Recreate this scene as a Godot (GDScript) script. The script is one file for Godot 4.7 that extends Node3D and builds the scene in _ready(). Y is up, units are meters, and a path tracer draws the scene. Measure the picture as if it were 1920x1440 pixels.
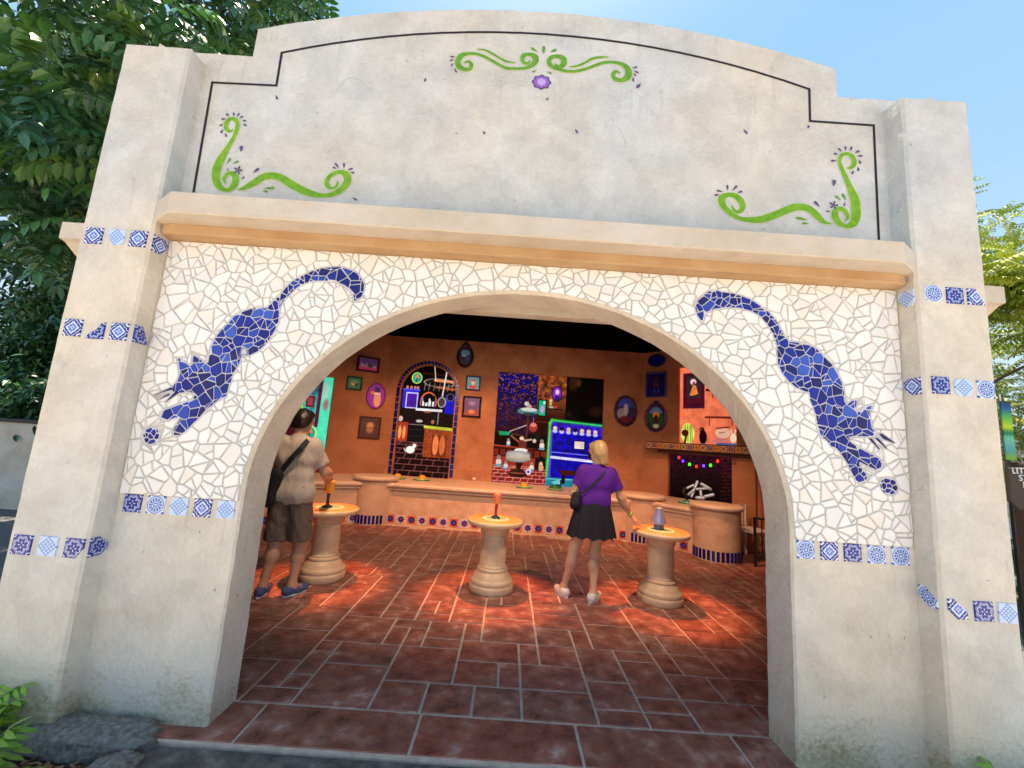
extends Node3D
# Arched stucco pavilion with mosaic front, tiled floor and a lit games room behind it.

var M := {}                       # materials by key
var T := {}                       # textures by key
var taken := {}                   # names used under each parent
var rng := RandomNumberGenerator.new()
const CAT_A = [Vector2(-1.079,2.388),Vector2(-1.039,2.420),Vector2(-1.029,2.458),Vector2(-1.031,2.500),Vector2(-1.053,2.536),Vector2(-1.085,2.568),Vector2(-1.124,2.586),Vector2(-1.174,2.598),Vector2(-1.238,2.597),Vector2(-1.301,2.586),Vector2(-1.362,2.560),Vector2(-1.414,2.527),Vector2(-1.465,2.494),Vector2(-1.499,2.454),Vector2(-1.525,2.410),Vector2(-1.552,2.375),Vector2(-1.577,2.336),Vector2(-1.605,2.305),Vector2(-1.653,2.309),Vector2(-1.698,2.294),Vector2(-1.750,2.270),Vector2(-1.792,2.238),Vector2(-1.816,2.195),Vector2(-1.849,2.152),Vector2(-1.879,2.102),Vector2(-1.893,2.045),Vector2(-1.896,1.988),Vector2(-1.895,1.949),Vector2(-1.913,1.936),Vector2(-1.940,1.958),Vector2(-1.992,1.986),Vector2(-1.985,1.927),Vector2(-2.003,1.918),Vector2(-2.038,1.939),Vector2(-2.079,1.964),Vector2(-2.057,1.898),Vector2(-2.049,1.867),Vector2(-2.053,1.835),Vector2(-2.067,1.803),Vector2(-2.078,1.779),Vector2(-2.074,1.760),Vector2(-2.035,1.755),Vector2(-1.990,1.764),Vector2(-1.947,1.761),Vector2(-1.934,1.754),Vector2(-1.946,1.734),Vector2(-1.940,1.723),Vector2(-1.979,1.705),Vector2(-2.036,1.678),Vector2(-2.095,1.651),Vector2(-2.118,1.630),Vector2(-2.114,1.608),Vector2(-2.100,1.593),Vector2(-2.066,1.594),Vector2(-2.030,1.610),Vector2(-2.005,1.615),Vector2(-2.001,1.596),Vector2(-2.015,1.569),Vector2(-2.028,1.534),Vector2(-2.019,1.508),Vector2(-1.989,1.510),Vector2(-1.950,1.543),Vector2(-1.926,1.579),Vector2(-1.895,1.619),Vector2(-1.865,1.663),Vector2(-1.832,1.696),Vector2(-1.806,1.725),Vector2(-1.779,1.746),Vector2(-1.758,1.755),Vector2(-1.752,1.810),Vector2(-1.745,1.841),Vector2(-1.739,1.897),Vector2(-1.719,1.938),Vector2(-1.706,1.994),Vector2(-1.714,2.005),Vector2(-1.660,2.009),Vector2(-1.611,2.040),Vector2(-1.565,2.100),Vector2(-1.536,2.167),Vector2(-1.520,2.216),Vector2(-1.524,2.273),Vector2(-1.524,2.323),Vector2(-1.502,2.366),Vector2(-1.463,2.423),Vector2(-1.421,2.468),Vector2(-1.361,2.497),Vector2(-1.290,2.506),Vector2(-1.210,2.508),Vector2(-1.151,2.487),Vector2(-1.107,2.453),Vector2(-1.087,2.421)]
const CAT_B = [Vector2(1.057,2.408),Vector2(1.021,2.460),Vector2(1.014,2.500),Vector2(1.016,2.530),Vector2(1.045,2.557),Vector2(1.074,2.589),Vector2(1.108,2.617),Vector2(1.142,2.617),Vector2(1.175,2.609),Vector2(1.238,2.606),Vector2(1.296,2.593),Vector2(1.354,2.574),Vector2(1.412,2.538),Vector2(1.464,2.502),Vector2(1.506,2.455),Vector2(1.533,2.398),Vector2(1.561,2.355),Vector2(1.584,2.323),Vector2(1.627,2.321),Vector2(1.693,2.316),Vector2(1.750,2.291),Vector2(1.795,2.245),Vector2(1.841,2.200),Vector2(1.871,2.145),Vector2(1.897,2.089),Vector2(1.908,2.033),Vector2(1.906,1.976),Vector2(1.923,1.959),Vector2(1.957,1.985),Vector2(1.989,1.996),Vector2(1.974,1.948),Vector2(1.964,1.934),Vector2(1.996,1.917),Vector2(2.030,1.952),Vector2(2.073,1.965),Vector2(2.051,1.912),Vector2(2.058,1.861),Vector2(2.061,1.834),Vector2(2.087,1.803),Vector2(2.067,1.784),Vector2(2.016,1.776),Vector2(1.961,1.776),Vector2(1.919,1.766),Vector2(1.931,1.738),Vector2(1.967,1.717),Vector2(2.020,1.689),Vector2(2.065,1.670),Vector2(2.096,1.654),Vector2(2.108,1.623),Vector2(2.099,1.591),Vector2(2.074,1.589),Vector2(2.025,1.608),Vector2(1.980,1.628),Vector2(1.975,1.614),Vector2(1.996,1.580),Vector2(2.022,1.550),Vector2(2.011,1.523),Vector2(1.978,1.507),Vector2(1.956,1.519),Vector2(1.936,1.558),Vector2(1.902,1.627),Vector2(1.872,1.670),Vector2(1.851,1.696),Vector2(1.819,1.707),Vector2(1.793,1.742),Vector2(1.757,1.762),Vector2(1.742,1.803),Vector2(1.738,1.872),Vector2(1.724,1.926),Vector2(1.705,1.972),Vector2(1.703,2.019),Vector2(1.674,2.022),Vector2(1.618,2.046),Vector2(1.581,2.077),Vector2(1.545,2.122),Vector2(1.518,2.177),Vector2(1.515,2.235),Vector2(1.516,2.294),Vector2(1.494,2.360),Vector2(1.457,2.427),Vector2(1.410,2.478),Vector2(1.353,2.504),Vector2(1.286,2.516),Vector2(1.209,2.514),Vector2(1.132,2.498),Vector2(1.083,2.475),Vector2(1.064,2.443)]
const WHISKERS_A = [[Vector2(-2.182,1.730),Vector2(-2.085,1.787),Vector2(-2.076,1.772),Vector2(-2.141,1.748)],[Vector2(-2.148,1.707),Vector2(-2.095,1.749),Vector2(-2.086,1.741)],[Vector2(-2.104,1.696),Vector2(-2.053,1.769),Vector2(-2.036,1.755),Vector2(-2.073,1.722)]]
const WHISKERS_B = [[Vector2(2.105,1.797),Vector2(2.121,1.802),Vector2(2.192,1.750),Vector2(2.131,1.770)],[Vector2(2.080,1.772),Vector2(2.096,1.776),Vector2(2.143,1.714)],[Vector2(2.041,1.768),Vector2(2.058,1.770),Vector2(2.100,1.707)]]
const SCROLLS = [
[Vector3(-2.008,3.493,0.0033),Vector3(-2.022,3.477,0.0077),Vector3(-2.044,3.484,0.0122),Vector3(-2.059,3.509,0.0133),Vector3(-2.057,3.545,0.0145),Vector3(-2.034,3.567,0.0123),Vector3(-2.004,3.563,0.0145),Vector3(-1.986,3.535,0.0133),Vector3(-1.984,3.492,0.0133),Vector3(-1.993,3.444,0.0121),Vector3(-2.010,3.391,0.0143),Vector3(-2.030,3.337,0.0186),Vector3(-2.052,3.272,0.0250),Vector3(-2.066,3.209,0.0270),Vector3(-2.061,3.147,0.0248),Vector3(-2.044,3.103,0.0225),Vector3(-2.014,3.074,0.0171),Vector3(-1.978,3.064,0.0128),Vector3(-1.948,3.082,0.0193),Vector3(-1.933,3.117,0.0225),Vector3(-1.937,3.156,0.0215),Vector3(-1.959,3.180,0.0162),Vector3(-1.985,3.181,0.0130),Vector3(-2.005,3.159,0.0119),Vector3(-2.008,3.134,0.0097),Vector3(-1.991,3.107,0.0032)],
[Vector3(-1.913,3.075,0.0021),Vector3(-1.881,3.081,0.0107),Vector3(-1.848,3.101,0.0182),Vector3(-1.802,3.138,0.0226),Vector3(-1.756,3.175,0.0226),Vector3(-1.706,3.184,0.0237),Vector3(-1.653,3.177,0.0237),Vector3(-1.596,3.145,0.0247),Vector3(-1.541,3.118,0.0247),Vector3(-1.486,3.094,0.0235),Vector3(-1.432,3.079,0.0203),Vector3(-1.369,3.072,0.0139),Vector3(-1.314,3.082,0.0160),Vector3(-1.266,3.111,0.0193),Vector3(-1.235,3.150,0.0226),Vector3(-1.222,3.193,0.0237),Vector3(-1.240,3.231,0.0216),Vector3(-1.278,3.243,0.0141),Vector3(-1.318,3.228,0.0141),Vector3(-1.347,3.195,0.0140),Vector3(-1.353,3.161,0.0151),Vector3(-1.336,3.134,0.0129),Vector3(-1.310,3.127,0.0075),Vector3(-1.286,3.146,0.0075),Vector3(-1.284,3.177,0.0043)],
[Vector3(2.005,3.518,0.0036),Vector3(2.031,3.524,0.0107),Vector3(2.052,3.553,0.0155),Vector3(2.052,3.590,0.0167),Vector3(2.030,3.617,0.0144),Vector3(2.002,3.622,0.0108),Vector3(1.973,3.606,0.0120),Vector3(1.959,3.568,0.0119),Vector3(1.968,3.519,0.0131),Vector3(1.988,3.465,0.0154),Vector3(2.008,3.411,0.0177),Vector3(2.028,3.352,0.0234),Vector3(2.047,3.293,0.0291),Vector3(2.049,3.233,0.0302),Vector3(2.043,3.173,0.0289),Vector3(2.022,3.130,0.0242),Vector3(1.982,3.109,0.0138),Vector3(1.944,3.124,0.0184),Vector3(1.915,3.158,0.0230),Vector3(1.912,3.199,0.0208),Vector3(1.932,3.227,0.0151),Vector3(1.965,3.224,0.0151),Vector3(1.986,3.199,0.0139),Vector3(1.993,3.169,0.0092),Vector3(1.973,3.147,0.0035)],
[Vector3(1.891,3.119,0.0023),Vector3(1.845,3.126,0.0115),Vector3(1.807,3.155,0.0207),Vector3(1.770,3.194,0.0231),Vector3(1.727,3.218,0.0243),Vector3(1.671,3.220,0.0243),Vector3(1.615,3.201,0.0243),Vector3(1.559,3.170,0.0242),Vector3(1.492,3.138,0.0241),Vector3(1.436,3.116,0.0229),Vector3(1.370,3.108,0.0183),Vector3(1.303,3.112,0.0138),Vector3(1.248,3.138,0.0161),Vector3(1.210,3.171,0.0184),Vector3(1.185,3.211,0.0219),Vector3(1.188,3.247,0.0232),Vector3(1.222,3.270,0.0151),Vector3(1.266,3.268,0.0186),Vector3(1.305,3.238,0.0208),Vector3(1.318,3.197,0.0185),Vector3(1.304,3.163,0.0127),Vector3(1.276,3.158,0.0115),Vector3(1.257,3.174,0.0092),Vector3(1.250,3.201,0.0035)],
[Vector3(-0.549,4.102,0.0047),Vector3(-0.525,4.117,0.0094),Vector3(-0.502,4.098,0.0125),Vector3(-0.506,4.064,0.0140),Vector3(-0.542,4.053,0.0156),Vector3(-0.580,4.071,0.0202),Vector3(-0.594,4.111,0.0203),Vector3(-0.576,4.155,0.0188),Vector3(-0.534,4.175,0.0126),Vector3(-0.482,4.179,0.0110),Vector3(-0.430,4.166,0.0110),Vector3(-0.377,4.141,0.0110),Vector3(-0.323,4.112,0.0109),Vector3(-0.270,4.087,0.0109),Vector3(-0.212,4.085,0.0109),Vector3(-0.153,4.092,0.0109),Vector3(-0.104,4.112,0.0156),Vector3(-0.073,4.152,0.0204),Vector3(-0.079,4.190,0.0204),Vector3(-0.117,4.203,0.0126),Vector3(-0.153,4.192,0.0157),Vector3(-0.162,4.162,0.0141),Vector3(-0.145,4.134,0.0110),Vector3(-0.120,4.136,0.0094),Vector3(-0.108,4.158,0.0047)],
[Vector3(-0.471,4.216,0.0032),Vector3(-0.419,4.213,0.0063),Vector3(-0.373,4.192,0.0079),Vector3(-0.320,4.162,0.0078),Vector3(-0.266,4.137,0.0078),Vector3(-0.207,4.131,0.0031)],
[Vector3(0.505,4.106,0.0047),Vector3(0.475,4.118,0.0109),Vector3(0.455,4.094,0.0140),Vector3(0.469,4.062,0.0156),Vector3(0.513,4.053,0.0156),Vector3(0.553,4.081,0.0234),Vector3(0.559,4.127,0.0219),Vector3(0.532,4.166,0.0173),Vector3(0.480,4.185,0.0126),Vector3(0.429,4.186,0.0110),Vector3(0.378,4.175,0.0110),Vector3(0.327,4.150,0.0110),Vector3(0.270,4.121,0.0109),Vector3(0.205,4.099,0.0109),Vector3(0.139,4.094,0.0109),Vector3(0.080,4.106,0.0125),Vector3(0.035,4.127,0.0156),Vector3(0.018,4.164,0.0157),Vector3(0.038,4.195,0.0142),Vector3(0.082,4.202,0.0157),Vector3(0.116,4.184,0.0204),Vector3(0.118,4.146,0.0204),Vector3(0.094,4.124,0.0141),Vector3(0.067,4.134,0.0094),Vector3(0.059,4.146,0.0047)],
[Vector3(0.159,4.129,0.0031),Vector3(0.210,4.139,0.0078),Vector3(0.260,4.166,0.0078),Vector3(0.303,4.199,0.0094),Vector3(0.354,4.217,0.0079),Vector3(0.420,4.225,0.0032)]]
const PETALS = [
[Vector2(-2.050,3.581),Vector2(-2.072,3.603),0.0071],
[Vector2(-2.020,3.586),Vector2(-2.025,3.613),0.0071],
[Vector2(-2.000,3.584),Vector2(-1.986,3.612),0.0071],
[Vector2(-1.983,3.575),Vector2(-1.959,3.592),0.0071],
[Vector2(-1.961,3.558),Vector2(-1.935,3.561),0.0071],
[Vector2(-1.955,3.535),Vector2(-1.924,3.525),0.0071],
[Vector2(-2.080,3.528),Vector2(-2.099,3.509),0.0071],
[Vector2(-2.075,3.490),Vector2(-2.082,3.458),0.0071],
[Vector2(-2.058,3.463),Vector2(-2.042,3.435),0.0071],
[Vector2(-2.065,3.565),Vector2(-2.096,3.559),0.0071],
[Vector2(-1.930,3.336),Vector2(-1.937,3.379),0.0124],
[Vector2(-1.832,3.195),Vector2(-1.798,3.229),0.0095],
[Vector2(-1.286,3.267),Vector2(-1.317,3.302),0.0071],
[Vector2(-1.255,3.267),Vector2(-1.261,3.309),0.0071],
[Vector2(-1.233,3.260),Vector2(-1.199,3.274),0.0071],
[Vector2(-1.213,3.245),Vector2(-1.185,3.244),0.0071],
[Vector2(-1.301,3.264),Vector2(-1.328,3.273),0.0071],
[Vector2(-1.179,3.073),Vector2(-1.146,3.056),0.0067],
[Vector2(-1.994,3.220),Vector2(-1.996,3.197),0.0043],
[Vector2(-1.896,3.142),Vector2(-1.882,3.166),0.0052],
[Vector2(1.977,3.634),Vector2(1.955,3.658),0.0076],
[Vector2(2.003,3.643),Vector2(2.002,3.676),0.0076],
[Vector2(2.034,3.642),Vector2(2.044,3.677),0.0076],
[Vector2(2.059,3.631),Vector2(2.094,3.650),0.0076],
[Vector2(2.078,3.611),Vector2(2.112,3.615),0.0076],
[Vector2(2.085,3.586),Vector2(2.097,3.556),0.0076],
[Vector2(2.077,3.536),Vector2(2.079,3.503),0.0076],
[Vector2(2.046,3.506),Vector2(2.037,3.478),0.0076],
[Vector2(1.953,3.614),Vector2(1.921,3.618),0.0076],
[Vector2(1.940,3.569),Vector2(1.901,3.562),0.0076],
[Vector2(1.911,3.380),Vector2(1.919,3.429),0.0132],
[Vector2(1.816,3.231),Vector2(1.781,3.267),0.0102],
[Vector2(1.194,3.290),Vector2(1.150,3.295),0.0076],
[Vector2(1.171,3.267),Vector2(1.137,3.261),0.0076],
[Vector2(1.222,3.298),Vector2(1.220,3.340),0.0076],
[Vector2(1.251,3.299),Vector2(1.284,3.340),0.0076],
[Vector2(1.282,3.290),Vector2(1.318,3.302),0.0076],
[Vector2(1.982,3.276),Vector2(1.972,3.248),0.0056],
[Vector2(1.884,3.200),Vector2(1.855,3.205),0.0061],
[Vector2(-0.613,4.143),Vector2(-0.648,4.143),0.0064],
[Vector2(-0.621,4.126),Vector2(-0.649,4.109),0.0064],
[Vector2(-0.624,4.096),Vector2(-0.636,4.070),0.0064],
[Vector2(-0.615,4.060),Vector2(-0.594,4.024),0.0064],
[Vector2(0.580,4.149),Vector2(0.617,4.165),0.0064],
[Vector2(0.592,4.134),Vector2(0.627,4.118),0.0064],
[Vector2(0.591,4.113),Vector2(0.611,4.095),0.0064],
[Vector2(0.589,4.088),Vector2(0.594,4.049),0.0064],
[Vector2(0.645,4.042),Vector2(0.617,4.003),0.0115],
[Vector2(0.034,3.884),Vector2(0.016,3.866),0.0064],
[Vector2(-1.772,3.763),Vector2(-1.754,3.732),0.0082],
[Vector2(-0.798,3.971),Vector2(-0.799,3.939),0.0082],
[Vector2(-0.383,3.606),Vector2(-0.371,3.583),0.0082],
[Vector2(0.218,3.668),Vector2(0.237,3.634),0.0082],
[Vector2(1.328,3.753),Vector2(1.356,3.716),0.0082],
[Vector2(1.758,3.786),Vector2(1.766,3.810),0.0082]]
const GREEN_PETALS = [
[Vector2(-2.009,3.244),Vector2(-1.990,3.288),0.0071],
[Vector2(-1.973,3.249),Vector2(-1.937,3.270),0.0071],
[Vector2(-1.748,3.093),Vector2(-1.677,3.103),0.0095],
[Vector2(-1.751,3.077),Vector2(-1.717,3.072),0.0076],
[Vector2(1.955,3.286),Vector2(1.917,3.316),0.0081],
[Vector2(1.988,3.289),Vector2(1.965,3.335),0.0081],
[Vector2(1.735,3.133),Vector2(1.660,3.145),0.0102],
[Vector2(1.742,3.110),Vector2(1.698,3.109),0.0081],
[Vector2(-0.059,4.225),Vector2(-0.109,4.255),0.0090],
[Vector2(-0.020,4.213),Vector2(-0.023,4.274),0.0128],
[Vector2(0.022,4.231),Vector2(0.065,4.256),0.0090],
[Vector2(-0.058,4.087),Vector2(-0.090,4.068),0.0064],
[Vector2(0.008,4.081),Vector2(0.042,4.067),0.0064]]

func _ready():
	rng.seed = 4711
	set_view()
	make_materials()
	build_ground()
	build_floor()
	build_pavilion()
	build_room()
	build_counter()
	build_pedestals()
	build_displays()
	build_pictures()
	build_people()
	build_greenery()
	build_outside()

func set_view():
	var cam := Camera3D.new()
	cam.name = "camera"
	cam.fov = rad_to_deg(2.0 * atan(720.0 / 760.0))
	cam.near = 0.05
	cam.far = 600.0
	cam.transform = Transform3D(Basis(Vector3.RIGHT, deg_to_rad(8.2)) * Basis(Vector3.BACK, deg_to_rad(3.95)), Vector3(-0.08, 1.6, 2.40))
	add_child(cam)
	cam.current = true
	var sky_mat := ProceduralSkyMaterial.new()
	sky_mat.sky_top_color = Color(0.60, 0.80, 0.985)
	sky_mat.sky_horizon_color = Color(0.93, 0.985, 1.0)
	sky_mat.sky_curve = 0.22
	sky_mat.sky_energy_multiplier = 0.70
	sky_mat.ground_bottom_color = Color(0.42, 0.38, 0.33)
	sky_mat.ground_horizon_color = Color(0.62, 0.6, 0.56)
	sky_mat.ground_energy_multiplier = 0.4
	sky_mat.sun_angle_max = 62.0
	sky_mat.sun_curve = 0.22
	var sky := Sky.new()
	sky.sky_material = sky_mat
	var env := Environment.new()
	env.background_mode = Environment.BG_SKY
	env.sky = sky
	env.ambient_light_source = Environment.AMBIENT_SOURCE_SKY
	env.tonemap_mode = Environment.TONE_MAPPER_LINEAR
	env.tonemap_exposure = 2.4
	env.sdfgi_enabled = true
	env.ssao_enabled = true
	env.ssil_enabled = true
	var we := WorldEnvironment.new()
	we.name = "world_environment"
	we.environment = env
	add_child(we)
	var sun := DirectionalLight3D.new()
	sun.name = "sun"
	sun.light_color = Color(1.0, 0.94, 0.85)
	sun.light_energy = 1.6
	sun.light_angular_distance = 0.5
	sun.shadow_enabled = true
	add_child(sun)
	# the sun stands high behind the building, a little to the left
	sun.look_at_from_position(Vector3.ZERO, -Vector3(-0.05, 2.5, -0.60))

# ---------------------------------------------------------------- helpers
func numbered(parent: Node, called: String) -> String:
	var key := str(parent.get_instance_id()) + called
	var n: int = taken.get(key, 0)
	taken[key] = n + 1
	return called if n == 0 else "%s_%03d" % [called, n]

func lin(r: float, g: float, b: float) -> Color:
	return Color(r, g, b).linear_to_srgb()

func mat(key: String, c: Color, rough := 0.8, metal := 0.0) -> StandardMaterial3D:
	var m := StandardMaterial3D.new()
	m.resource_name = key
	m.albedo_color = c
	m.roughness = rough
	m.metallic = metal
	M[key] = m
	return m

func smooth_st() -> SurfaceTool:
	var st := SurfaceTool.new()
	st.begin(Mesh.PRIMITIVE_TRIANGLES)
	st.set_smooth_group(0)
	return st

func flat_st() -> SurfaceTool:
	var st := SurfaceTool.new()
	st.begin(Mesh.PRIMITIVE_TRIANGLES)
	st.set_smooth_group(-1)
	return st

func done(st: SurfaceTool) -> ArrayMesh:
	st.generate_normals()
	return st.commit()

# one named mesh under a parent
func put(called: String, mesh: Mesh, m: Material, parent: Node = self, at := Transform3D.IDENTITY) -> MeshInstance3D:
	var o := MeshInstance3D.new()
	o.name = numbered(parent, called)
	o.mesh = mesh
	o.material_override = m
	o.transform = at
	parent.add_child(o, true)
	return o

func obj(called: String, st: SurfaceTool, m: Material, parent: Node = self, at := Transform3D.IDENTITY) -> MeshInstance3D:
	return put(called, done(st), m, parent, at)

func tag(o: Node, label: String, category: String, group := ""):
	o.set_meta("label", label)
	o.set_meta("category", category)
	if group:
		o.set_meta("group", group)

func thing(called: String, label: String, category: String, at := Transform3D.IDENTITY, group := "") -> Node3D:
	var o := Node3D.new()
	o.name = numbered(self, called)
	o.transform = at
	add_child(o, true)
	tag(o, label, category, group)
	return o

func struct(o: Node) -> Node:
	o.set_meta("kind", "structure")
	return o

func copy_thing(src: Node3D, label: String, at: Transform3D) -> Node3D:
	var base := String(src.name).rstrip("0123456789").trim_suffix("_")
	var o: Node3D = src.duplicate()
	o.name = numbered(self, base)
	add_child(o, true)
	o.transform = at
	o.set_meta("label", label)
	return o

var facade_uv := false            # while on, every vertex takes its place on the stucco picture

func tri(st: SurfaceTool, a: Vector3, b: Vector3, c: Vector3):
	for v in [a, c, b]:
		if facade_uv:
			st.set_uv(Vector2((v.x + v.z * 0.8) / 5.6 + 0.5, 1.0 - (v.y + 0.22 - v.z * 0.6) / 4.92))
		st.add_vertex(v)

func quad(st: SurfaceTool, a: Vector3, b: Vector3, c: Vector3, d: Vector3):
	tri(st, a, b, c); tri(st, a, c, d)

func tri_uv(st: SurfaceTool, a: Vector3, b: Vector3, c: Vector3, ua: Vector2, ub: Vector2, uc: Vector2):
	st.set_uv(ua); st.add_vertex(a)
	st.set_uv(uc); st.add_vertex(c)
	st.set_uv(ub); st.add_vertex(b)

func quad_uv(st: SurfaceTool, a: Vector3, b: Vector3, c: Vector3, d: Vector3, u0 := Vector2(0, 1), u1 := Vector2(1, 0)):
	tri_uv(st, a, b, c, u0, Vector2(u1.x, u0.y), u1)
	tri_uv(st, a, c, d, u0, u1, Vector2(u0.x, u1.y))

func box(st: SurfaceTool, c: Vector3, s: Vector3, b := Basis.IDENTITY, bev := 0.0):
	var h := s * 0.5
	var outline := [Vector2(-h.x, -h.y), Vector2(h.x, -h.y), Vector2(h.x, h.y), Vector2(-h.x, h.y)]
	solid(st, outline, -h.z, h.z, Transform3D(b, c), bev, true)

func inset(poly: Array, d: float) -> Array:
	var out := []
	var n := poly.size()
	for i in n:
		var p: Vector2 = poly[i]
		var a: Vector2 = (p - poly[(i + n - 1) % n]).normalized()
		var b: Vector2 = (poly[(i + 1) % n] - p).normalized()
		var na := Vector2(-a.y, a.x)
		var nb := Vector2(-b.y, b.x)
		var k := na + nb
		var l := k.length_squared()
		out.append(p + (k * (2.0 * d / l) if l > 0.3 else na * d))
	return out

func ccw(poly) -> Array:
	var a := 0.0
	var n: int = poly.size()
	for i in n:
		var p: Vector2 = poly[i]
		var q: Vector2 = poly[(i + 1) % n]
		a += p.x * q.y - q.x * p.y
	var out := Array(poly).duplicate()
	if a < 0:
		out.reverse()
	return out

func area_of(poly) -> float:
	var a := 0.0
	var n: int = poly.size()
	for i in n:
		var p: Vector2 = poly[i]
		var q: Vector2 = poly[(i + 1) % n]
		a += p.x * q.y - q.x * p.y
	return absf(a) * 0.5

# a polygon (counter-clockwise in local x, y) made solid from z0 to z1; bev chamfers the front edge (and the back with both)
func solid(st: SurfaceTool, poly: Array, z0: float, z1: float, at := Transform3D.IDENTITY, bev := 0.0, both := false, back := true, uv := Vector2.ZERO):
	var n := poly.size()
	var front := inset(poly, bev) if bev > 0.0 else poly
	var zf := z1 - bev
	var zb := z0 + (bev if both else 0.0)
	var idx := Geometry2D.triangulate_polygon(PackedVector2Array(front))
	var p3 := func(p: Vector2, z: float) -> Vector3: return at * Vector3(p.x, p.y, z)
	for t in range(0, idx.size(), 3):
		var a: Vector2 = front[idx[t]]
		var b: Vector2 = front[idx[t + 1]]
		var c: Vector2 = front[idx[t + 2]]
		if (b - a).cross(c - a) < 0:
			var s := b; b = c; c = s
		tri(st, p3.call(a, z1), p3.call(b, z1), p3.call(c, z1))
		if back:
			tri(st, p3.call(a, z0), p3.call(c, z0), p3.call(b, z0))
	for i in n:
		var j := (i + 1) % n
		if bev > 0.0:
			quad(st, p3.call(poly[i], zf), p3.call(poly[j], zf), p3.call(front[j], z1), p3.call(front[i], z1))
			if both:
				quad(st, p3.call(front[i], z0), p3.call(front[j], z0), p3.call(poly[j], zb), p3.call(poly[i], zb))
		quad(st, p3.call(poly[i], zb), p3.call(poly[j], zb), p3.call(poly[j], zf), p3.call(poly[i], zf))

# a tile-like piece: sloping edges from the outline at z0 to an inset face at z1, with uv for print
func chip(poly: Array, z0: float, z1: float, bev: float, printed := Rect2()) -> ArrayMesh:
	var st := flat_st()
	var front := inset(poly, bev)
	var n := poly.size()
	var uvof := func(p: Vector2) -> Vector2:
		if printed.size.x == 0.0:
			return Vector2(p.x * 3.0, -p.y * 3.0)
		return Vector2((p.x - printed.position.x) / printed.size.x, 1.0 - (p.y - printed.position.y) / printed.size.y)
	var idx := Geometry2D.triangulate_polygon(PackedVector2Array(front))
	for t in range(0, idx.size(), 3):
		var a: Vector2 = front[idx[t]]
		var b: Vector2 = front[idx[t + 1]]
		var c: Vector2 = front[idx[t + 2]]
		if (b - a).cross(c - a) < 0:
			var s := b; b = c; c = s
		tri_uv(st, Vector3(a.x, a.y, z1), Vector3(b.x, b.y, z1), Vector3(c.x, c.y, z1), uvof.call(a), uvof.call(b), uvof.call(c))
	for i in n:
		var j := (i + 1) % n
		var a: Vector2 = poly[i]
		var b: Vector2 = poly[j]
		var c: Vector2 = front[j]
		var d: Vector2 = front[i]
		tri_uv(st, Vector3(a.x, a.y, z0), Vector3(b.x, b.y, z0), Vector3(c.x, c.y, z1), uvof.call(a), uvof.call(b), uvof.call(c))
		tri_uv(st, Vector3(a.x, a.y, z0), Vector3(c.x, c.y, z1), Vector3(d.x, d.y, z1), uvof.call(a), uvof.call(c), uvof.call(d))
	return done(st)

# profile: Vector2(radius, height) from bottom to top
func lathe(st: SurfaceTool, profile: Array, seg := 40, at := Transform3D.IDENTITY, squash := Vector2.ONE):
	for i in profile.size() - 1:
		var p: Vector2 = profile[i]
		var q: Vector2 = profile[i + 1]
		for k in seg:
			var a := TAU * k / seg
			var b := TAU * (k + 1) / seg
			var ca := Vector3(cos(a) * squash.x, 0, -sin(a) * squash.y)
			var cb := Vector3(cos(b) * squash.x, 0, -sin(b) * squash.y)
			var v0 := at * (ca * p.x + Vector3(0, p.y, 0))
			var v1 := at * (cb * p.x + Vector3(0, p.y, 0))
			var v2 := at * (cb * q.x + Vector3(0, q.y, 0))
			var v3 := at * (ca * q.x + Vector3(0, q.y, 0))
			if p.x > 1e-5:
				tri(st, v0, v1, v2)
			if q.x > 1e-5:
				tri(st, v0, v2, v3)

func tube(st: SurfaceTool, pts: Array, radii: Array, seg := 8, caps := true):
	var rings := []
	var side := Vector3.ZERO
	for i in pts.size():
		var d: Vector3 = (pts[mini(i + 1, pts.size() - 1)] - pts[maxi(i - 1, 0)]).normalized()
		if side == Vector3.ZERO:
			side = d.cross(Vector3.UP if absf(d.y) < 0.9 else Vector3.RIGHT).normalized()
		side = (side - d * side.dot(d)).normalized()
		var up := side.cross(d)
		var r: float = radii[mini(i, radii.size() - 1)]
		var ring := []
		for k in seg:
			var a := TAU * k / seg
			ring.append(pts[i] + (side * cos(a) - up * sin(a)) * r)
		rings.append(ring)
	for i in rings.size() - 1:
		for k in seg:
			var l := (k + 1) % seg
			quad(st, rings[i][k], rings[i][l], rings[i + 1][l], rings[i + 1][k])
	if caps:
		for k in range(1, seg - 1):
			tri(st, rings[0][0], rings[0][k + 1], rings[0][k])
			tri(st, rings[-1][0], rings[-1][k], rings[-1][k + 1])

func ball(st: SurfaceTool, c: Vector3, r: Vector3, seg := 16, rows := 10):
	var prof := []
	for i in rows + 1:
		var a := -PI / 2 + PI * i / rows
		prof.append(Vector2(maxf(cos(a), 0.0) if i > 0 and i < rows else 0.0, sin(a)))
	lathe(st, prof, seg, Transform3D(Basis.from_scale(r), c))

func wall_xf(p: Vector2, dir: Vector2) -> Transform3D:
	# local x runs along the wall, y up, z out of the wall
	var x := Vector3(dir.x, 0, dir.y).normalized()
	return Transform3D(Basis(x, Vector3.UP, x.cross(Vector3.UP)), Vector3(p.x, 0, p.y))

func ellipse(rx: float, ry: float, n := 28, c := Vector2.ZERO) -> Array:
	var out := []
	for i in n:
		var a := TAU * i / n
		out.append(c + Vector2(cos(a) * rx, sin(a) * ry))
	return out

func rect(x0: float, y0: float, x1: float, y1: float) -> Array:
	return [Vector2(x0, y0), Vector2(x1, y0), Vector2(x1, y1), Vector2(x0, y1)]

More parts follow.
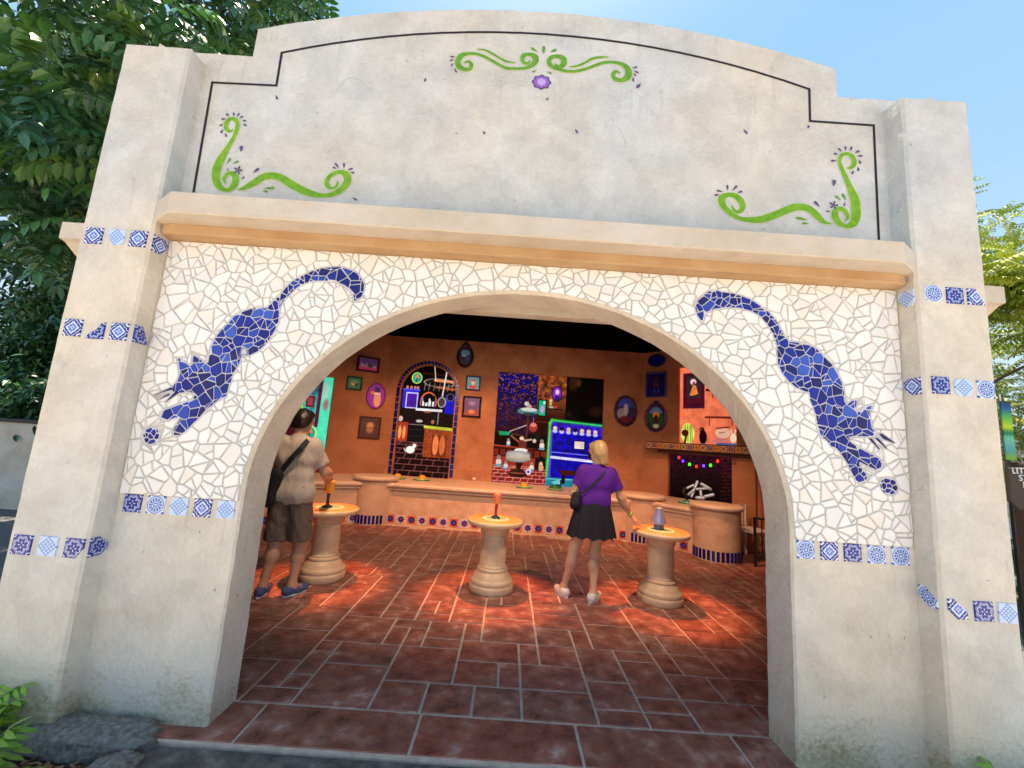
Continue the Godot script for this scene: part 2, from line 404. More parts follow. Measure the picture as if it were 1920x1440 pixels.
# ---------------------------------------------------------------- materials
func noise_tex(key: String, size: int, freq: float, ramp: Array, oct := 4, sd := 1, kind := FastNoiseLite.TYPE_SIMPLEX_SMOOTH) -> Texture2D:
	var n := FastNoiseLite.new()
	n.noise_type = kind
	n.seed = sd
	n.frequency = freq
	n.fractal_octaves = oct
	n.fractal_gain = 0.55
	var g := Gradient.new()
	g.offsets = PackedFloat32Array(ramp.map(func(r): return r[0]))
	g.colors = PackedColorArray(ramp.map(func(r): return r[1]))
	var t := NoiseTexture2D.new()
	t.width = size
	t.height = size
	t.seamless = true
	t.noise = n
	t.color_ramp = g
	T[key] = t
	return t

func bump_tex(key: String, size: int, freq: float, strength := 4.0, oct := 4, sd := 7) -> Texture2D:
	var n := FastNoiseLite.new()
	n.noise_type = FastNoiseLite.TYPE_SIMPLEX_SMOOTH
	n.seed = sd
	n.frequency = freq
	n.fractal_octaves = oct
	var t := NoiseTexture2D.new()
	t.width = size
	t.height = size
	t.seamless = true
	t.noise = n
	t.as_normal_map = true
	t.bump_strength = strength
	T[key] = t
	return t

func triplanar(m: StandardMaterial3D, metres: float, world := true):
	m.uv1_triplanar = true
	m.uv1_world_triplanar = world
	m.uv1_scale = Vector3.ONE / metres

func textured(key: String, tex: Texture2D, metres: float, rough := 0.85, bump: Texture2D = null, depth := 0.5, world := true) -> StandardMaterial3D:
	var m := mat(key, Color.WHITE, rough)
	m.albedo_texture = tex
	triplanar(m, metres, world)
	if bump:
		m.normal_enabled = true
		m.normal_texture = bump
		m.normal_scale = depth
	return m

func make_materials():
	var fine := bump_tex("fine", 512, 0.02, 6.0, 5)
	# stucco of the front: see facade_image()
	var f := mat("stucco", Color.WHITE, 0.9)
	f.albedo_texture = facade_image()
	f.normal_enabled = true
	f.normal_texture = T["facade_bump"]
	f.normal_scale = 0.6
	textured("plaster", noise_tex("plaster", 512, 0.006, [[0.0, lin(0.50, 0.42, 0.33)], [0.5, lin(0.60, 0.53, 0.44)], [1.0, lin(0.66, 0.61, 0.55)]], 5), 2.3, 0.9, fine, 0.5)
	textured("cornice", noise_tex("cornice", 512, 0.006, [[0.0, lin(0.54, 0.46, 0.36)], [0.5, lin(0.61, 0.54, 0.45)], [1.0, lin(0.66, 0.59, 0.52)]], 5, 3), 1.7, 0.9, fine, 0.4)
	textured("moulding", noise_tex("moulding", 512, 0.006, [[0.0, lin(0.42, 0.25, 0.12)], [0.5, lin(0.50, 0.32, 0.17)], [1.0, lin(0.54, 0.38, 0.22)]], 5, 4), 1.7, 0.9, fine, 0.4)  # terracotta tint paints in the warm bounced light under the cornice
	textured("grout", noise_tex("grout", 256, 0.03, [[0.0, lin(0.46, 0.45, 0.43)], [1.0, lin(0.60, 0.59, 0.565)]], 3, 5), 0.6, 0.95, fine, 0.6)
	textured("orange_wall", noise_tex("orange_wall", 512, 0.006, [[0.0, lin(0.29, 0.105, 0.050)], [0.3, lin(0.36, 0.155, 0.078)], [0.55, lin(0.40, 0.175, 0.09)], [0.8, lin(0.46, 0.225, 0.12)], [1.0, lin(0.33, 0.135, 0.065)]], 5, 11), 2.1, 0.75, fine, 0.35)
	textured("peach", noise_tex("peach", 512, 0.008, [[0.0, lin(0.56, 0.33, 0.22)], [0.4, lin(0.68, 0.45, 0.315)], [0.65, lin(0.71, 0.49, 0.355)], [1.0, lin(0.76, 0.57, 0.44)]], 5, 13), 1.1, 0.75, fine, 0.35)
	textured("slab", noise_tex("slab", 512, 0.008, [[0.0, lin(0.68, 0.50, 0.38)], [0.6, lin(0.77, 0.60, 0.47)], [1.0, lin(0.80, 0.67, 0.55)]], 5, 14), 1.2, 0.5, fine, 0.15)
	mat("black_ceiling", lin(0.002, 0.002, 0.0022), 0.95).specular_mode = BaseMaterial3D.SPECULAR_DISABLED
	var slate := bump_tex("slate", 512, 0.012, 10.0, 6, 21)
	for k in 5:
		var w: float = [0.0, 0.02, -0.015, 0.012, -0.02][k]
		var g: float = [0.0, 0.012, 0.0, -0.004, 0.006][k]
		var m := textured("floor_tile_%d" % k, noise_tex("floor_tile_%d" % k, 512, 0.011, [[0.0, lin(0.13 + w, 0.048 + g, 0.036 + g)], [0.3, lin(0.235 + w, 0.085 + g, 0.062 + g)], [0.52, lin(0.30 + w, 0.115 + g, 0.083 + g)], [0.7, lin(0.37 + w, 0.165 + g, 0.125 + g)], [0.84, lin(0.46 + w, 0.26 + g, 0.215 + g)], [1.0, lin(0.58 + w, 0.43 + g, 0.38 + g)]], 6, 30 + k), 1.25, 0.5, slate, 0.9)
		m.roughness_texture = T["floor_tile_%d" % k]
		m.roughness = 0.62
	textured("floor_grout", noise_tex("floor_grout", 256, 0.03, [[0.0, lin(0.50, 0.38, 0.31)], [1.0, lin(0.68, 0.55, 0.46)]], 3, 6), 0.7, 0.95, fine, 0.5)
	textured("concrete", noise_tex("concrete", 512, 0.012, [[0.0, lin(0.060, 0.053, 0.046)], [0.5, lin(0.115, 0.102, 0.088)], [0.85, lin(0.175, 0.158, 0.14)], [1.0, lin(0.34, 0.33, 0.31)]], 6, 8), 0.9, 0.85, slate, 0.9)
	textured("paving", noise_tex("paving", 512, 0.01, [[0.0, lin(0.55, 0.455, 0.365)], [1.0, lin(0.69, 0.585, 0.48)]], 5, 9), 2.0, 0.85, fine, 0.5)
	textured("asphalt", noise_tex("asphalt", 512, 0.05, [[0.0, lin(0.09, 0.09, 0.095)], [1.0, lin(0.17, 0.17, 0.175)]], 4, 10), 1.5, 0.9, fine, 0.7)
	textured("soil", noise_tex("soil", 512, 0.02, [[0.0, lin(0.03, 0.018, 0.011)], [0.6, lin(0.085, 0.05, 0.03)], [1.0, lin(0.16, 0.10, 0.065)]], 5, 12), 0.8, 0.95, slate, 1.0)
	for k in 4:
		var c: Color = [lin(0.86, 0.855, 0.84), lin(0.80, 0.80, 0.79), lin(0.89, 0.88, 0.87), lin(0.84, 0.80, 0.745)][k]
		mat("white_tile_%d" % k, c, 0.32)
	for k in 5:
		var c: Color = [lin(0.005, 0.007, 0.19), lin(0.010, 0.018, 0.30), lin(0.026, 0.056, 0.43), lin(0.010, 0.008, 0.13), lin(0.045, 0.10, 0.52)][k]
		mat("blue_tile_%d" % k, c, 0.22)
	mat("black_paint", lin(0.012, 0.009, 0.011), 0.7)
	textured("green_paint", noise_tex("green_paint", 256, 0.02, [[0.0, lin(0.13, 0.32, 0.010)], [0.5, lin(0.19, 0.42, 0.014)], [1.0, lin(0.25, 0.48, 0.04)]], 5, 91), 0.35, 0.75, fine, 0.7)
	textured("green_paint_dark", noise_tex("green_paint_dark", 256, 0.02, [[0.0, lin(0.10, 0.26, 0.02)], [0.5, lin(0.14, 0.34, 0.03)], [1.0, lin(0.20, 0.40, 0.06)]], 5, 92), 0.3, 0.75, fine, 0.7)
	mat("purple_paint", lin(0.115, 0.075, 0.19), 0.7)
	mat("violet_paint", lin(0.30, 0.12, 0.55), 0.7)
	mat("lilac_paint", lin(0.55, 0.38, 0.75), 0.7)
	mat("black_metal", lin(0.015, 0.015, 0.018), 0.45)

func scratch(px: PackedByteArray, bump: PackedByteArray, w: int, h: int, at: Vector2, k: float, deep := 60):
	var x := int(at.x)
	var y := int(at.y)
	if x < 0 or y < 0 or x >= w or y >= h:
		return
	for c in 3:
		px[(y * w + x) * 3 + c] = int(px[(y * w + x) * 3 + c] * (1.0 - k))
	bump[y * w + x] = maxi(0, bump[y * w + x] - deep)

# the stucco's own mottling, trowel marks and the algae stain above the ground, over the whole front (5.6 m by 4.7 m)
func facade_image() -> Texture2D:
	var w := 1024
	var h := 860
	var coarse := FastNoiseLite.new()
	coarse.seed = 3; coarse.frequency = 0.014; coarse.fractal_octaves = 6; coarse.fractal_gain = 0.68; coarse.domain_warp_enabled = true; coarse.domain_warp_amplitude = 40.0; coarse.domain_warp_frequency = 0.01
	var warm := FastNoiseLite.new()
	warm.seed = 8; warm.frequency = 0.004; warm.fractal_octaves = 4
	var speck := FastNoiseLite.new()
	speck.seed = 15; speck.frequency = 0.16; speck.fractal_octaves = 3; speck.fractal_gain = 0.7
	var a := coarse.get_image(w, h, false, false, false).get_data()
	var b := warm.get_image(w, h, false, false, false).get_data()
	var c := speck.get_image(w, h, false, false, false).get_data()
	var px := PackedByteArray()
	px.resize(w * h * 3)
	var bump := PackedByteArray()
	bump.resize(w * h)
	var k := 0
	for y in h:
		var up := 4.92 * (1.0 - y / float(h)) - 0.22
		for x in w:
			var i := y * w + x
			var t := (a[i] - 128) / 128.0
			var s := (b[i] - 128) / 128.0
			var f := (c[i] - 128) / 128.0
			# light evened in the colour: greyer parapet, lighter warmer wall below the cornice
			var light_grade := smoothstep(2.3, 3.3, up + 0.25 * s)
			var v := lerpf(0.818, 0.795, light_grade) + 0.085 * t + 0.025 * f
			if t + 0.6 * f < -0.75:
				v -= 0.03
			var tone := lerpf(1.35, 0.35, light_grade)
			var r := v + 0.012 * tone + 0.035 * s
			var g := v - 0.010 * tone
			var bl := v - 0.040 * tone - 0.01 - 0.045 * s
			var edge := 0.07 + 0.22 * t + 0.10 * s + 0.10 * f
			if up < edge + 0.16:
				var q := clampf((edge + 0.16 - up) / 0.26, 0.0, 1.0) * (0.50 + 0.35 * t + 0.25 * f)
				r = lerpf(r, 0.50, q)
				g = lerpf(g, 0.475, q)
				bl = lerpf(bl, 0.345, q)
			px[k] = clampi(int(r * 255.0), 0, 255)
			px[k + 1] = clampi(int(g * 255.0), 0, 255)
			px[k + 2] = clampi(int(bl * 255.0), 0, 255)
			k += 3
			bump[i] = clampi(int(128 + 50 * f + 60 * t), 0, 255)
	# drips, hairline cracks, pits and a few scuffs
	var r := RandomNumberGenerator.new()
	r.seed = 6
	for n in 90:
		var at := Vector2(r.randf_range(5, w - 5), h * (1.0 - ([4.55, 4.0, 4.25, 2.95, 1.08, 2.58, 2.0][r.randi() % 7] + 0.22) / 4.92))
		var wide := r.randf_range(1.0, 4.0)
		var dark := r.randf_range(0.015, 0.05)
		var long := r.randi_range(15, 95)
		for s in long:
			at += Vector2(r.randf_range(-0.35, 0.35), 1)
			for q in int(wide) + 1:
				scratch(px, bump, w, h, at + Vector2(q - wide * 0.5, 0), dark * (1.0 - s / float(long)), 6)
	for n in 5:
		var at := Vector2(r.randf_range(40, w - 40), r.randf_range(40, h - 30))
		var dir := Vector2.from_angle(r.randf_range(0, TAU))
		for s in r.randi_range(14, 60):
			dir = dir.rotated(r.randf_range(-0.25, 0.25))
			at += dir
			scratch(px, bump, w, h, at, 0.09)
	for n in 130:
		var at := Vector2(r.randf_range(5, w - 5), r.randf_range(5, h - 5))
		for s in r.randi_range(1, 5):
			scratch(px, bump, w, h, at + Vector2(r.randf_range(-1.5, 1.5), r.randf_range(-1.5, 1.5)), r.randf_range(0.1, 0.3))
	var hm := Image.create_from_data(w, h, false, Image.FORMAT_L8, bump)
	hm.convert(Image.FORMAT_RGBA8)
	hm.bump_map_to_normal_map(3.0)
	T["facade_bump"] = ImageTexture.create_from_image(hm)
	return ImageTexture.create_from_image(Image.create_from_data(w, h, false, Image.FORMAT_RGB8, px))

# ---------------------------------------------------------------- ground and floor
func build_ground():
	var st := flat_st()
	quad(st, Vector3(-120, -0.16, 120), Vector3(120, -0.16, 120), Vector3(120, -0.16, -120), Vector3(-120, -0.16, -120))
	struct(obj("ground", st, M.asphalt))
	st = flat_st()
	box(st, Vector3(0, -0.105, 7.6), Vector3(26, 0.10, 12.56))
	struct(obj("plaza", st, M.paving))
	# low dark concrete kerb in front of the tiles
	st = flat_st()
	box(st, Vector3(0.45, -0.085, 0.705), Vector3(4.7, 0.145, 1.18), Basis.IDENTITY, 0.015)
	struct(obj("kerb", st, M.concrete))

func sees(x: float, z: float) -> bool:
	return absf(x + 0.02) < 0.70 * (2.4 - z) * (1.0 if z > 0.0 else 0.93) + 0.12

func build_floor():
	var st := flat_st()
	var plan := [Vector2(-2.40, 0.291), Vector2(2.40, 0.291), Vector2(4.50, 1.95), Vector2(4.50, 4.98), Vector2(2.90, 6.60), Vector2(-2.90, 6.60), Vector2(-5.15, 5.28), Vector2(-5.15, 2.42)]
	solid(st, ccw(plan), -0.156, -0.006, Transform3D(Basis(Vector3.RIGHT, Vector3(0, 0, -1), Vector3.UP), Vector3.ZERO))
	box(st, Vector3(0, -0.081, -0.0905), Vector3(4.58, 0.15, 0.399))
	var fl := obj("floor", st, M.floor_grout)
	struct(fl)
	var tiles := []    # [area on screen, rect]
	for e in [[-2.30, -1.375], [-1.375, -0.476], [-0.476, 0.423], [0.423, 1.33], [1.33, 2.24]]:
		tiles.append([9.0, Rect2(e[0], -0.225, e[1] - e[0], 0.322)])
	var mod := 0.152
	var r := RandomNumberGenerator.new()
	r.seed = 90
	var cols := 57
	var rows := 40
	var used := {}
	var sizes := [[2, 2], [3, 2], [2, 3], [2, 2], [2, 1], [3, 2], [1, 2], [2, 2], [2, 3], [2, 1], [3, 3]]
	for j in rows:
		for i in cols:
			if used.has(Vector2i(i, j)):
				continue
			var best := [1, 1]
			for attempt in 14:
				var s: Array = sizes[r.randi() % sizes.size()]
				if attempt == 12:
					s = [2, 2]
				elif attempt == 13:
					s = [2, 1]
				var ok: bool = i + s[0] <= cols
				for y in s[1]:
					for x in s[0]:
						if used.has(Vector2i(i + x, j + y)):
							ok = false
				# a strip of one module left beside it would have to be filled with slivers
				if ok and used.has(Vector2i(i + s[0] + 1, j)) and not used.has(Vector2i(i + s[0], j)):
					ok = s[0] == 1 or attempt > 9
				if ok:
					best = s
					break
			for y in best[1]:
				for x in best[0]:
					used[Vector2i(i + x, j + y)] = true
			var x0: float = -4.30 + 0.008 + i * mod
			var z1: float = -0.228 - j * mod
			var rr := Rect2(x0, z1 - best[1] * mod, best[0] * mod, best[1] * mod)
			var c := rr.get_center()
			if not sees(c.x, c.y) or c.y < -5.15 or absf(c.x) > 4.3:
				continue
			var d2 := (c - Vector2(-0.08, 2.4)).length_squared()
			tiles.append([rr.get_area() / (d2 * sqrt(d2)) * 10.0, rr])
	tiles.sort_custom(func(a, b): return a[0] > b[0])
	var rest := []
	for k in 5:
		rest.append(SurfaceTool.new())
		rest[k].begin(Mesh.PRIMITIVE_TRIANGLES)
	var lay := Transform3D(Basis(Vector3.RIGHT, -PI / 2), Vector3.ZERO)
	var counts := [0, 0, 0, 0, 0]
	for n in tiles.size():
		var q: Rect2 = tiles[n][1]
		var g := 0.0062 + r.randf() * 0.0015
		var c := q.get_center()
		var hx := q.size.x / 2 - g
		var hz := q.size.y / 2 - g
		var mesh := chip([Vector2(-hx, -hz), Vector2(hx, -hz), Vector2(hx, hz), Vector2(-hx, hz)], -0.009, r.randf_range(-0.0008, 0.0008), 0.004)
		var m := r.randi() % 5
		var at := Transform3D(lay.basis * Basis(Vector3.RIGHT, r.randf_range(-0.003, 0.003)), Vector3(c.x, 0.0, c.y))
		if n < 300:
			put("floor_tile", mesh, M["floor_tile_%d" % m], fl, at)
		else:
			rest[m].append_from(mesh, 0, at)
			counts[m] += 1
	var am := ArrayMesh.new()
	var any := 0
	for k in 5:
		if counts[k]:
			rest[k].set_material(M["floor_tile_%d" % k])
			am = rest[k].commit(am)
			any += counts[k]
	if any:
		var o := MeshInstance3D.new()
		o.name = "far_floor_tiles"
		o.mesh = am
		o.set_meta("kind", "stuff")
		fl.add_child(o)
	print("floor tiles ", tiles.size())

# ---------------------------------------------------------------- pavilion
const ARCH_A := 1.57
const ARCH_B := 1.30
const ARCH_Y := 1.215

func arch_points(a: float, b: float, cy: float, foot: float, n := 44) -> Array:
	var out := [Vector2(-a, foot)]
	for i in n + 1:
		var t := PI - PI * i / n
		out.append(Vector2(cos(t) * a, cy + sin(t) * b))
	out.append(Vector2(a, foot))
	return out

func arc_top(half: float, y0: float, rise: float, n := 24) -> Array:
	# from +half to -half
	var r := (half * half + rise * rise) / (2.0 * rise)
	var a := asin(half / r)
	var out := []
	for i in n + 1:
		var t := a - 2.0 * a * i / n
		out.append(Vector2(sin(t) * r, y0 + rise - r + cos(t) * r))
	return out

# long edges cut into short ones, the points nudged, as hand-trowelled edges are
func trowelled(poly: Array, step: float, amp: float, sd: int) -> Array:
	var r := RandomNumberGenerator.new()
	r.seed = sd
	var out := []
	for i in poly.size():
		var p: Vector2 = poly[i]
		var q: Vector2 = poly[(i + 1) % poly.size()]
		var n := maxi(1, int((q - p).length() / step))
		for k in n:
			out.append(p.lerp(q, k / float(n)) + Vector2(r.randf_range(-amp, amp), r.randf_range(-amp, amp)))
	return out

func build_pavilion():
	var pav := thing("pavilion", "cream stucco pavilion with a wide arch, white mosaic front and curved parapet", "pavilion")
	pavilion = pav
	facade_uv = true
	var outline := [Vector2(-2.45, -0.15)]
	outline.append_array(arch_points(ARCH_A, ARCH_B, ARCH_Y, -0.15))
	outline.append_array([Vector2(2.45, -0.15), Vector2(2.45, 4.055), Vector2(1.978, 4.055)])
	outline.append_array(arc_top(1.978, 4.265, 0.295))
	outline.append_array([Vector2(-1.978, 4.055), Vector2(-2.45, 4.055)])
	var st := flat_st()
	solid(st, trowelled(outline, 0.07, 0.0022, 5), -0.25, 0.0, Transform3D.IDENTITY, 0.012, true)
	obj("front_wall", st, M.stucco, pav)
	for s in [-1.0, 1.0]:
		st = flat_st()
		var top := 3.95
		solid(st, ccw(trowelled(rect(minf(s * 2.27, s * 2.69), -0.15, maxf(s * 2.27, s * 2.69), top), 0.09, 0.002, 6)), -0.28, 0.13, Transform3D.IDENTITY, 0.014, true)
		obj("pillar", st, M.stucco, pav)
	facade_uv = false
	var lay := Transform3D(Basis(Vector3.RIGHT, Vector3(0, 0, -1), Vector3.UP), Vector3.ZERO)
	# cornice: a square-edged upper course with mitred ends over a smaller one
	st = flat_st()
	solid(st, [Vector2(-2.105, -0.24), Vector2(2.105, -0.24), Vector2(2.272, -0.13), Vector2(2.272, 0.05), Vector2(-2.272, 0.05), Vector2(-2.272, -0.13)], 2.762, 2.893, lay, 0.006, true)
	var co := obj("cornice", st, M.cornice, pav)
	st = flat_st()
	solid(st, [Vector2(-2.19, -0.105), Vector2(2.19, -0.105), Vector2(2.255, -0.085), Vector2(2.268, -0.04), Vector2(2.268, 0.05), Vector2(-2.268, 0.05), Vector2(-2.268, -0.04), Vector2(-2.255, -0.085)], 2.700, 2.768, lay, 0.008, true)
	obj("lower_moulding", st, M.moulding, co)
	# corbelled beam ends outside the pillars
	for s in [-1.0, 1.0]:
		st = flat_st()
		# local x runs back from the front edge
		var prof := [Vector2(0.0, 2.71), Vector2(0.04, 2.70), Vector2(0.55, 2.33), Vector2(0.55, 2.82), Vector2(0.0, 2.82)]
		var side := Transform3D(Basis(Vector3(0, 0, -1), Vector3.UP, Vector3.RIGHT), Vector3(s * 2.85, 0, -0.09))
		solid(st, ccw(prof), -0.23, 0.23, side, 0.008, true)
		obj("beam_end", st, M.cornice, pav)
	build_shell(pav)
	build_mosaic(pav)
	build_decor_tiles(pav)
	build_painting(pav)

var pavilion: Node3D

func build_shell(pav: Node3D):
	# walls that close the building behind the front
	var outer := [[Vector2(2.50, -0.20), Vector2(4.45, -1.9)], [Vector2(4.45, -1.9), Vector2(4.45, -4.95)], [Vector2(4.45, -4.95), Vector2(2.85, -6.55)], [Vector2(2.85, -6.55), Vector2(-2.85, -6.55)], [Vector2(-2.85, -6.55), Vector2(-5.10, -5.25)], [Vector2(-5.10, -5.25), Vector2(-5.10, -2.4)], [Vector2(-5.10, -2.4), Vector2(-2.50, -0.20)]]
	var hole := {
		2: [[2.2627 - 0.585 - 0.0, 2.2627 - 1.80]],
	}
	for k in outer.size():
		var p: Vector2 = outer[k][0]
		var q: Vector2 = outer[k][1]
		var d := (q - p).normalized()
		# out of the room lies to the right of p -> q seen from above
		var n := Vector2(-d.y, d.x)
		var mid := (p + q) / 2
		if n.dot(mid - Vector2(0, -3)) < 0:
			n = -n
		var len := (q - p).length()
		if k == 2 or k == 3 or k == 4:
			continue
		var xf := wall_xf(mid, d)
		var sgn := 1.0 if Vector2(xf.basis.z.x, xf.basis.z.z).dot(n) > 0 else -1.0
		var st := flat_st()
		box(st, xf * Vector3(0, 1.95, sgn * 0.05), Vector3(len + 0.08, 4.2, 0.10), xf.basis)
		obj("side_wall", st, M.orange_wall, pav)
		st = flat_st()
		box(st, xf * Vector3(0, 1.95, sgn * 0.165), Vector3(len + 0.22, 4.2, 0.12), xf.basis)
		obj("outer_wall", st, M.plaster, pav)
	# back wall with the arched niche and the wide picture opening (both start at counter height)
	var kx := -1.925
	var arch := [Vector2(kx - 0.605, -0.15), Vector2(kx - 0.605, 2.58)]
	for i in range(1, 24):
		var t := PI - PI * i / 24.0
		arch.append(Vector2(kx + cos(t) * 0.605, 2.58 + sin(t) * 0.605))
	arch.append_array([Vector2(kx + 0.605, 2.58), Vector2(kx + 0.605, -0.15)])
	var back := [Vector2(-3.0, -0.15)]
	back.append_array(arch)
	back.append_array([Vector2(-0.385, -0.15), Vector2(-0.385, 3.155), Vector2(1.985, 3.155), Vector2(1.985, -0.15), Vector2(3.0, -0.15), Vector2(3.0, 4.0), Vector2(-3.0, 4.0)])
	var sb := flat_st()
	solid(sb, back, -0.16, 0.0, Transform3D(Basis.IDENTITY, Vector3(0, 0, -6.55)), 0.006)
	room_back = obj("back_wall", sb, M.orange_wall, pav)
	# right wall, with the openings for the mural and the fireplace
	var rx := right_xf()
	var rp := [Vector2(-0.1, -0.15), Vector2(0.585, -0.15), Vector2(0.585, 1.75), Vector2(0.780, 1.75), Vector2(0.780, 3.41), Vector2(1.90, 3.41), Vector2(1.90, 1.75), Vector2(1.80, 1.75), Vector2(1.80, -0.15), Vector2(2.36, -0.15), Vector2(2.36, 4.0), Vector2(-0.1, 4.0)]
	sb = flat_st()
	solid(sb, rp, -0.16, 0.0, rx, 0.006)
	obj("right_wall", sb, M.orange_wall, pav)
	sb = flat_st()
	box(sb, rx * Vector3(2.06, 1.95, 0.04), Vector3(0.30, 4.1, 0.10), rx.basis, 0.01)
	obj("pilaster", sb, M.orange_wall, pav)
	# left wall with the tall screen's opening
	var lx := left_xf()
	var lp := [Vector2(-2.7, -0.15), Vector2(-2.45, -0.15), Vector2(-2.45, 2.69), Vector2(-1.085, 2.69), Vector2(-1.085, -0.15), Vector2(0.1, -0.15), Vector2(0.1, 4.0), Vector2(-2.7, 4.0)]
	sb = flat_st()
	solid(sb, lp, -0.16, 0.0, lx, 0.006)
	obj("left_wall", sb, M.orange_wall, pav)
	# outer skins that keep the light out behind the openings
	for e in [[Vector2(2.85, -6.55), Vector2(4.45, -4.95)], [Vector2(-2.85, -6.55), Vector2(2.85, -6.55)], [Vector2(-5.10, -5.25), Vector2(-2.85, -6.55)]]:
		var p: Vector2 = e[0]
		var q: Vector2 = e[1]
		var xf := wall_xf((p + q) / 2, (q - p).normalized())
		var sgn := -1.0 if xf.basis.z.dot(Vector3(0, 0, 1)) > 0 else 1.0
		sb = flat_st()
		box(sb, xf * Vector3(0, 1.95, sgn * 0.30), Vector3((q - p).length() + 0.6, 4.2, 0.20), xf.basis)
		obj("outer_wall", sb, M.plaster, pav)
	# flat roof with a black underside, and the lintel behind the arch
	var lay := Transform3D(Basis(Vector3.RIGHT, Vector3(0, 0, -1), Vector3.UP), Vector3.ZERO)
	sb = flat_st()
	var plan := [Vector2(-2.62, 0.10), Vector2(2.62, 0.10), Vector2(4.7, 1.85), Vector2(4.7, 5.1), Vector2(3.05, 6.95), Vector2(-3.05, 6.95), Vector2(-5.35, 5.4), Vector2(-5.35, 2.3)]
	plan[0] = Vector2(-2.40, 0.262); plan[1] = Vector2(2.40, 0.262)
	solid(sb, ccw(plan), 3.80, 3.90, lay)
	obj("ceiling", sb, M.black_ceiling, pav)
	sb = flat_st()
	solid(sb, ccw(plan), 3.905, 4.02, lay)
	obj("roof", sb, M.plaster, pav)
	sb = flat_st()
	box(sb, Vector3(0, 3.155, -0.46), Vector3(4.6, 1.28, 0.10))
	obj("lintel", sb, M.plaster, pav)

var room_back: Node3D

func right_xf() -> Transform3D:
	return wall_xf(Vector2(2.85, -6.55), Vector2(0.70711, 0.70711))

func left_xf() -> Transform3D:
	# local x runs from the outer end towards the corner; the corner is x = 0
	return wall_xf(Vector2(-2.85, -6.55), Vector2(0.86603, -0.5))

# ---------------------------------------------------------------- mosaic
func cut_convex(poly: Array, p: Vector2, n: Vector2) -> Array:
	# keeps the side where (x - p) . n <= 0
	var out := []
	var c := poly.size()
	for i in c:
		var a: Vector2 = poly[i]
		var b: Vector2 = poly[(i + 1) % c]
		var da := (a - p).dot(n)
		var db := (b - p).dot(n)
		if da <= 0:
			out.append(a)
		if (da < 0 and db > 0) or (da > 0 and db < 0):
			out.append(a.lerp(b, da / (da - db)))
	return out

func shards(seeds: Array, reach: float, split: float, r: RandomNumberGenerator) -> Array:
	var out := []
	for i in seeds.size():
		var s: Vector2 = seeds[i]
		var cell := [s + Vector2(-reach, -reach), s + Vector2(reach, -reach), s + Vector2(reach, reach), s + Vector2(-reach, reach)]
		for j in seeds.size():
			if j == i:
				continue
			var d: Vector2 = seeds[j] - s
			if d.length_squared() > 4.0 * reach * reach:
				continue
			cell = cut_convex(cell, s + d * 0.5, d)
			if cell.size() < 3:
				break
		if cell.size() < 3:
			continue
		var parts := [cell]
		for turn in 2:
			var next := []
			for c in parts:
				if r.randf() < split * (1.0 if turn == 0 else 0.22) and area_of(c) > 0.0006:
					var m := Vector2.ZERO
					for p in c:
						m += p
					m /= c.size()
					var far := Vector2.RIGHT
					for p in c:
						if (p - m).length() > far.length() or far == Vector2.RIGHT:
							far = p - m
					var n := far.normalized().rotated(r.randf_range(-0.55, 0.55))
					m += far * r.randf_range(-0.25, 0.25)
					next.append(cut_convex(c, m, n))
					next.append(cut_convex(c, m, -n))
				else:
					next.append(c)
			parts = next
		for c in parts:
			if c.size() >= 3:
				out.append(c)
	return out

func tidy(poly) -> Array:
	# drops points that lie almost on their neighbours
	var out := []
	var n: int = poly.size()
	for i in n:
		var p: Vector2 = poly[i]
		if out.is_empty() or (p - out[-1]).length() > 0.004:
			out.append(p)
	if out.size() > 2 and (out[0] - out[-1]).length() < 0.004:
		out.pop_back()
	return ccw(out)

# a clipped piece as one or more pieces that are nearly convex
func sound(q) -> Array:
	var t := tidy(q)
	if t.size() < 3:
		return []
	var hull := Geometry2D.convex_hull(PackedVector2Array(t))
	if area_of(t) > 0.90 * area_of(hull) and Geometry2D.triangulate_polygon(PackedVector2Array(t)).size() > 0:
		return [t]
	var out := []
	for c in Geometry2D.decompose_polygon_in_convex(PackedVector2Array(q)):
		for small in Geometry2D.offset_polygon(c, -0.0018, Geometry2D.JOIN_MITER):
			var u := tidy(small)
			if u.size() >= 3 and Geometry2D.triangulate_polygon(PackedVector2Array(u)).size() > 0:
				out.append(u)
	return out

func scatter(x0: float, y0: float, x1: float, y1: float, step: float, jitter: float, r: RandomNumberGenerator) -> Array:
	var out := []
	var row := 0
	var y := y0
	while y < y1:
		var x := x0 + (step * 0.5 if row % 2 else 0.0)
		while x < x1:
			out.append(Vector2(x + r.randf_range(-jitter, jitter) * step, y + r.randf_range(-jitter, jitter) * step))
			x += step
		y += step * 0.9
		row += 1
	return out

func grown(poly, d: float) -> PackedVector2Array:
	var best := PackedVector2Array()
	for p in Geometry2D.offset_polygon(PackedVector2Array(poly), d, Geometry2D.JOIN_ROUND):
		if not Geometry2D.is_polygon_clockwise(p) and (best.is_empty() or area_of(p) > area_of(best)):
			best = p
	return best

# one chip of tile in the plane of the front, tilted a little in its bed
func lay_chip(called: String, poly: Array, z0: float, m: Material, parent: Node, r: RandomNumberGenerator, thick := 0.007, tilt := 0.012):
	var c := Vector2.ZERO
	for p in poly:
		c += p
	c /= poly.size()
	var local := poly.map(func(p): return p - c)
	var b := Basis(Vector3(r.randf_range(-1, 1), r.randf_range(-1, 1), 0).normalized(), r.randf_range(-tilt, tilt))
	put(called, chip(local, -0.002, thick, 0.0022), m, parent, Transform3D(b, Vector3(c.x, c.y, z0)))

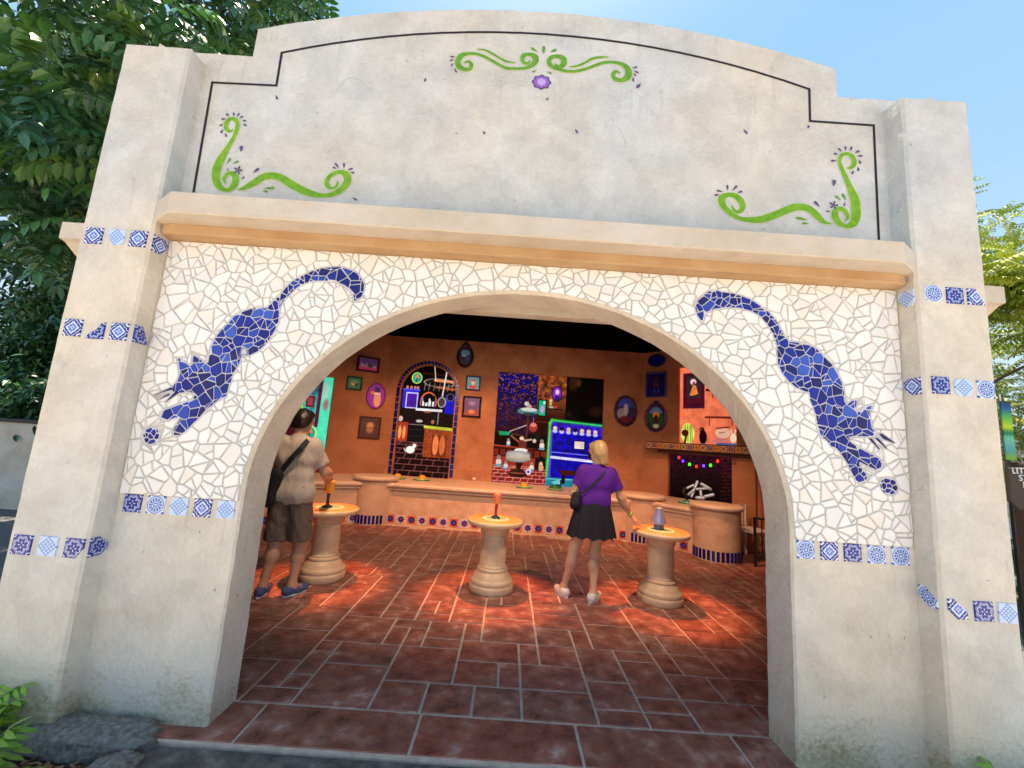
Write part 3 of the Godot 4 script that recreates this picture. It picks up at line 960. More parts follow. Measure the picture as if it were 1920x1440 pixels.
func build_mosaic(pav: Node3D):
	var r := RandomNumberGenerator.new()
	r.seed = 77
	var region := [Vector2(-2.264, 1.165)]
	var inner := arch_points(ARCH_A + 0.018, ARCH_B + 0.018, ARCH_Y, 1.165)
	region.append_array(inner)
	region.append_array([Vector2(2.264, 1.165), Vector2(2.264, 2.697), Vector2(-2.264, 2.697)])
	var st := flat_st()
	solid(st, region, -0.01, 0.004, Transform3D.IDENTITY, 0.002)
	var bed := obj("mosaic_panel", st, M.grout, pav)
	var keep := PackedVector2Array(region)
	var holes := [grown(ccw(CAT_A), 0.010), grown(ccw(CAT_B), 0.010)]
	for wh in WHISKERS_A + WHISKERS_B:
		holes.append(grown(ccw(wh), 0.006))
	var balls := [[Vector2(-2.153, 1.496), 0.047], [Vector2(2.144, 1.499), 0.047]]
	for b in balls:
		holes.append(grown(ellipse(b[1], b[1], 24, b[0]), 0.009))
	var pieces := []
	var cells := shards(scatter(-2.32, 1.12, 2.36, 2.76, 0.094, 0.46, r), 0.21, 0.74, r)
	for c in cells:
		for small in Geometry2D.offset_polygon(PackedVector2Array(c), -0.0037, Geometry2D.JOIN_MITER):
			for p in Geometry2D.intersect_polygons(small, keep):
				var left := [p]
				for h in holes:
					var next := []
					for q in left:
						next.append_array(Geometry2D.clip_polygons(q, h).filter(func(x): return not Geometry2D.is_polygon_clockwise(x)) if not Geometry2D.intersect_polygons(q, h).is_empty() else [q])
					left = next
				for q in left:
					for t in sound(q):
						if area_of(t) > 0.00011:
							pieces.append(t)
	pieces.sort_custom(func(a, b): return area_of(a) > area_of(b))
	var small_st := flat_st()
	for i in pieces.size():
		var m: Material = M["white_tile_%d" % [0, 0, 1, 2, 2, 3][r.randi() % 6]]
		if i < 300:
			lay_chip("mosaic_piece", pieces[i], 0.004, m, bed, r)
		else:
			small_st.append_from(chip(pieces[i], 0.002, 0.010, 0.002), 0, Transform3D.IDENTITY)
	var o := put("small_mosaic_pieces", small_st.commit(), M.white_tile_0, bed)
	o.set_meta("kind", "stuff")
	print("mosaic pieces ", pieces.size())
	textured("pale_grout", T.grout, 0.6, 0.95)
	M.pale_grout.albedo_color = Color(1, 1, 1)
	M.pale_grout.albedo_texture = noise_tex("pale_grout", 128, 0.03, [[0.0, lin(0.56, 0.56, 0.60)], [1.0, lin(0.70, 0.70, 0.74)]], 3, 15)
	for side in 2:
		var outline: Array = [CAT_A, CAT_B][side]
		var cat_poly := PackedVector2Array(ccw(outline))
		var g := flat_st()
		solid(g, Array(grown(cat_poly, 0.006)), 0.0, 0.0058)
		for wh in [WHISKERS_A, WHISKERS_B][side]:
			solid(g, Array(grown(ccw(wh), 0.003)), 0.0, 0.0055)
		var cat := obj("cat_mosaic", g, M.pale_grout, pav)
		cat.set_meta("label", "leaping cat of blue broken tile, %s side of the arch" % ["left", "right"][side])
		var box_ := Rect2(cat_poly[0], Vector2.ZERO)
		for p in cat_poly:
			box_ = box_.expand(p)
		var blues := shards(scatter(box_.position.x - 0.05, box_.position.y - 0.05, box_.end.x + 0.05, box_.end.y + 0.05, 0.064, 0.42, r), 0.15, 0.45, r)
		for c in blues:
			for small in Geometry2D.offset_polygon(PackedVector2Array(c), -0.0026, Geometry2D.JOIN_MITER):
				for p in Geometry2D.intersect_polygons(small, cat_poly):
					var t := tidy(p)
					if t.size() >= 3 and area_of(t) > 0.00012 and Geometry2D.triangulate_polygon(PackedVector2Array(t)).size() > 0:
						var up: float = (t[0].y - box_.position.y) / box_.size.y
						var light := [0, 1, 2, 4, 3, 1] if up > 0.30 and up < 0.75 else [0, 0, 1, 3, 1, 2]  # lighter blues across the body paint in a sky reflection
						lay_chip("blue_piece", t, 0.0055, M["blue_tile_%d" % light[r.randi() % 6]], cat, r, 0.006, 0.03)
		for wh in [WHISKERS_A, WHISKERS_B][side]:
			lay_chip("whisker", tidy(wh), 0.0055, M.blue_tile_3, cat, r, 0.006, 0.02)
		var bc: Vector2 = balls[side][0]
		g = flat_st()
		solid(g, ellipse(0.053, 0.053, 24, bc), 0.0, 0.0058)
		var ballm := obj("ball_mosaic", g, M.pale_grout, pav)
		var round_ := PackedVector2Array(ellipse(0.048, 0.048, 24, bc))
		for c in shards(scatter(bc.x - 0.06, bc.y - 0.06, bc.x + 0.07, bc.y + 0.07, 0.032, 0.3, r), 0.07, 0.1, r):
			for small in Geometry2D.offset_polygon(PackedVector2Array(c), -0.003, Geometry2D.JOIN_MITER):
				for p in Geometry2D.intersect_polygons(small, round_):
					var t := tidy(p)
					if t.size() >= 3 and area_of(t) > 0.00008 and Geometry2D.triangulate_polygon(PackedVector2Array(t)).size() > 0:
						lay_chip("blue_piece", t, 0.0055, M["blue_tile_%d" % [0, 3, 1][r.randi() % 3]], ballm, r, 0.006, 0.03)

# ---------------------------------------------------------------- printed tiles
func tile_print(kind: int, n := 96) -> Texture2D:
	var im := Image.create(n, n, false, Image.FORMAT_RGB8)
	var white := Color(0.87, 0.90, 0.96)
	var pale := Color(0.62, 0.74, 0.93)
	var mid := Color(0.25, 0.40, 0.80)
	var navy := Color(0.10, 0.15, 0.56)
	for y in n:
		for x in n:
			var p := Vector2((x + 0.5) / n * 2.0 - 1.0, (y + 0.5) / n * 2.0 - 1.0)
			var q := p.abs()
			var l1 := q.x + q.y
			var rad := p.length()
			var ang := p.angle()
			var c := white
			match kind:
				0:   # white diamond with a flower, wavy blue bands round it
					c = navy
					if (q - Vector2(0.95, 0.95)).length() < 0.34 and (q - Vector2(0.95, 0.95)).length() > 0.14:
						c = white
					var scallop := l1 + 0.07 * cos((p.x - p.y) * 9.0) + 0.07 * cos((p.x + p.y) * 9.0)
					if scallop > 1.02 and scallop < 1.18:
						c = white
					if l1 < 0.86:
						c = mid if l1 > 0.78 else white
						if l1 < 0.62:
							c = pale
							if rad < 0.40 + 0.10 * cos(8.0 * ang):
								c = mid
							if rad < 0.20 + 0.08 * cos(4.0 * ang):
								c = white
							if rad < 0.08:
								c = navy
				1:   # dark tile, white star outline and four leaves
					c = navy
					var star := maxf(maxf(q.x, q.y), l1 * 0.74) + 0.06 * cos(8.0 * ang)
					if absf(star - 0.70) < 0.045 or absf(star - 0.86) < 0.022:
						c = white
					var m := Vector2(maxf(q.x, q.y), minf(q.x, q.y))
					if absf(m.x - 0.24) + m.y * 2.2 < 0.15:
						c = white
					var dd := (q - Vector2(0.36, 0.36)).length()
					if dd < 0.10 and dd > 0.045:
						c = pale
					if (q - Vector2(0.92, 0.92)).length() < 0.22 and (q - Vector2(0.92, 0.92)).length() > 0.12:
						c = white
				2:   # round medallion
					c = white
					if rad < 0.96:
						c = mid
					if rad < 0.86:
						c = white
					if rad < 0.80:
						c = pale
						if Vector2(rad - 0.62, sin(ang * 6.0) * 0.11).length() < 0.10:
							c = navy
						if Vector2(rad - 0.62, cos(ang * 6.0) * 0.11).length() < 0.06:
							c = white
					if rad < 0.44:
						c = navy
					if rad < 0.38:
						c = white
						if rad < 0.28 + 0.07 * cos(8.0 * ang):
							c = mid
					if rad < 0.12:
						c = white
					if rad > 0.98 and (q - Vector2(0.9, 0.9)).length() < 0.16:
						c = mid
				3:   # pale tile with a leaning lattice of blossoms
					c = Color(0.78, 0.87, 0.97)
					if l1 > 1.18:
						c = white
						if fmod(l1 * 7.0, 1.0) < 0.4:
							c = pale
					elif l1 < 1.08:
						var u := Vector2(p.x + p.y, p.x - p.y) * 2.2
						var f := Vector2(u.x - roundf(u.x), u.y - roundf(u.y))
						var fr := f.length()
						if fr < 0.40 + 0.07 * cos(4.0 * f.angle()):
							c = Color(0.30, 0.50, 0.84)
						if fr < 0.20:
							c = white
						if fr < 0.10:
							c = mid
			im.set_pixel(x, y, c)
	return ImageTexture.create_from_image(im)

func print_mat(key: String, tex: Texture2D, rough := 0.3) -> StandardMaterial3D:
	var m := mat(key, Color.WHITE, rough)
	m.albedo_texture = tex
	m.texture_repeat = false
	return m

func build_decor_tiles(pav: Node3D):
	for k in 4:
		print_mat("decor_%d" % k, tile_print(k), 0.3)
	var h := 0.05
	var full := [Vector2(-h, -h), Vector2(h, -h), Vector2(h, h), Vector2(-h, h)]
	var broken := {
		"a": [Vector2(-h, 0.01), Vector2(-0.01, -h), Vector2(0.035, -h), Vector2(h, -0.03), Vector2(h, h), Vector2(-h, h)],
		"b": [Vector2(-h, -h), Vector2(h, -h), Vector2(h, h), Vector2(0.025, 0.042), Vector2(0.0, 0.0), Vector2(-0.035, -0.018)],
		"c": [Vector2(-h, -h), Vector2(0.015, -h), Vector2(h, 0.005), Vector2(h, h), Vector2(-h, h)],
		"d": [Vector2(-h, -h), Vector2(0.02, -h), Vector2(h, -0.02), Vector2(h, 0.012), Vector2(0.0, h), Vector2(-h, h)],
		"e": [Vector2(-0.032, -h), Vector2(0.03, -h), Vector2(h, -0.028), Vector2(h, 0.03), Vector2(0.028, h), Vector2(-0.03, h), Vector2(-h, 0.03), Vector2(-h, -0.03)],
		"f": [Vector2(-0.01, -h), Vector2(h, -h), Vector2(h, h), Vector2(-0.02, h), Vector2(-h, 0.03), Vector2(-h, -0.01)],
		"g": [Vector2(-h, -0.005), Vector2(0.0, -h), Vector2(h, -h), Vector2(h, -0.01), Vector2(-0.015, h), Vector2(-h, h)],
		"h": [Vector2(-h, -h), Vector2(h, -h), Vector2(0.02, 0.005), Vector2(0.0, h), Vector2(-h, h)],
	}
	# x, y, kind, broken shape
	var front := [[-2.600, 2.637, 0, ""], [-2.468, 2.637, 3, "a"], [-2.338, 2.637, 0, ""],
		[-2.600, 2.077, 0, ""], [-2.468, 2.070, 1, "b"], [-2.335, 2.072, 0, ""],
		[-2.606, 0.890, 1, ""], [-2.468, 0.892, 3, ""], [-2.330, 0.890, 1, "c"],
		[2.362, 2.637, 2, "e"], [2.490, 2.634, 1, ""], [2.614, 2.634, 0, "h"],
		[2.362, 2.090, 1, ""], [2.490, 2.085, 3, "e"], [2.618, 2.082, 2, ""],
		[2.352, 0.890, 0, "g"], [2.490, 0.888, 1, ""], [2.616, 0.888, 3, ""]]
	var r := RandomNumberGenerator.new()
	r.seed = 12
	var uv := Rect2(-h, -h, 2 * h, 2 * h)
	for e in front:
		var poly: Array = broken.get(e[3], full)
		put("decorative_tile", chip(ccw(poly), -0.002, 0.006, 0.0018, uv), M["decor_%d" % e[2]], pav, Transform3D(Basis(Vector3.BACK, r.randf_range(-0.02, 0.02)), Vector3(e[0], e[1], 0.131)))
	var jamb := [[-2.183, 1], [-2.050, 2], [-1.918, 3], [-1.786, 0], [-1.652, 3], [1.648, 2], [1.783, 0], [1.917, 1], [2.052, 2], [2.188, 2]]
	for e in jamb:
		put("decorative_tile", chip(full, -0.002, 0.006, 0.0018, uv), M["decor_%d" % e[1]], pav, Transform3D(Basis(Vector3.BACK, r.randf_range(-0.015, 0.015)), Vector3(e[0], 1.113, 0.001)))
	var sides := [[-1.0, 2.63, 0, "c"], [-1.0, 2.072, 1, "h"], [-1.0, 0.89, 1, "d"], [1.0, 2.62, 3, "a"], [1.0, 2.085, 0, "f"], [1.0, 0.925, 2, "g"]]
	for e in sides:
		var b := Basis(Vector3.UP, PI / 2 * -e[0])
		put("decorative_tile", chip(ccw(broken[e[3]]), -0.002, 0.006, 0.0018, uv), M["decor_%d" % e[2]], pav, Transform3D(b, Vector3(e[0] * 2.269, e[1], 0.066)))

# ---------------------------------------------------------------- painted ornament
func smooth_path(pts: Array, per := 5) -> Array:
	var out := []
	var n := pts.size()
	for i in n - 1:
		var p0: Vector3 = pts[maxi(i - 1, 0)]
		var p1: Vector3 = pts[i]
		var p2: Vector3 = pts[i + 1]
		var p3: Vector3 = pts[mini(i + 2, n - 1)]
		for k in per:
			out.append(p1.cubic_interpolate(p2, p0, p3, k / float(per)))
	out.append(pts[-1])
	return out

func ribbon(st: SurfaceTool, path: Array, grow: float, z: float):
	var l := []
	var rr := []
	for i in path.size():
		var p: Vector3 = path[i]
		var d: Vector3 = path[mini(i + 1, path.size() - 1)] - path[maxi(i - 1, 0)]
		var n := Vector2(-d.y, d.x).normalized() * (p.z + grow)
		l.append(Vector3(p.x + n.x, p.y + n.y, z))
		rr.append(Vector3(p.x - n.x, p.y - n.y, z))
	for i in path.size() - 1:
		quad(st, rr[i], rr[i + 1], l[i + 1], l[i])

func petal(st: SurfaceTool, a: Vector2, b: Vector2, w: float, z: float):
	# pointed at a, round at b
	var d := (b - a)
	var n := Vector2(-d.y, d.x).normalized()
	var pts := [a]
	var shape := [[0.25, 0.45], [0.5, 0.8], [0.75, 1.0], [0.92, 0.75], [1.0, 0.3]]
	for s in shape:
		pts.append(a + d * s[0] - n * w * s[1])
	for i in range(shape.size() - 1, -1, -1):
		pts.append(a + d * shape[i][0] + n * w * shape[i][1])
	for i in range(1, pts.size() - 1):
		tri(st, Vector3(pts[0].x, pts[0].y, z), Vector3(pts[i].x, pts[i].y, z), Vector3(pts[i + 1].x, pts[i + 1].y, z))

func line_strip(st: SurfaceTool, pts: Array, w: float, z: float):
	for i in pts.size() - 1:
		var a: Vector2 = pts[i]
		var b: Vector2 = pts[i + 1]
		var d := (b - a).normalized()
		var n := Vector2(-d.y, d.x) * w * 0.5
		var e := d * w * 0.45
		var a2 := a - e
		var b2 := b + e
		quad(st, Vector3(a2.x - n.x, a2.y - n.y, z), Vector3(b2.x - n.x, b2.y - n.y, z), Vector3(b2.x + n.x, b2.y + n.y, z), Vector3(a2.x + n.x, a2.y + n.y, z))

func build_painting(pav: Node3D):
	var st := flat_st()
	var pts := [Vector2(2.185, 3.03), Vector2(2.200, 3.845), Vector2(1.776, 3.845)]
	pts.append_array(arc_top(1.780, 4.085, 0.285, 20))
	pts.append_array([Vector2(-1.778, 3.835), Vector2(-2.203, 3.825), Vector2(-2.185, 3.02)])
	for i in pts.size() - 1:
		var z := 0.0022 + 0.0002 * (i % 2)
		line_strip(st, [pts[i], pts[i + 1]], 0.0155, z)
	obj("painted_outline", st, M.black_paint, pav)
	mat("pale_green_paint", lin(0.60, 0.68, 0.36), 0.75)
	for i in SCROLLS.size():
		var path := smooth_path(SCROLLS[i])
		st = flat_st()
		ribbon(st, path, 0.0035, 0.0022)
		var halo := obj("painted_scroll", st, M.pale_green_paint, pav)
		st = flat_st()
		ribbon(st, path, 0.0, 0.0032)
		obj("green_brushwork", st, M.green_paint if i < 4 else M.green_paint_dark, halo)
	for p in PETALS:
		st = flat_st()
		petal(st, p[0], p[1], p[2], 0.0036)
		obj("purple_petal", st, M.purple_paint, pav)
	for f in [Vector2(-1.929, 3.205), Vector2(1.906, 3.249)]:
		st = flat_st()
		for k in 5:
			var dir := Vector2.UP.rotated(TAU * k / 5.0 + 0.4)
			petal(st, f - dir * 0.002, f + dir * 0.030, 0.007, 0.0037 + 0.0001 * k)
		obj("purple_blossom", st, M.purple_paint, pav)
	for p in GREEN_PETALS:
		st = flat_st()
		petal(st, p[0], p[1], p[2], 0.0036)
		obj("green_leaf", st, M.green_paint_dark, pav)
	var c := Vector2(-0.022, 3.998)
	var fl: MeshInstance3D
	for ring in [[0.062, 0.046, 0.14, "purple_paint", 0.0024], [0.050, 0.036, 0.12, "violet_paint", 0.0032], [0.028, 0.022, 0.2, "lilac_paint", 0.0040]]:
		var poly := []
		for k in 64:
			var a := TAU * k / 64.0
			var w: float = 1.0 + ring[2] * cos(8.0 * a) * 0.6
			poly.append(c + Vector2(cos(a) * ring[0] * w, sin(a) * ring[1] * w * 1.15))
		st = flat_st()
		solid(st, poly, 0.0, ring[4])
		if fl == null:
			fl = obj("painted_flower", st, M[ring[3]], pav)
		else:
			obj("flower_ring", st, M[ring[3]], fl)
	# a hairline crack in the plaster over the cornice

# ---------------------------------------------------------------- room
func spotlight(label: String, at: Vector3, aim: Vector3, energy: float, angle: float, col := Color(1.0, 0.68, 0.48), size := 0.04):
	var t := thing("ceiling_spotlight", label, "spotlight", Transform3D(Basis.IDENTITY, at), "spotlights under the black ceiling")
	var d := (aim - at).normalized()
	var b := Basis.looking_at(d, Vector3.FORWARD if absf(d.y) > 0.95 else Vector3.UP)
	var st := smooth_st()
	# body along local -z
	var xf := Transform3D(b * Basis(Vector3.RIGHT, -PI / 2), Vector3.ZERO)
	lathe(st, [Vector2(0.0, -0.16), Vector2(0.035, -0.16), Vector2(0.05, -0.14), Vector2(0.055, 0.0), Vector2(0.06, 0.0), Vector2(0.06, 0.02), Vector2(0.048, 0.02), Vector2(0.046, -0.005), Vector2(0.0, -0.005)], 20, xf)
	obj("can", st, M.black_metal, t)
	st = flat_st()
	tube(st, [Vector3(0, 3.80 - at.y, 0), -d * 0.08], [0.012], 8)
	obj("stem", st, M.black_metal, t)
	st = smooth_st()
	lathe(st, [Vector2(0.0, 0.0), Vector2(0.044, 0.002), Vector2(0.0, 0.008)], 16, xf)
	obj("lamp_lens", st, M.lamp_glow, t)
	var l := SpotLight3D.new()
	l.name = "light"
	l.light_color = col
	l.light_energy = energy
	l.spot_angle = angle
	l.spot_angle_attenuation = 0.6
	l.spot_range = 14.0
	l.spot_attenuation = 2.0
	l.light_size = size
	l.shadow_enabled = true
	t.add_child(l)
	l.transform = Transform3D(b, d * 0.03)

const PEDESTALS := [Vector2(-2.02, -2.32), Vector2(-0.158, -2.32), Vector2(1.70, -2.32)]

func build_room():
	var g := mat("lamp_glow", lin(0.9, 0.7, 0.45), 0.4)
	g.emission_enabled = true
	g.emission = Color(1.0, 0.72, 0.45)
	g.emission_energy_multiplier = 2.0
	var names := ["left", "middle", "right"]
	for k in 3:
		var p: Vector2 = PEDESTALS[k]
		spotlight("black can spotlight aimed down at the %s stone pedestal" % names[k], Vector3(p.x - 0.1, 3.62, p.y - 0.45), Vector3(p.x, 0.0, p.y + 0.12), 9.0, 14.0, Color(1.0, 0.54, 0.32), 0.025)
	spotlight("black can spotlight aimed at the kitchen niche and counter below it", Vector3(-1.5, 3.62, -3.3), Vector3(-1.6, 0.9, -6.3), 2.4, 36.0)
	spotlight("black can spotlight aimed at the wall left of the parlour screen", Vector3(-0.5, 3.62, -3.3), Vector3(-0.6, 0.8, -6.4), 3.4, 30.0)
	spotlight("black can spotlight aimed at the counter below the parlour screen", Vector3(1.0, 3.62, -3.3), Vector3(1.0, 0.75, -5.6), 2.6, 32.0)
	spotlight("black can spotlight aimed at the counter by the fireplace", Vector3(2.3, 3.62, -3.2), Vector3(2.9, 0.7, -5.0), 3.0, 32.0)
	spotlight("black can spotlight aimed at the left wall of framed pictures", Vector3(-2.6, 3.62, -3.2), Vector3(-3.1, 0.9, -5.9), 1.5, 36.0)
	for s in [-1.0, 1.0]:  # two added floods, out of sight, that brighten floor and figures
		spotlight("added unseen fill floodlight inside the arch, %s of the middle, turned to the room" % ["left", "right"][0 if s < 0 else 1], Vector3(s * 1.5, 3.45, -0.95), Vector3(s * 0.7, 0.4, -4.0), 2.9, 52.0, Color(1.0, 0.84, 0.70), 0.08)
	var st := flat_st()
	box(st, Vector3(-0.753, 0.775, -6.545), Vector3(0.07, 0.045, 0.012), Basis.IDENTITY, 0.004)
	mat("white_plastic", lin(0.75, 0.74, 0.72), 0.4)
	var o := obj("wall_socket", st, M.white_plastic)
	tag(o, "small white socket on the orange wall just above the counter", "socket")
	# railing and a white chair at the far right, behind the round counter end
	var r := thing("railing", "black metal railing with scrollwork at the far right of the room", "railing", Transform3D(Basis(Vector3.UP, -0.15), Vector3(3.78, 0, -4.02)))
	st = flat_st()
	box(st, Vector3(0.0, 0.36, 0), Vector3(0.035, 0.72, 0.035), Basis.IDENTITY, 0.003)
	obj("post", st, M.black_metal, r)
	st = flat_st()
	box(st, Vector3(0.52, 0.36, 0), Vector3(0.035, 0.72, 0.035), Basis.IDENTITY, 0.003)
	obj("post", st, M.black_metal, r)
	for y in [0.705, 0.13]:
		st = flat_st()
		box(st, Vector3(0.26, y, 0), Vector3(0.485, 0.03, 0.03), Basis.IDENTITY, 0.003)
		obj("rail", st, M.black_metal, r)
	for x in [0.10, 0.20, 0.31, 0.41]:
		st = flat_st()
		box(st, Vector3(x, 0.418, 0), Vector3(0.014, 0.545, 0.014))
		obj("baluster", st, M.black_metal, r)
	for x in [0.10, 0.255, 0.41]:
		st = smooth_st()
		var pts := []
		for k in 21:
			var a := TAU * k / 20.0
			pts.append(Vector3(x + 0.05 * sin(a), 0.40 + 0.09 * sin(2.0 * a), 0.012))
		tube(st, pts, [0.006], 6, false)
		obj("scroll", st, M.black_metal, r)
	var c := thing("chair", "white slatted chair half hidden behind the round counter end", "chair", Transform3D(Basis(Vector3.UP, 0.5), Vector3(4.02, 0, -4.55)))
	for x in [-0.2, 0.2]:
		for z in [-0.2, 0.2]:
			st = flat_st()
			box(st, Vector3(x, 0.41 if z < 0 else 0.215, z), Vector3(0.04, 0.82 if z < 0 else 0.43, 0.04), Basis.IDENTITY, 0.005)
			obj("leg", st, M.white_plastic, c)
	st = flat_st()
	box(st, Vector3(0, 0.445, 0), Vector3(0.46, 0.03, 0.46), Basis.IDENTITY, 0.01)
	obj("seat", st, M.white_plastic, c)
	for x in [-0.12, -0.04, 0.04, 0.12]:
		st = flat_st()
		box(st, Vector3(x, 0.63, -0.2), Vector3(0.035, 0.30, 0.018), Basis.IDENTITY, 0.004)
		obj("slat", st, M.white_plastic, c)
	st = flat_st()
	box(st, Vector3(0, 0.80, -0.2), Vector3(0.355, 0.05, 0.025), Basis.IDENTITY, 0.006)
	obj("top_rail", st, M.white_plastic, c)

# ---------------------------------------------------------------- counter
func slab_solid(plan: Array, y0: float, y1: float, bev: float) -> SurfaceTool:
	var lay := Transform3D(Basis(Vector3.RIGHT, Vector3(0, 0, -1), Vector3.UP), Vector3.ZERO)
	var st := flat_st()
	solid(st, ccw(plan.map(func(p): return Vector2(p.x, -p.y))), y0, y1, lay, bev, true)
	return st

func flower_print(warm: bool, n := 64) -> Texture2D:
	var im := Image.create(n, n, false, Image.FORMAT_RGB8)
	var ground := Color(0.86, 0.42, 0.26) if warm else Color(0.88, 0.80, 0.84)
	for y in n:
		for x in n:
			var p := Vector2((x + 0.5) / n * 2.0 - 1.0, (y + 0.5) / n * 2.0 - 1.0)
			var a := p.angle()
			var rad := p.length()
			var c := ground
			if rad < 0.74 + 0.17 * cos(8.0 * a):
				c = Color(0.10, 0.07, 0.50)
			if rad < 0.40 + 0.05 * cos(8.0 * a):
				c = Color(0.18, 0.16, 0.72) if warm else Color(0.16, 0.10, 0.56)
			if absf(p.x) + absf(p.y) < 0.30:
				c = Color(0.35, 0.55, 0.95) if warm else Color(0.80, 0.30, 0.38)
			if absf(p.x) + absf(p.y) < 0.13:
				c = Color(0.12, 0.15, 0.6) if warm else Color(0.25, 0.1, 0.4)
			im.set_pixel(x, y, c)
	return ImageTexture.create_from_image(im)

func build_counter():
	var t := thing("display_counter", "peach plaster counter with stone slab top and blue tile skirting round the room", "counter")
	print_mat("flower_0", flower_print(true), 0.3)
	print_mat("flower_1", flower_print(false), 0.3)
	var bodies := [
		[Vector2(-2.42, -5.20), Vector2(2.42, -5.20), Vector2(2.84, -6.62), Vector2(-2.84, -6.62)],
		[Vector2(2.42, -5.20), Vector2(3.28, -4.34), Vector2(4.30, -5.10), Vector2(2.84, -6.62)],
		[Vector2(-2.42, -5.20), Vector2(-4.4, -4.06), Vector2(-5.05, -5.3), Vector2(-2.84, -6.62)]]
	var tops := [
		[Vector2(-2.42, -5.08), Vector2(2.42, -5.08), Vector2(2.84, -6.62), Vector2(-2.84, -6.62)],
		[Vector2(2.42, -5.08), Vector2(3.22, -4.28), Vector2(4.32, -5.12), Vector2(2.84, -6.62)],
		[Vector2(-2.42, -5.08), Vector2(-4.36, -3.96), Vector2(-5.05, -5.3), Vector2(-2.84, -6.62)]]
	for k in 3:
		obj("counter_body", slab_solid(bodies[k], -0.02, 0.66, 0.0), M.peach, t)
		obj("slab", slab_solid(tops[k], 0.658, 0.732 - 0.0004 * k, 0.024), M.slab, t)
		var mid: Array = []
		for i in 4:
			mid.append(bodies[k][i].lerp(tops[k][i], 0.45))
		obj("slab_moulding", slab_solid(mid, 0.61, 0.66, 0.004), M.slab, t)
	# round piers where the counter turns, and the larger round end on the right
	for e in [[Vector2(-2.47, -5.31), 0.35, 0.83], [Vector2(2.47, -5.31), 0.35, 0.83], [Vector2(3.36, -4.36), 0.345, 0.845]]:
		var at := Transform3D(Basis.IDENTITY, Vector3(e[0].x, 0, e[0].y))
		var r: float = e[1]
		var h: float = e[2]
		var st := smooth_st()
		lathe(st, [Vector2(r, -0.02), Vector2(r, h - 0.06)], 48, at)
		var pier := obj("round_pier", st, M.peach, t)
		st = smooth_st()
		var o := 0.055
		lathe(st, [Vector2(0.0, h - 0.075), Vector2(r + 0.02, h - 0.075), Vector2(r + o - 0.01, h - 0.068), Vector2(r + o, h - 0.052), Vector2(r + o + 0.004, h - 0.036), Vector2(r + o - 0.002, h - 0.016), Vector2(r + o - 0.014, h - 0.004), Vector2(r + o - 0.035, h), Vector2(0.0, h)], 48, at)
		obj("round_slab", st, M.slab, pier)
		var n := int(TAU * r / 0.066)
		for k in n:
			var a := TAU * k / n
			var dir := Vector3(sin(a), 0, cos(a))
			if dir.z < -0.25 or (e[0].x < 3.0 and absf(dir.x) > 0.78):
				continue
			var b := Basis(Vector3.UP, a)
			put("blue_bar_tile", bar_mesh(), M["blue_tile_%d" % [0, 1, 0, 3][k % 4]], pier, Transform3D(b, at.origin + dir * (r + 0.001) + Vector3(0, 0.095, 0)))
	# flower tiles along the foot of each straight run
	var h := 0.072
	var sq := rect(-h, -h, h, h)
	var mesh := chip(sq, -0.002, 0.007, 0.002, Rect2(-h, -h, 2 * h, 2 * h))
	var runs := [[Vector2(-2.10, -5.20), Vector2(2.10, -5.20)], [Vector2(2.66, -4.96), Vector2(3.12, -4.50)], [Vector2(-4.2, -4.175), Vector2(-2.72, -5.03)]]
	for run in runs:
		var d: Vector2 = run[1] - run[0]
		var n := int(round(d.length() / 0.187))
		var xf := wall_xf(run[0], d)
		for k in n + 1:
			var x := d.length() * k / n
			put("flower_tile", mesh, M["flower_%d" % (k % 2)], t, Transform3D(xf.basis, xf * Vector3(x, 0.098, 0.001)))
	# push buttons and cranks on the slab
	var spots := [[Vector2(-2.231, -5.90), 0, "green button plate with yellow dome, left of the pair below the kitchen"], [Vector2(-1.742, -5.92), 0, "green button plate with yellow dome, right of the pair below the kitchen"],
		[Vector2(0.302, -5.86), 0, "green button plate with yellow dome below the parlour screen, beside the crank"], [Vector2(0.92, -5.86), 1, "green hand crank with black handle on the middle counter"],
		[Vector2(2.80, -5.46), 0, "green button plate with yellow dome on the counter left of the fireplace"], [Vector2(3.22, -5.10), 2, "green plate with black lever on the counter by the fire"]]
	mat("button_green", lin(0.025, 0.16, 0.06), 0.35)
	mat("button_pale", lin(0.45, 0.72, 0.35), 0.35)
	mat("button_yellow", lin(0.80, 0.42, 0.02), 0.3)
	mat("button_teal", lin(0.05, 0.30, 0.28), 0.35)
	for s in spots:
		var at := Transform3D(Basis.IDENTITY, Vector3(s[0].x, 0.732, s[0].y))
		var b := thing("game_button" if s[1] == 0 else ("hand_crank" if s[1] == 1 else "lever_switch"), s[2], "button" if s[1] == 0 else ("crank" if s[1] == 1 else "lever"), at, "game controls on the counter")
		var st := smooth_st()
		lathe(st, [Vector2(0.165, 0.0), Vector2(0.168, 0.014), Vector2(0.150, 0.022), Vector2(0.0, 0.022)], 36)
		obj("plate", st, M.button_green, b)
		st = smooth_st()
		lathe(st, [Vector2(0.150, 0.020), Vector2(0.148, 0.031), Vector2(0.128, 0.031), Vector2(0.126, 0.020)], 36)
		obj("ring", st, M.button_pale, b)
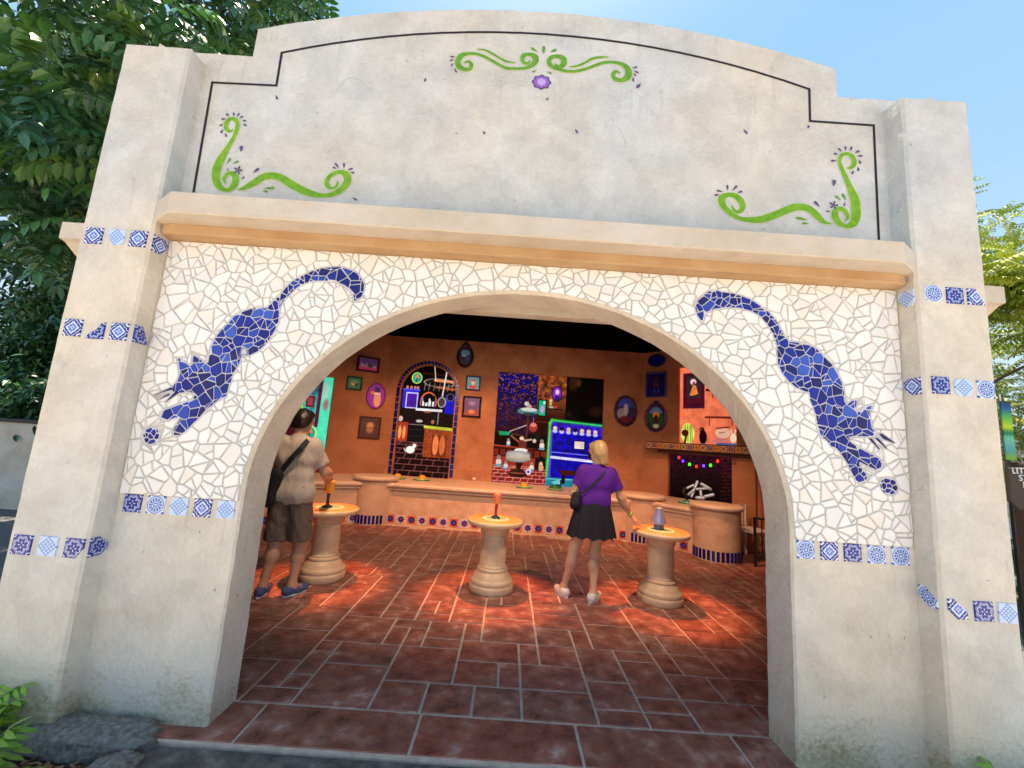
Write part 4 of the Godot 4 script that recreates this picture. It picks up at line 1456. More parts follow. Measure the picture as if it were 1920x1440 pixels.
		if s[1] == 0:
			st = smooth_st()
			lathe(st, [Vector2(0.075, 0.02), Vector2(0.075, 0.05), Vector2(0.066, 0.075), Vector2(0.045, 0.094), Vector2(0.02, 0.103), Vector2(0.0, 0.105)], 24)
			obj("dome", st, M.button_yellow, b)
		elif s[1] == 1:
			st = smooth_st()
			lathe(st, [Vector2(0.12, 0.02), Vector2(0.125, 0.07), Vector2(0.11, 0.085), Vector2(0.0, 0.09)], 28)
			obj("drum", st, M.button_green, b)
			st = smooth_st()
			tube(st, [Vector3(0, 0.09, 0), Vector3(0.02, 0.10, 0), Vector3(0.10, 0.10, 0.0), Vector3(0.105, 0.12, 0.0), Vector3(0.105, 0.20, 0.0)], [0.016, 0.014, 0.012, 0.018, 0.020], 10)
			obj("handle", st, M.black_metal, b)
		else:
			st = smooth_st()
			lathe(st, [Vector2(0.07, 0.02), Vector2(0.075, 0.045), Vector2(0.03, 0.06), Vector2(0.0, 0.062)], 20)
			obj("socket", st, M.button_teal, b)
			st = smooth_st()
			tube(st, [Vector3(-0.01, 0.05, 0), Vector3(-0.03, 0.14, 0), Vector3(-0.07, 0.20, 0), Vector3(-0.05, 0.28, 0)], [0.022, 0.018, 0.03, 0.02], 10)
			obj("handle", st, M.black_metal, b)

func bar_mesh() -> ArrayMesh:
	if not T.has("bar"):
		T["bar"] = chip(rect(-0.024, -0.075, 0.024, 0.075), -0.003, 0.008, 0.003)
	return T["bar"]

# ---------------------------------------------------------------- pedestals
func build_pedestals():
	textured("pedestal", noise_tex("pedestal", 256, 0.02, [[0.0, lin(0.60, 0.44, 0.28)], [0.6, lin(0.70, 0.53, 0.35)], [1.0, lin(0.74, 0.59, 0.42)]], 4, 41), 0.8, 0.42, T.fine, 0.12, false)
	mat("orange_top", lin(0.72, 0.35, 0.12), 0.45)
	mat("ring_cream", lin(0.80, 0.78, 0.52), 0.4)
	mat("ring_green", lin(0.30, 0.50, 0.28), 0.4)
	var first: Node3D
	var labels := ["beige turned stone pedestal with orange top beside the man", "beige turned stone pedestal with orange top standing alone in the middle", "beige turned stone pedestal with orange top under the woman's hand"]
	for k in 3:
		var at := Transform3D(Basis.IDENTITY.scaled(Vector3(1.0, 1.035, 1.0)), Vector3(PEDESTALS[k].x, 0, PEDESTALS[k].y))
		if first:
			copy_thing(first, labels[k], at)
			continue
		first = thing("pedestal", labels[k], "pedestal", at, "pedestals standing in a row")
		var st := smooth_st()
		lathe(st, [Vector2(0.0, 0.0), Vector2(0.236, 0.0), Vector2(0.243, 0.010), Vector2(0.244, 0.055), Vector2(0.240, 0.068), Vector2(0.230, 0.074), Vector2(0.232, 0.082), Vector2(0.236, 0.095), Vector2(0.234, 0.112), Vector2(0.224, 0.124), Vector2(0.212, 0.130), Vector2(0.208, 0.138), Vector2(0.196, 0.160), Vector2(0.178, 0.182), Vector2(0.164, 0.194), Vector2(0.162, 0.200), Vector2(0.168, 0.208), Vector2(0.168, 0.222), Vector2(0.160, 0.230), Vector2(0.147, 0.234)], 56)
		obj("base", st, M.pedestal, first)
		st = smooth_st()
		lathe(st, [Vector2(0.147, 0.232), Vector2(0.150, 0.238), Vector2(0.150, 0.248), Vector2(0.143, 0.254), Vector2(0.139, 0.262), Vector2(0.143, 0.33), Vector2(0.144, 0.40), Vector2(0.140, 0.47), Vector2(0.133, 0.508), Vector2(0.138, 0.514), Vector2(0.140, 0.524), Vector2(0.136, 0.532), Vector2(0.140, 0.540), Vector2(0.140, 0.552), Vector2(0.134, 0.560)], 56)
		obj("shaft", st, M.pedestal, first)
		st = smooth_st()
		lathe(st, [Vector2(0.134, 0.558), Vector2(0.146, 0.568), Vector2(0.154, 0.580), Vector2(0.158, 0.606), Vector2(0.172, 0.632), Vector2(0.196, 0.650), Vector2(0.215, 0.656), Vector2(0.218, 0.664)], 56)
		obj("capital", st, M.pedestal, first)
		st = smooth_st()
		lathe(st, [Vector2(0.0, 0.662), Vector2(0.285, 0.662), Vector2(0.300, 0.668), Vector2(0.309, 0.682), Vector2(0.311, 0.698), Vector2(0.306, 0.712), Vector2(0.296, 0.718)], 64)
		obj("rim", st, M.pedestal, first)
		st = smooth_st()
		lathe(st, [Vector2(0.298, 0.716), Vector2(0.290, 0.7205), Vector2(0.0, 0.7205)], 64)
		var top := obj("top", st, M.orange_top, first)
		st = smooth_st()
		lathe(st, [Vector2(0.150, 0.720), Vector2(0.147, 0.727), Vector2(0.118, 0.727), Vector2(0.116, 0.720)], 48)
		obj("cream_ring", st, M.ring_cream, top)
		st = smooth_st()
		lathe(st, [Vector2(0.116, 0.720), Vector2(0.113, 0.725), Vector2(0.0, 0.725)], 48)
		obj("green_disc", st, M.ring_green, top)
	# what stands on them
	mat("dark_stem", lin(0.02, 0.012, 0.02), 0.35)
	mat("yellow_shaker", lin(0.72, 0.38, 0.03), 0.4)
	mat("red_stem", lin(0.30, 0.012, 0.015), 0.3)
	mat("salmon_head", lin(0.78, 0.24, 0.11), 0.4)
	mat("slate_base", lin(0.03, 0.06, 0.06), 0.4)
	var y := 0.751
	var a := thing("shaker", "yellow cup shaped shaker on a dark stem under the man's hand", "shaker", Transform3D(Basis.IDENTITY, Vector3(-2.035, y, -2.27)))
	var s2 := smooth_st()
	lathe(s2, [Vector2(0.055, 0.0), Vector2(0.055, 0.01), Vector2(0.03, 0.025), Vector2(0.018, 0.034), Vector2(0.0, 0.034)], 24)
	obj("foot", s2, M.slate_base, a)
	s2 = smooth_st()
	lathe(s2, [Vector2(0.017, 0.03), Vector2(0.015, 0.09), Vector2(0.019, 0.15), Vector2(0.02, 0.17), Vector2(0.0, 0.17)], 16)
	obj("stem", s2, M.dark_stem, a)
	s2 = smooth_st()
	lathe(s2, [Vector2(0.0, 0.155), Vector2(0.034, 0.157), Vector2(0.046, 0.17), Vector2(0.050, 0.20), Vector2(0.050, 0.245), Vector2(0.058, 0.268), Vector2(0.060, 0.282), Vector2(0.052, 0.290), Vector2(0.0, 0.296)], 28)
	obj("cup", s2, M.yellow_shaker, a)
	var b := thing("maraca", "salmon maraca head on a dark red handle on the middle pedestal", "maraca", Transform3D(Basis(Vector3.BACK, -0.03), Vector3(-0.163, y, -2.32)))
	s2 = smooth_st()
	lathe(s2, [Vector2(0.048, 0.0), Vector2(0.048, 0.008), Vector2(0.034, 0.022), Vector2(0.018, 0.032), Vector2(0.0, 0.032)], 24)
	obj("foot", s2, M.slate_base, b)
	s2 = smooth_st()
	lathe(s2, [Vector2(0.014, 0.03), Vector2(0.013, 0.06), Vector2(0.016, 0.10), Vector2(0.015, 0.16), Vector2(0.0, 0.16)], 16)
	obj("handle", s2, M.red_stem, b)
	s2 = smooth_st()
	lathe(s2, [Vector2(0.0, 0.155), Vector2(0.022, 0.157), Vector2(0.030, 0.175), Vector2(0.041, 0.215), Vector2(0.046, 0.245), Vector2(0.044, 0.262), Vector2(0.036, 0.276), Vector2(0.020, 0.288), Vector2(0.0, 0.291)], 24)
	obj("head", s2, M.salmon_head, b)
	var c := thing("perfume_bottle", "pale blue flared perfume bottle with curved spout on the right pedestal", "bottle", Transform3D(Basis(Vector3.UP, 0.2), Vector3(1.675, y, -2.32)))
	mat("bottle_glaze", lin(0.28, 0.34, 0.62), 0.12, 0.3)
	mat("bottle_base", lin(0.02, 0.10, 0.28), 0.2, 0.1)
	mat("spout", lin(0.62, 0.42, 0.26), 0.35)
	s2 = flat_st()
	lathe(s2, [Vector2(0.0, 0.0), Vector2(0.052, 0.0), Vector2(0.056, 0.01), Vector2(0.062, 0.052), Vector2(0.0, 0.052)], 10)
	obj("foot", s2, M.bottle_base, c)
	s2 = flat_st()
	lathe(s2, [Vector2(0.058, 0.05), Vector2(0.080, 0.075), Vector2(0.074, 0.10), Vector2(0.044, 0.185), Vector2(0.030, 0.225), Vector2(0.0, 0.226)], 10)
	obj("body", s2, M.bottle_glaze, c)
	s2 = smooth_st()
	tube(s2, [Vector3(0, 0.22, 0), Vector3(0, 0.245, 0), Vector3(-0.002, 0.262, 0), Vector3(-0.02, 0.278, 0), Vector3(-0.045, 0.288, 0.0)], [0.021, 0.014, 0.019, 0.016, 0.006], 12)
	obj("spout", s2, M.spout, c)
	s2 = smooth_st()
	lathe(s2, [Vector2(0.026, 0.222), Vector2(0.030, 0.228), Vector2(0.024, 0.235), Vector2(0.0, 0.236)], 18)
	obj("collar", s2, M.white_plastic, c)

# ---------------------------------------------------------------- lit screens
class Painter:
	var im: Image
	var o: Vector2
	var s: Vector2
	func _init(w: int, h: int, from: Vector2, to: Vector2, ground: Color):
		im = Image.create(w, h, false, Image.FORMAT_RGB8)
		im.fill(ground)
		o = from
		s = Vector2(w, h) / (to - from)
	func px(p: Vector2) -> Vector2:
		return (p - o) * s
	func rect(x0: float, y0: float, x1: float, y1: float, c: Color):
		var a := px(Vector2(x0, y0))
		var b := px(Vector2(x1, y1))
		im.fill_rect(Rect2i(int(round(a.x)), int(round(a.y)), maxi(1, int(round(b.x)) - int(round(a.x))), maxi(1, int(round(b.y)) - int(round(a.y)))), c)
	func blend(x: int, y: int, c: Color, k: float):
		if k > 0.0 and x >= 0 and y >= 0 and x < im.get_width() and y < im.get_height():
			im.set_pixel(x, y, im.get_pixel(x, y).lerp(c, minf(k, 1.0)))
	func ell(cx: float, cy: float, rx: float, ry: float, c: Color, soft := 0.0, ring := 0.0):
		var m := px(Vector2(cx, cy))
		var r := Vector2(rx, ry) * s
		for y in range(int(m.y - r.y - 2), int(m.y + r.y + 3)):
			for x in range(int(m.x - r.x - 2), int(m.x + r.x + 3)):
				var d := ((Vector2(x + 0.5, y + 0.5) - m) / r).length()
				var edge := 1.0 / maxf(minf(r.x, r.y), 1.0)
				var k := clampf((1.0 - d) / maxf(soft, edge) + 0.5, 0.0, 1.0) if soft == 0.0 else clampf((1.0 - d) / soft, 0.0, 1.0)
				if ring > 0.0:
					k *= clampf((d - (1.0 - ring)) / edge + 0.5, 0.0, 1.0)
				blend(x, y, c, k * c.a)
	func line(x0: float, y0: float, x1: float, y1: float, w: float, c: Color, glow := 0.0):
		var a := px(Vector2(x0, y0))
		var b := px(Vector2(x1, y1))
		var hw := w * 0.5 * (s.x + s.y) * 0.5
		var g := glow * (s.x + s.y) * 0.5
		var reach := hw + g + 1.0
		for y in range(int(minf(a.y, b.y) - reach), int(maxf(a.y, b.y) + reach) + 1):
			for x in range(int(minf(a.x, b.x) - reach), int(maxf(a.x, b.x) + reach) + 1):
				var p := Vector2(x + 0.5, y + 0.5)
				var d := p.distance_to(Geometry2D.get_closest_point_to_segment(p, a, b))
				var k := clampf(hw - d + 0.5, 0.0, 1.0)
				if g > 0.0:
					k = maxf(k, 0.6 * clampf(1.0 - (d - hw) / g, 0.0, 1.0))
				blend(x, y, c, k * c.a)
	func poly(pts: Array, c: Color):
		var q := PackedVector2Array(pts.map(func(p): return px(p)))
		var lo := q[0]
		var hi := q[0]
		for p in q:
			lo = lo.min(p)
			hi = hi.max(p)
		for y in range(int(lo.y), int(hi.y) + 1):
			for x in range(int(lo.x), int(hi.x) + 1):
				if Geometry2D.is_point_in_polygon(Vector2(x + 0.5, y + 0.5), q):
					blend(x, y, c, c.a)
	func speckle(x0: float, y0: float, x1: float, y1: float, amount: float, sd: int, grain := 0.08):
		var n := FastNoiseLite.new()
		n.seed = sd
		n.frequency = grain
		n.fractal_octaves = 3
		var a := px(Vector2(x0, y0))
		var b := px(Vector2(x1, y1))
		for y in range(maxi(0, int(a.y)), mini(im.get_height(), int(b.y))):
			for x in range(maxi(0, int(a.x)), mini(im.get_width(), int(b.x))):
				var c := im.get_pixel(x, y)
				var k := 1.0 + amount * n.get_noise_2d(x, y)
				im.set_pixel(x, y, Color(c.r * k, c.g * k, c.b * k))
	func bricks(x0: float, y0: float, x1: float, y1: float, rows: int, cols: int, w: float, c: Color, slope := 0.0):
		# courses that grow towards the viewer
		for i in rows + 1:
			var f := pow(i / float(rows), 1.35)
			var y := lerpf(y0, y1, f)
			line(x0, y, x1, y + slope, w, c)
			if i < rows:
				var y2 := lerpf(y0, y1, pow((i + 1) / float(rows), 1.35))
				for k in cols + 1:
					var u := (k + (0.5 if i % 2 else 0.0)) / cols
					var mid := (x0 + x1) / 2
					var a := lerpf(x0, x1, u)
					line(a, y, mid + (a - mid) * 1.04 - (x1 - x0) * 0.025, y2, w, c)
	func badge(x: float, y: float, r: float):
		ell(x, y, r, r * 1.15, Color(0.85, 1.0, 0.25), 0.0)
		ell(x, y, r * 0.82, r * 0.98, Color(0.20, 0.62, 0.58), 0.0)
		ell(x, y - r * 0.28, r * 0.32, r * 0.40, Color(1.0, 0.50, 0.20), 0.0)
		line(x, y, x - r * 0.05, y + r * 0.75, r * 0.16, Color(0.30, 0.08, 0.04))

func screen(called: String, label: String, p: Painter, xf: Transform3D, poly: Array, box_: Rect2, energy: float) -> Node3D:
	p.speckle(p.o.x, p.o.y, p.o.x + p.im.get_width() / p.s.x, p.o.y + p.im.get_height() / p.s.y, 0.16, 77, 0.02)
	p.speckle(p.o.x, p.o.y, p.o.x + p.im.get_width() / p.s.x, p.o.y + p.im.get_height() / p.s.y, 0.16, 78, 0.3)
	var m := mat(called + str(M.size()), Color.BLACK, 0.35)
	m.metallic_specular = 0.2
	m.roughness = 0.6
	m.emission_enabled = true
	m.emission_texture = ImageTexture.create_from_image(p.im)
	m.emission_operator = BaseMaterial3D.EMISSION_OP_MULTIPLY
	m.emission = Color.WHITE
	m.emission_energy_multiplier = energy
	m.texture_repeat = false
	var t := thing("display_screen", label, "screen", xf)
	put("picture_panel", chip(ccw(poly), -0.012, 0.0, 0.0005, box_), m, t)
	var st := flat_st()
	solid(st, ccw(poly), -0.05, -0.0125)
	obj("backing", st, M.black_metal, t)
	return t

func build_displays():
	var k := Painter.new(150, 310, Vector2(325, 285), Vector2(955, 1650), Color(0.055, 0.025, 0.025))
	k.rect(325, 285, 955, 470, Color(0.03, 0.012, 0.012))
	k.speckle(325, 285, 955, 900, 0.6, 3)
	k.line(560, 380, 955, 400, 22, Color(0.22, 0.07, 0.03))
	k.rect(330, 840, 950, 1010, Color(0.10, 0.06, 0.07))
	k.speckle(330, 840, 950, 1010, 1.5, 5, 0.15)
	k.line(700, 462, 955, 472, 34, Color(0.98, 0.58, 0.36))
	k.line(720, 548, 930, 562, 26, Color(0.80, 0.34, 0.18))
	k.ell(750, 490, 185, 52, Color(0.75, 0.68, 0.62), 0.0, 0.10)
	k.ell(750, 510, 175, 44, Color(0.40, 0.33, 0.30), 0.0, 0.08)
	for x in [590, 640, 700, 760, 860, 910]:
		k.line(x, 500, x - 8, 590, 6, Color(0.72, 0.66, 0.62))
	k.line(678, 285, 706, 470, 13, Color(0.85, 0.80, 0.78))
	k.line(826, 330, 798, 650, 16, Color(0.92, 0.88, 0.86))
	k.badge(485, 448, 62)
	k.rect(340, 590, 528, 828, Color(0.22, 0.16, 0.75))
	k.rect(340, 584, 535, 606, Color(0.30, 0.30, 0.95))
	k.rect(378, 630, 520, 826, Color(0.80, 0.78, 1.0))
	k.rect(392, 644, 506, 812, Color(0.30, 0.12, 0.62))
	k.line(448, 650, 448, 806, 5, Color(0.18, 0.06, 0.42))
	for x in [385, 432, 475, 508]:
		k.ell(x, 568, 16, 20, Color(0.85, 0.50, 0.45))
	k.rect(838, 628, 960, 868, Color(0.10, 0.09, 0.78))
	k.line(900, 640, 900, 860, 5, Color(0.05, 0.04, 0.45))
	k.ell(643, 740, 96, 130, Color(0.92, 0.45, 0.30))
	k.ell(643, 745, 82, 116, Color(0.05, 0.02, 0.02))
	for x in [585, 622, 660, 700]:
		k.rect(x - 14, 690, x + 12, 790, Color(0.92, 0.92, 0.95))
	k.ell(612, 700, 34, 48, Color(0.03, 0.03, 0.04))
	k.ell(690, 690, 30, 40, Color(0.03, 0.03, 0.04))
	k.rect(540, 786, 745, 840, Color(0.055, 0.025, 0.025))
	k.ell(797, 728, 50, 68, Color(0.66, 0.62, 0.60))
	k.ell(797, 728, 36, 52, Color(0.26, 0.22, 0.22))
	k.ell(892, 662, 46, 50, Color(0.40, 0.38, 0.42))
	k.ell(892, 662, 36, 40, Color(0.06, 0.05, 0.07))
	k.rect(505, 818, 812, 848, Color(0.98, 0.96, 0.96))
	k.line(772, 850, 772, 1000, 14, Color(0.55, 0.50, 0.52))
	k.ell(560, 975, 40, 18, Color(0.85, 0.80, 0.80))
	k.ell(345, 960, 26, 34, Color(0.85, 0.72, 0.68))
	k.ell(715, 975, 20, 26, Color(0.70, 0.40, 0.32))
	k.rect(320, 1000, 442, 1228, Color(0.72, 0.24, 0.12))
	k.ell(350, 1120, 18, 82, Color(1.0, 0.60, 0.36))
	k.ell(398, 1120, 18, 82, Color(1.0, 0.60, 0.36))
	k.rect(440, 1008, 634, 1242, Color(0.06, 0.06, 0.065))
	k.line(450, 1020, 630, 1020, 10, Color(0.55, 0.5, 0.5))
	for y in [1080, 1160, 1232]:
		k.line(455, y, 620, y, 5, Color(0.22, 0.21, 0.22))
	k.rect(320, 1238, 960, 1650, Color(0.13, 0.045, 0.05))
	k.bricks(250, 1236, 1030, 1650, 7, 6, 5, Color(0.78, 0.45, 0.42))
	k.rect(632, 1060, 945, 1400, Color(0.62, 0.27, 0.13))
	k.speckle(632, 1060, 945, 1400, 0.5, 8, 0.2)
	k.rect(725, 1130, 895, 1385, Color(0.48, 0.19, 0.09))
	k.ell(770, 1250, 34, 120, Color(0.98, 0.52, 0.28))
	k.ell(845, 1250, 34, 120, Color(0.86, 0.42, 0.22))
	k.line(634, 1040, 950, 1052, 36, Color(0.80, 0.80, 0.26))
	k.ell(490, 1325, 52, 44, Color(0.96, 0.93, 0.90))
	k.ell(532, 1278, 22, 24, Color(0.96, 0.93, 0.90))
	k.poly([Vector2(516, 1262), Vector2(524, 1240), Vector2(534, 1258)], Color(0.9, 0.85, 0.82))
	k.poly([Vector2(538, 1258), Vector2(552, 1240), Vector2(554, 1266)], Color(0.9, 0.85, 0.82))
	k.line(440, 1350, 420, 1320, 12, Color(0.9, 0.86, 0.84))
	k.line(460, 1375, 540, 1375, 12, Color(0.18, 0.12, 0.12))
	var kx := -1.925
	var poly := [Vector2(kx - 0.61, 0.70), Vector2(kx + 0.61, 0.70), Vector2(kx + 0.61, 2.58)]
	for i in range(1, 20):
		var t := PI * i / 20.0
		poly.append(Vector2(kx + cos(t) * 0.61, 2.58 + sin(t) * 0.61))
	poly.append(Vector2(kx - 0.61, 2.58))
	screen("kitchen", "tall arched lit screen of a kitchen with hanging pans and orange cabinets", k, Transform3D(Basis.IDENTITY, Vector3(0, 0, -6.655)), poly, Rect2(kx - 0.61, 0.70, 1.22, 2.49), 0.42)

	var c := Painter.new(300, 310, Vector2(200, 108), Vector2(1590, 1540), Color(0.09, 0.02, 0.02))
	c.rect(200, 108, 725, 1060, Color(0.10, 0.05, 0.22))
	var r := RandomNumberGenerator.new()
	r.seed = 5
	for i in 260:
		var x := r.randf_range(205, 715)
		var y := r.randf_range(110, 1000)
		c.ell(x, y, r.randf_range(20, 38), r.randf_range(18, 36), Color(0.05, 0.05, 0.50).lerp(Color(0.20, 0.035, 0.06), clampf((y - 260) / 620.0 + r.randf_range(-0.25, 0.25), 0, 1)), 0.8)
	for i in 260:
		var x := r.randf_range(205, 715)
		var y := r.randf_range(110, 960)
		var a := r.randf_range(0, TAU)
		c.line(x, y, x + cos(a) * 30, y + sin(a) * 22, 8, Color(0.72, 0.40, 0.28).lerp(Color(0.34, 0.10, 0.08), clampf((y - 150) / 700.0, 0, 1)))
	c.rect(725, 108, 1105, 700, Color(0.50, 0.25, 0.12))
	c.speckle(725, 108, 1105, 520, 0.9, 6, 0.05)
	for i in 12:
		c.rect(725, 430 + i * 24, 1105, 460 + i * 24, Color(0.50, 0.25, 0.12).lerp(Color(0.16, 0.04, 0.03), i / 11.0))
	c.rect(1105, 108, 1590, 720, Color(0.012, 0.008, 0.008))
	c.ell(1190, 190, 80, 130, Color(0.20, 0.09, 0.05), 0.5)
	c.ell(1260, 180, 50, 70, Color(0.28, 0.14, 0.08), 0.6)
	c.ell(1500, 540, 110, 90, Color(0.16, 0.06, 0.03), 0.6)
	c.ell(1150, 600, 60, 60, Color(0.14, 0.06, 0.03), 0.7)
	c.ell(980, 345, 70, 104, Color(0.12, 0.02, 0.14))
	c.ell(980, 345, 58, 90, Color(0.50, 0.18, 0.72))
	c.ell(985, 320, 32, 42, Color(0.90, 0.78, 0.85), 0.4)
	c.ell(985, 400, 38, 34, Color(0.20, 0.08, 0.45))
	c.rect(738, 432, 856, 655, Color(0.05, 0.02, 0.02))
	c.rect(752, 446, 840, 640, Color(0.05, 0.68, 0.48))
	c.ell(800, 560, 34, 66, Color(0.75, 0.55, 0.80), 0.4)
	c.ell(822, 470, 22, 30, Color(0.80, 0.95, 0.9), 0.5)
	c.rect(870, 540, 1062, 556, Color(0.08, 0.02, 0.02))
	c.ell(905, 440, 20, 22, Color(0.95, 0.72, 0.50))
	c.ell(905, 480, 20, 26, Color(0.90, 0.62, 0.42))
	c.ell(915, 524, 34, 14, Color(0.7, 0.66, 0.64))
	c.ell(975, 515, 14, 18, Color(0.85, 0.25, 0.15))
	c.rect(200, 900, 890, 1060, Color(0.05, 0.015, 0.012))
	c.line(720, 725, 880, 722, 10, Color(0.55, 0.16, 0.10))
	c.rect(720, 735, 890, 900, Color(0.16, 0.04, 0.03))
	c.line(198, 1062, 880, 1092, 20, Color(0.70, 0.25, 0.17))
	c.rect(190, 1078, 885, 1200, Color(0.24, 0.055, 0.04))
	for i in 8:
		c.rect(198 + i * 88, 1108, 262 + i * 88, 1182, Color(0.50, 0.16, 0.11))
		c.ell(230 + i * 88, 1145, 7, 7, Color(0.15, 0.03, 0.02))
	c.rect(190, 1200, 890, 1312, Color(0.62, 0.20, 0.13))
	c.rect(190, 1306, 890, 1560, Color(0.55, 0.13, 0.11))
	c.bricks(100, 1312, 960, 1560, 6, 9, 7, Color(1.0, 0.66, 0.60))
	c.line(620, 640, 610, 1100, 24, Color(0.36, 0.16, 0.13))
	c.ell(612, 600, 140, 46, Color(0.32, 0.50, 0.50))
	c.ell(625, 575, 110, 26, Color(0.80, 0.80, 0.76))
	c.ell(640, 634, 90, 18, Color(0.14, 0.24, 0.26))
	c.ell(590, 500, 32, 30, Color(0.86, 0.78, 0.74))
	c.ell(625, 530, 34, 24, Color(0.80, 0.62, 0.56))
	c.line(395, 872, 600, 782, 15, Color(0.80, 0.66, 0.60))
	c.line(420, 905, 590, 920, 10, Color(0.55, 0.25, 0.2))
	c.poly([Vector2(245, 880), Vector2(405, 880), Vector2(385, 925), Vector2(262, 930)], Color(0.06, 0.62, 0.42))
	c.ell(695, 800, 56, 62, Color(0.66, 0.22, 0.19))
	c.ell(695, 770, 40, 26, Color(0.92, 0.52, 0.46))
	c.line(690, 670, 695, 745, 8, Color(0.8, 0.5, 0.45))
	c.line(415, 930, 520, 1000, 26, Color(0.62, 0.30, 0.22))
	c.line(560, 985, 680, 960, 24, Color(0.88, 0.68, 0.58))
	c.ell(720, 975, 24, 26, Color(0.90, 0.84, 0.82))
	c.poly([Vector2(720, 880), Vector2(790, 890), Vector2(810, 985), Vector2(750, 960)], Color(0.05, 0.10, 0.09))
	c.ell(555, 955, 30, 26, Color(0.94, 0.80, 0.68))
	c.ell(560, 1030, 46, 56, Color(0.45, 0.18, 0.12))
	c.ell(555, 1105, 86, 26, Color(0.96, 0.92, 0.90))
	c.poly([Vector2(480, 1125), Vector2(632, 1125), Vector2(560, 1350), Vector2(510, 1350)], Color(0.17, 0.06, 0.05))
	c.ell(528, 1190, 26, 40, Color(0.34, 0.20, 0.18))
	c.ell(525, 1375, 92, 34, Color(0.26, 0.10, 0.08))
	c.ell(525, 1408, 122, 40, Color(0.20, 0.07, 0.06))
	c.ell(525, 1396, 108, 12, Color(0.52, 0.26, 0.22))
	for f in [[385, 1000, 0.8], [820, 1000, 1.1], [275, 1240, 1.2], [370, 1290, 0.9], [825, 1265, 1.1], [705, 1290, 0.9]]:
		var q: float = f[2]
		c.ell(f[0], f[1] + 26 * q, 30 * q, 40 * q, Color(0.90, 0.84, 0.80) if f[0] != 825 else Color(0.95, 0.68, 0.5))
		c.ell(f[0] - 2, f[1] - 24 * q, 22 * q, 24 * q, Color(0.60, 0.50, 0.46))
		c.ell(f[0], f[1] + 62 * q, 38 * q, 14 * q, Color(0.40, 0.62, 0.72))
	c.poly([Vector2(745, 1200), Vector2(820, 1160), Vector2(885, 1190), Vector2(885, 1330), Vector2(740, 1340)], Color(0.045, 0.07, 0.055))
	c.ell(820, 1265, 26, 32, Color(0.96, 0.70, 0.52))
	c.ell(825, 1310, 34, 40, Color(0.92, 0.64, 0.50))
	c.ell(665, 1370, 34, 36, Color(0.92, 0.90, 0.95))
	c.ell(665, 1370, 18, 18, Color(0.35, 0.18, 0.65))
	c.rect(905, 700, 1595, 1560, Color(0.20, 0.10, 0.72))
	c.rect(935, 850, 1595, 1430, Color(0.055, 0.035, 0.62))
	c.speckle(905, 700, 1595, 1430, 0.5, 9, 0.05)
	c.rect(908, 820, 952, 1420, Color(0.32, 0.28, 0.86))
	c.rect(960, 842, 1595, 866, Color(0.12, 0.10, 0.85))
	for i in 7:
		var x := 980 + i * 88
		var dark := i == 1 or i == 3
		c.ell(x, 830 + i * 3, 32, 24, Color(0.78, 0.76, 0.86))
		c.ell(x, 792 + i * 3, 27, 26, Color(0.06, 0.04, 0.12) if dark else Color(0.95, 0.78, 0.66))
	c.rect(1226, 928, 1380, 1050, Color(0.04, 0.03, 0.30))
	c.rect(1242, 942, 1366, 1036, Color(0.98, 0.86, 0.84))
	for i in 4:
		c.line(1256, 960 + i * 18, 1352, 960 + i * 18, 4, Color(0.7, 0.55, 0.55))
	c.ell(1050, 980, 90, 50, Color(0.12, 0.10, 0.80), 0.0, 0.14)
	c.line(975, 1066, 1580, 1078, 16, Color(0.03, 0.02, 0.30))
	c.line(950, 1100, 1590, 1118, 10, Color(0.55, 0.55, 0.98))
	c.line(950, 1165, 1590, 1190, 34, Color(0.93, 0.91, 1.0))
	for i in 34:
		c.line(955 + i * 19, 1152, 955 + i * 19, 1184, 3, Color(0.4, 0.38, 0.6))
	c.rect(890, 1420, 1595, 1560, Color(0.12, 0.50, 0.58))
	c.poly([Vector2(960, 1480), Vector2(1050, 1440), Vector2(1120, 1470), Vector2(1040, 1520)], Color(0.45, 0.85, 0.90))
	c.line(890, 1440, 1560, 1428, 8, Color(0.55, 0.90, 0.95))
	c.line(890, 1532, 1590, 1536, 12, Color(0.45, 0.88, 0.92))
	c.rect(1078, 1316, 1270, 1380, Color(0.26, 0.09, 0.05))
	c.rect(1096, 1380, 1140, 1490, Color(0.10, 0.03, 0.03))
	c.line(900, 1400, 910, 735, 13, Color(0.35, 1.0, 0.25), 26)
	c.line(910, 735, 935, 690, 13, Color(0.35, 1.0, 0.25), 26)
	c.line(935, 690, 1590, 722, 13, Color(0.20, 0.95, 0.30), 26)
	var cp := rect(-0.40, 0.70, 2.0, 3.17)
	screen("parlour", "wide lit screen of a parlour with blue piano outlined in green neon", c, Transform3D(Basis.IDENTITY, Vector3(0, 0, -6.655)), cp, Rect2(-0.385, 0.70, 2.37, 2.455), 0.42)

	var m := Painter.new(150, 210, Vector2(900, 288), Vector2(1580, 1150), Color(0.93, 0.46, 0.31))
	m.speckle(900, 288, 1580, 1150, 0.14, 4, 0.03)
	m.rect(945, 360, 1198, 748, Color(0.26, 0.05, 0.13))
	for i in 12:
		m.ell(955 + i * 21, 362, 12, 10, Color(0.30, 0.06, 0.16))
		m.ell(955 + i * 21, 742, 12, 10, Color(0.30, 0.06, 0.16))
	for i in 18:
		m.ell(948, 370 + i * 22, 9, 12, Color(0.30, 0.06, 0.16))
		m.ell(1194, 370 + i * 22, 9, 12, Color(0.30, 0.06, 0.16))
	m.rect(982, 396, 1164, 700, Color(0.20, 0.15, 0.17))
	m.rect(982, 630, 1164, 700, Color(0.30, 0.07, 0.13))
	m.ell(1066, 455, 38, 34, Color(0.95, 0.72, 0.78))
	m.ell(1074, 480, 16, 26, Color(0.45, 0.22, 0.14))
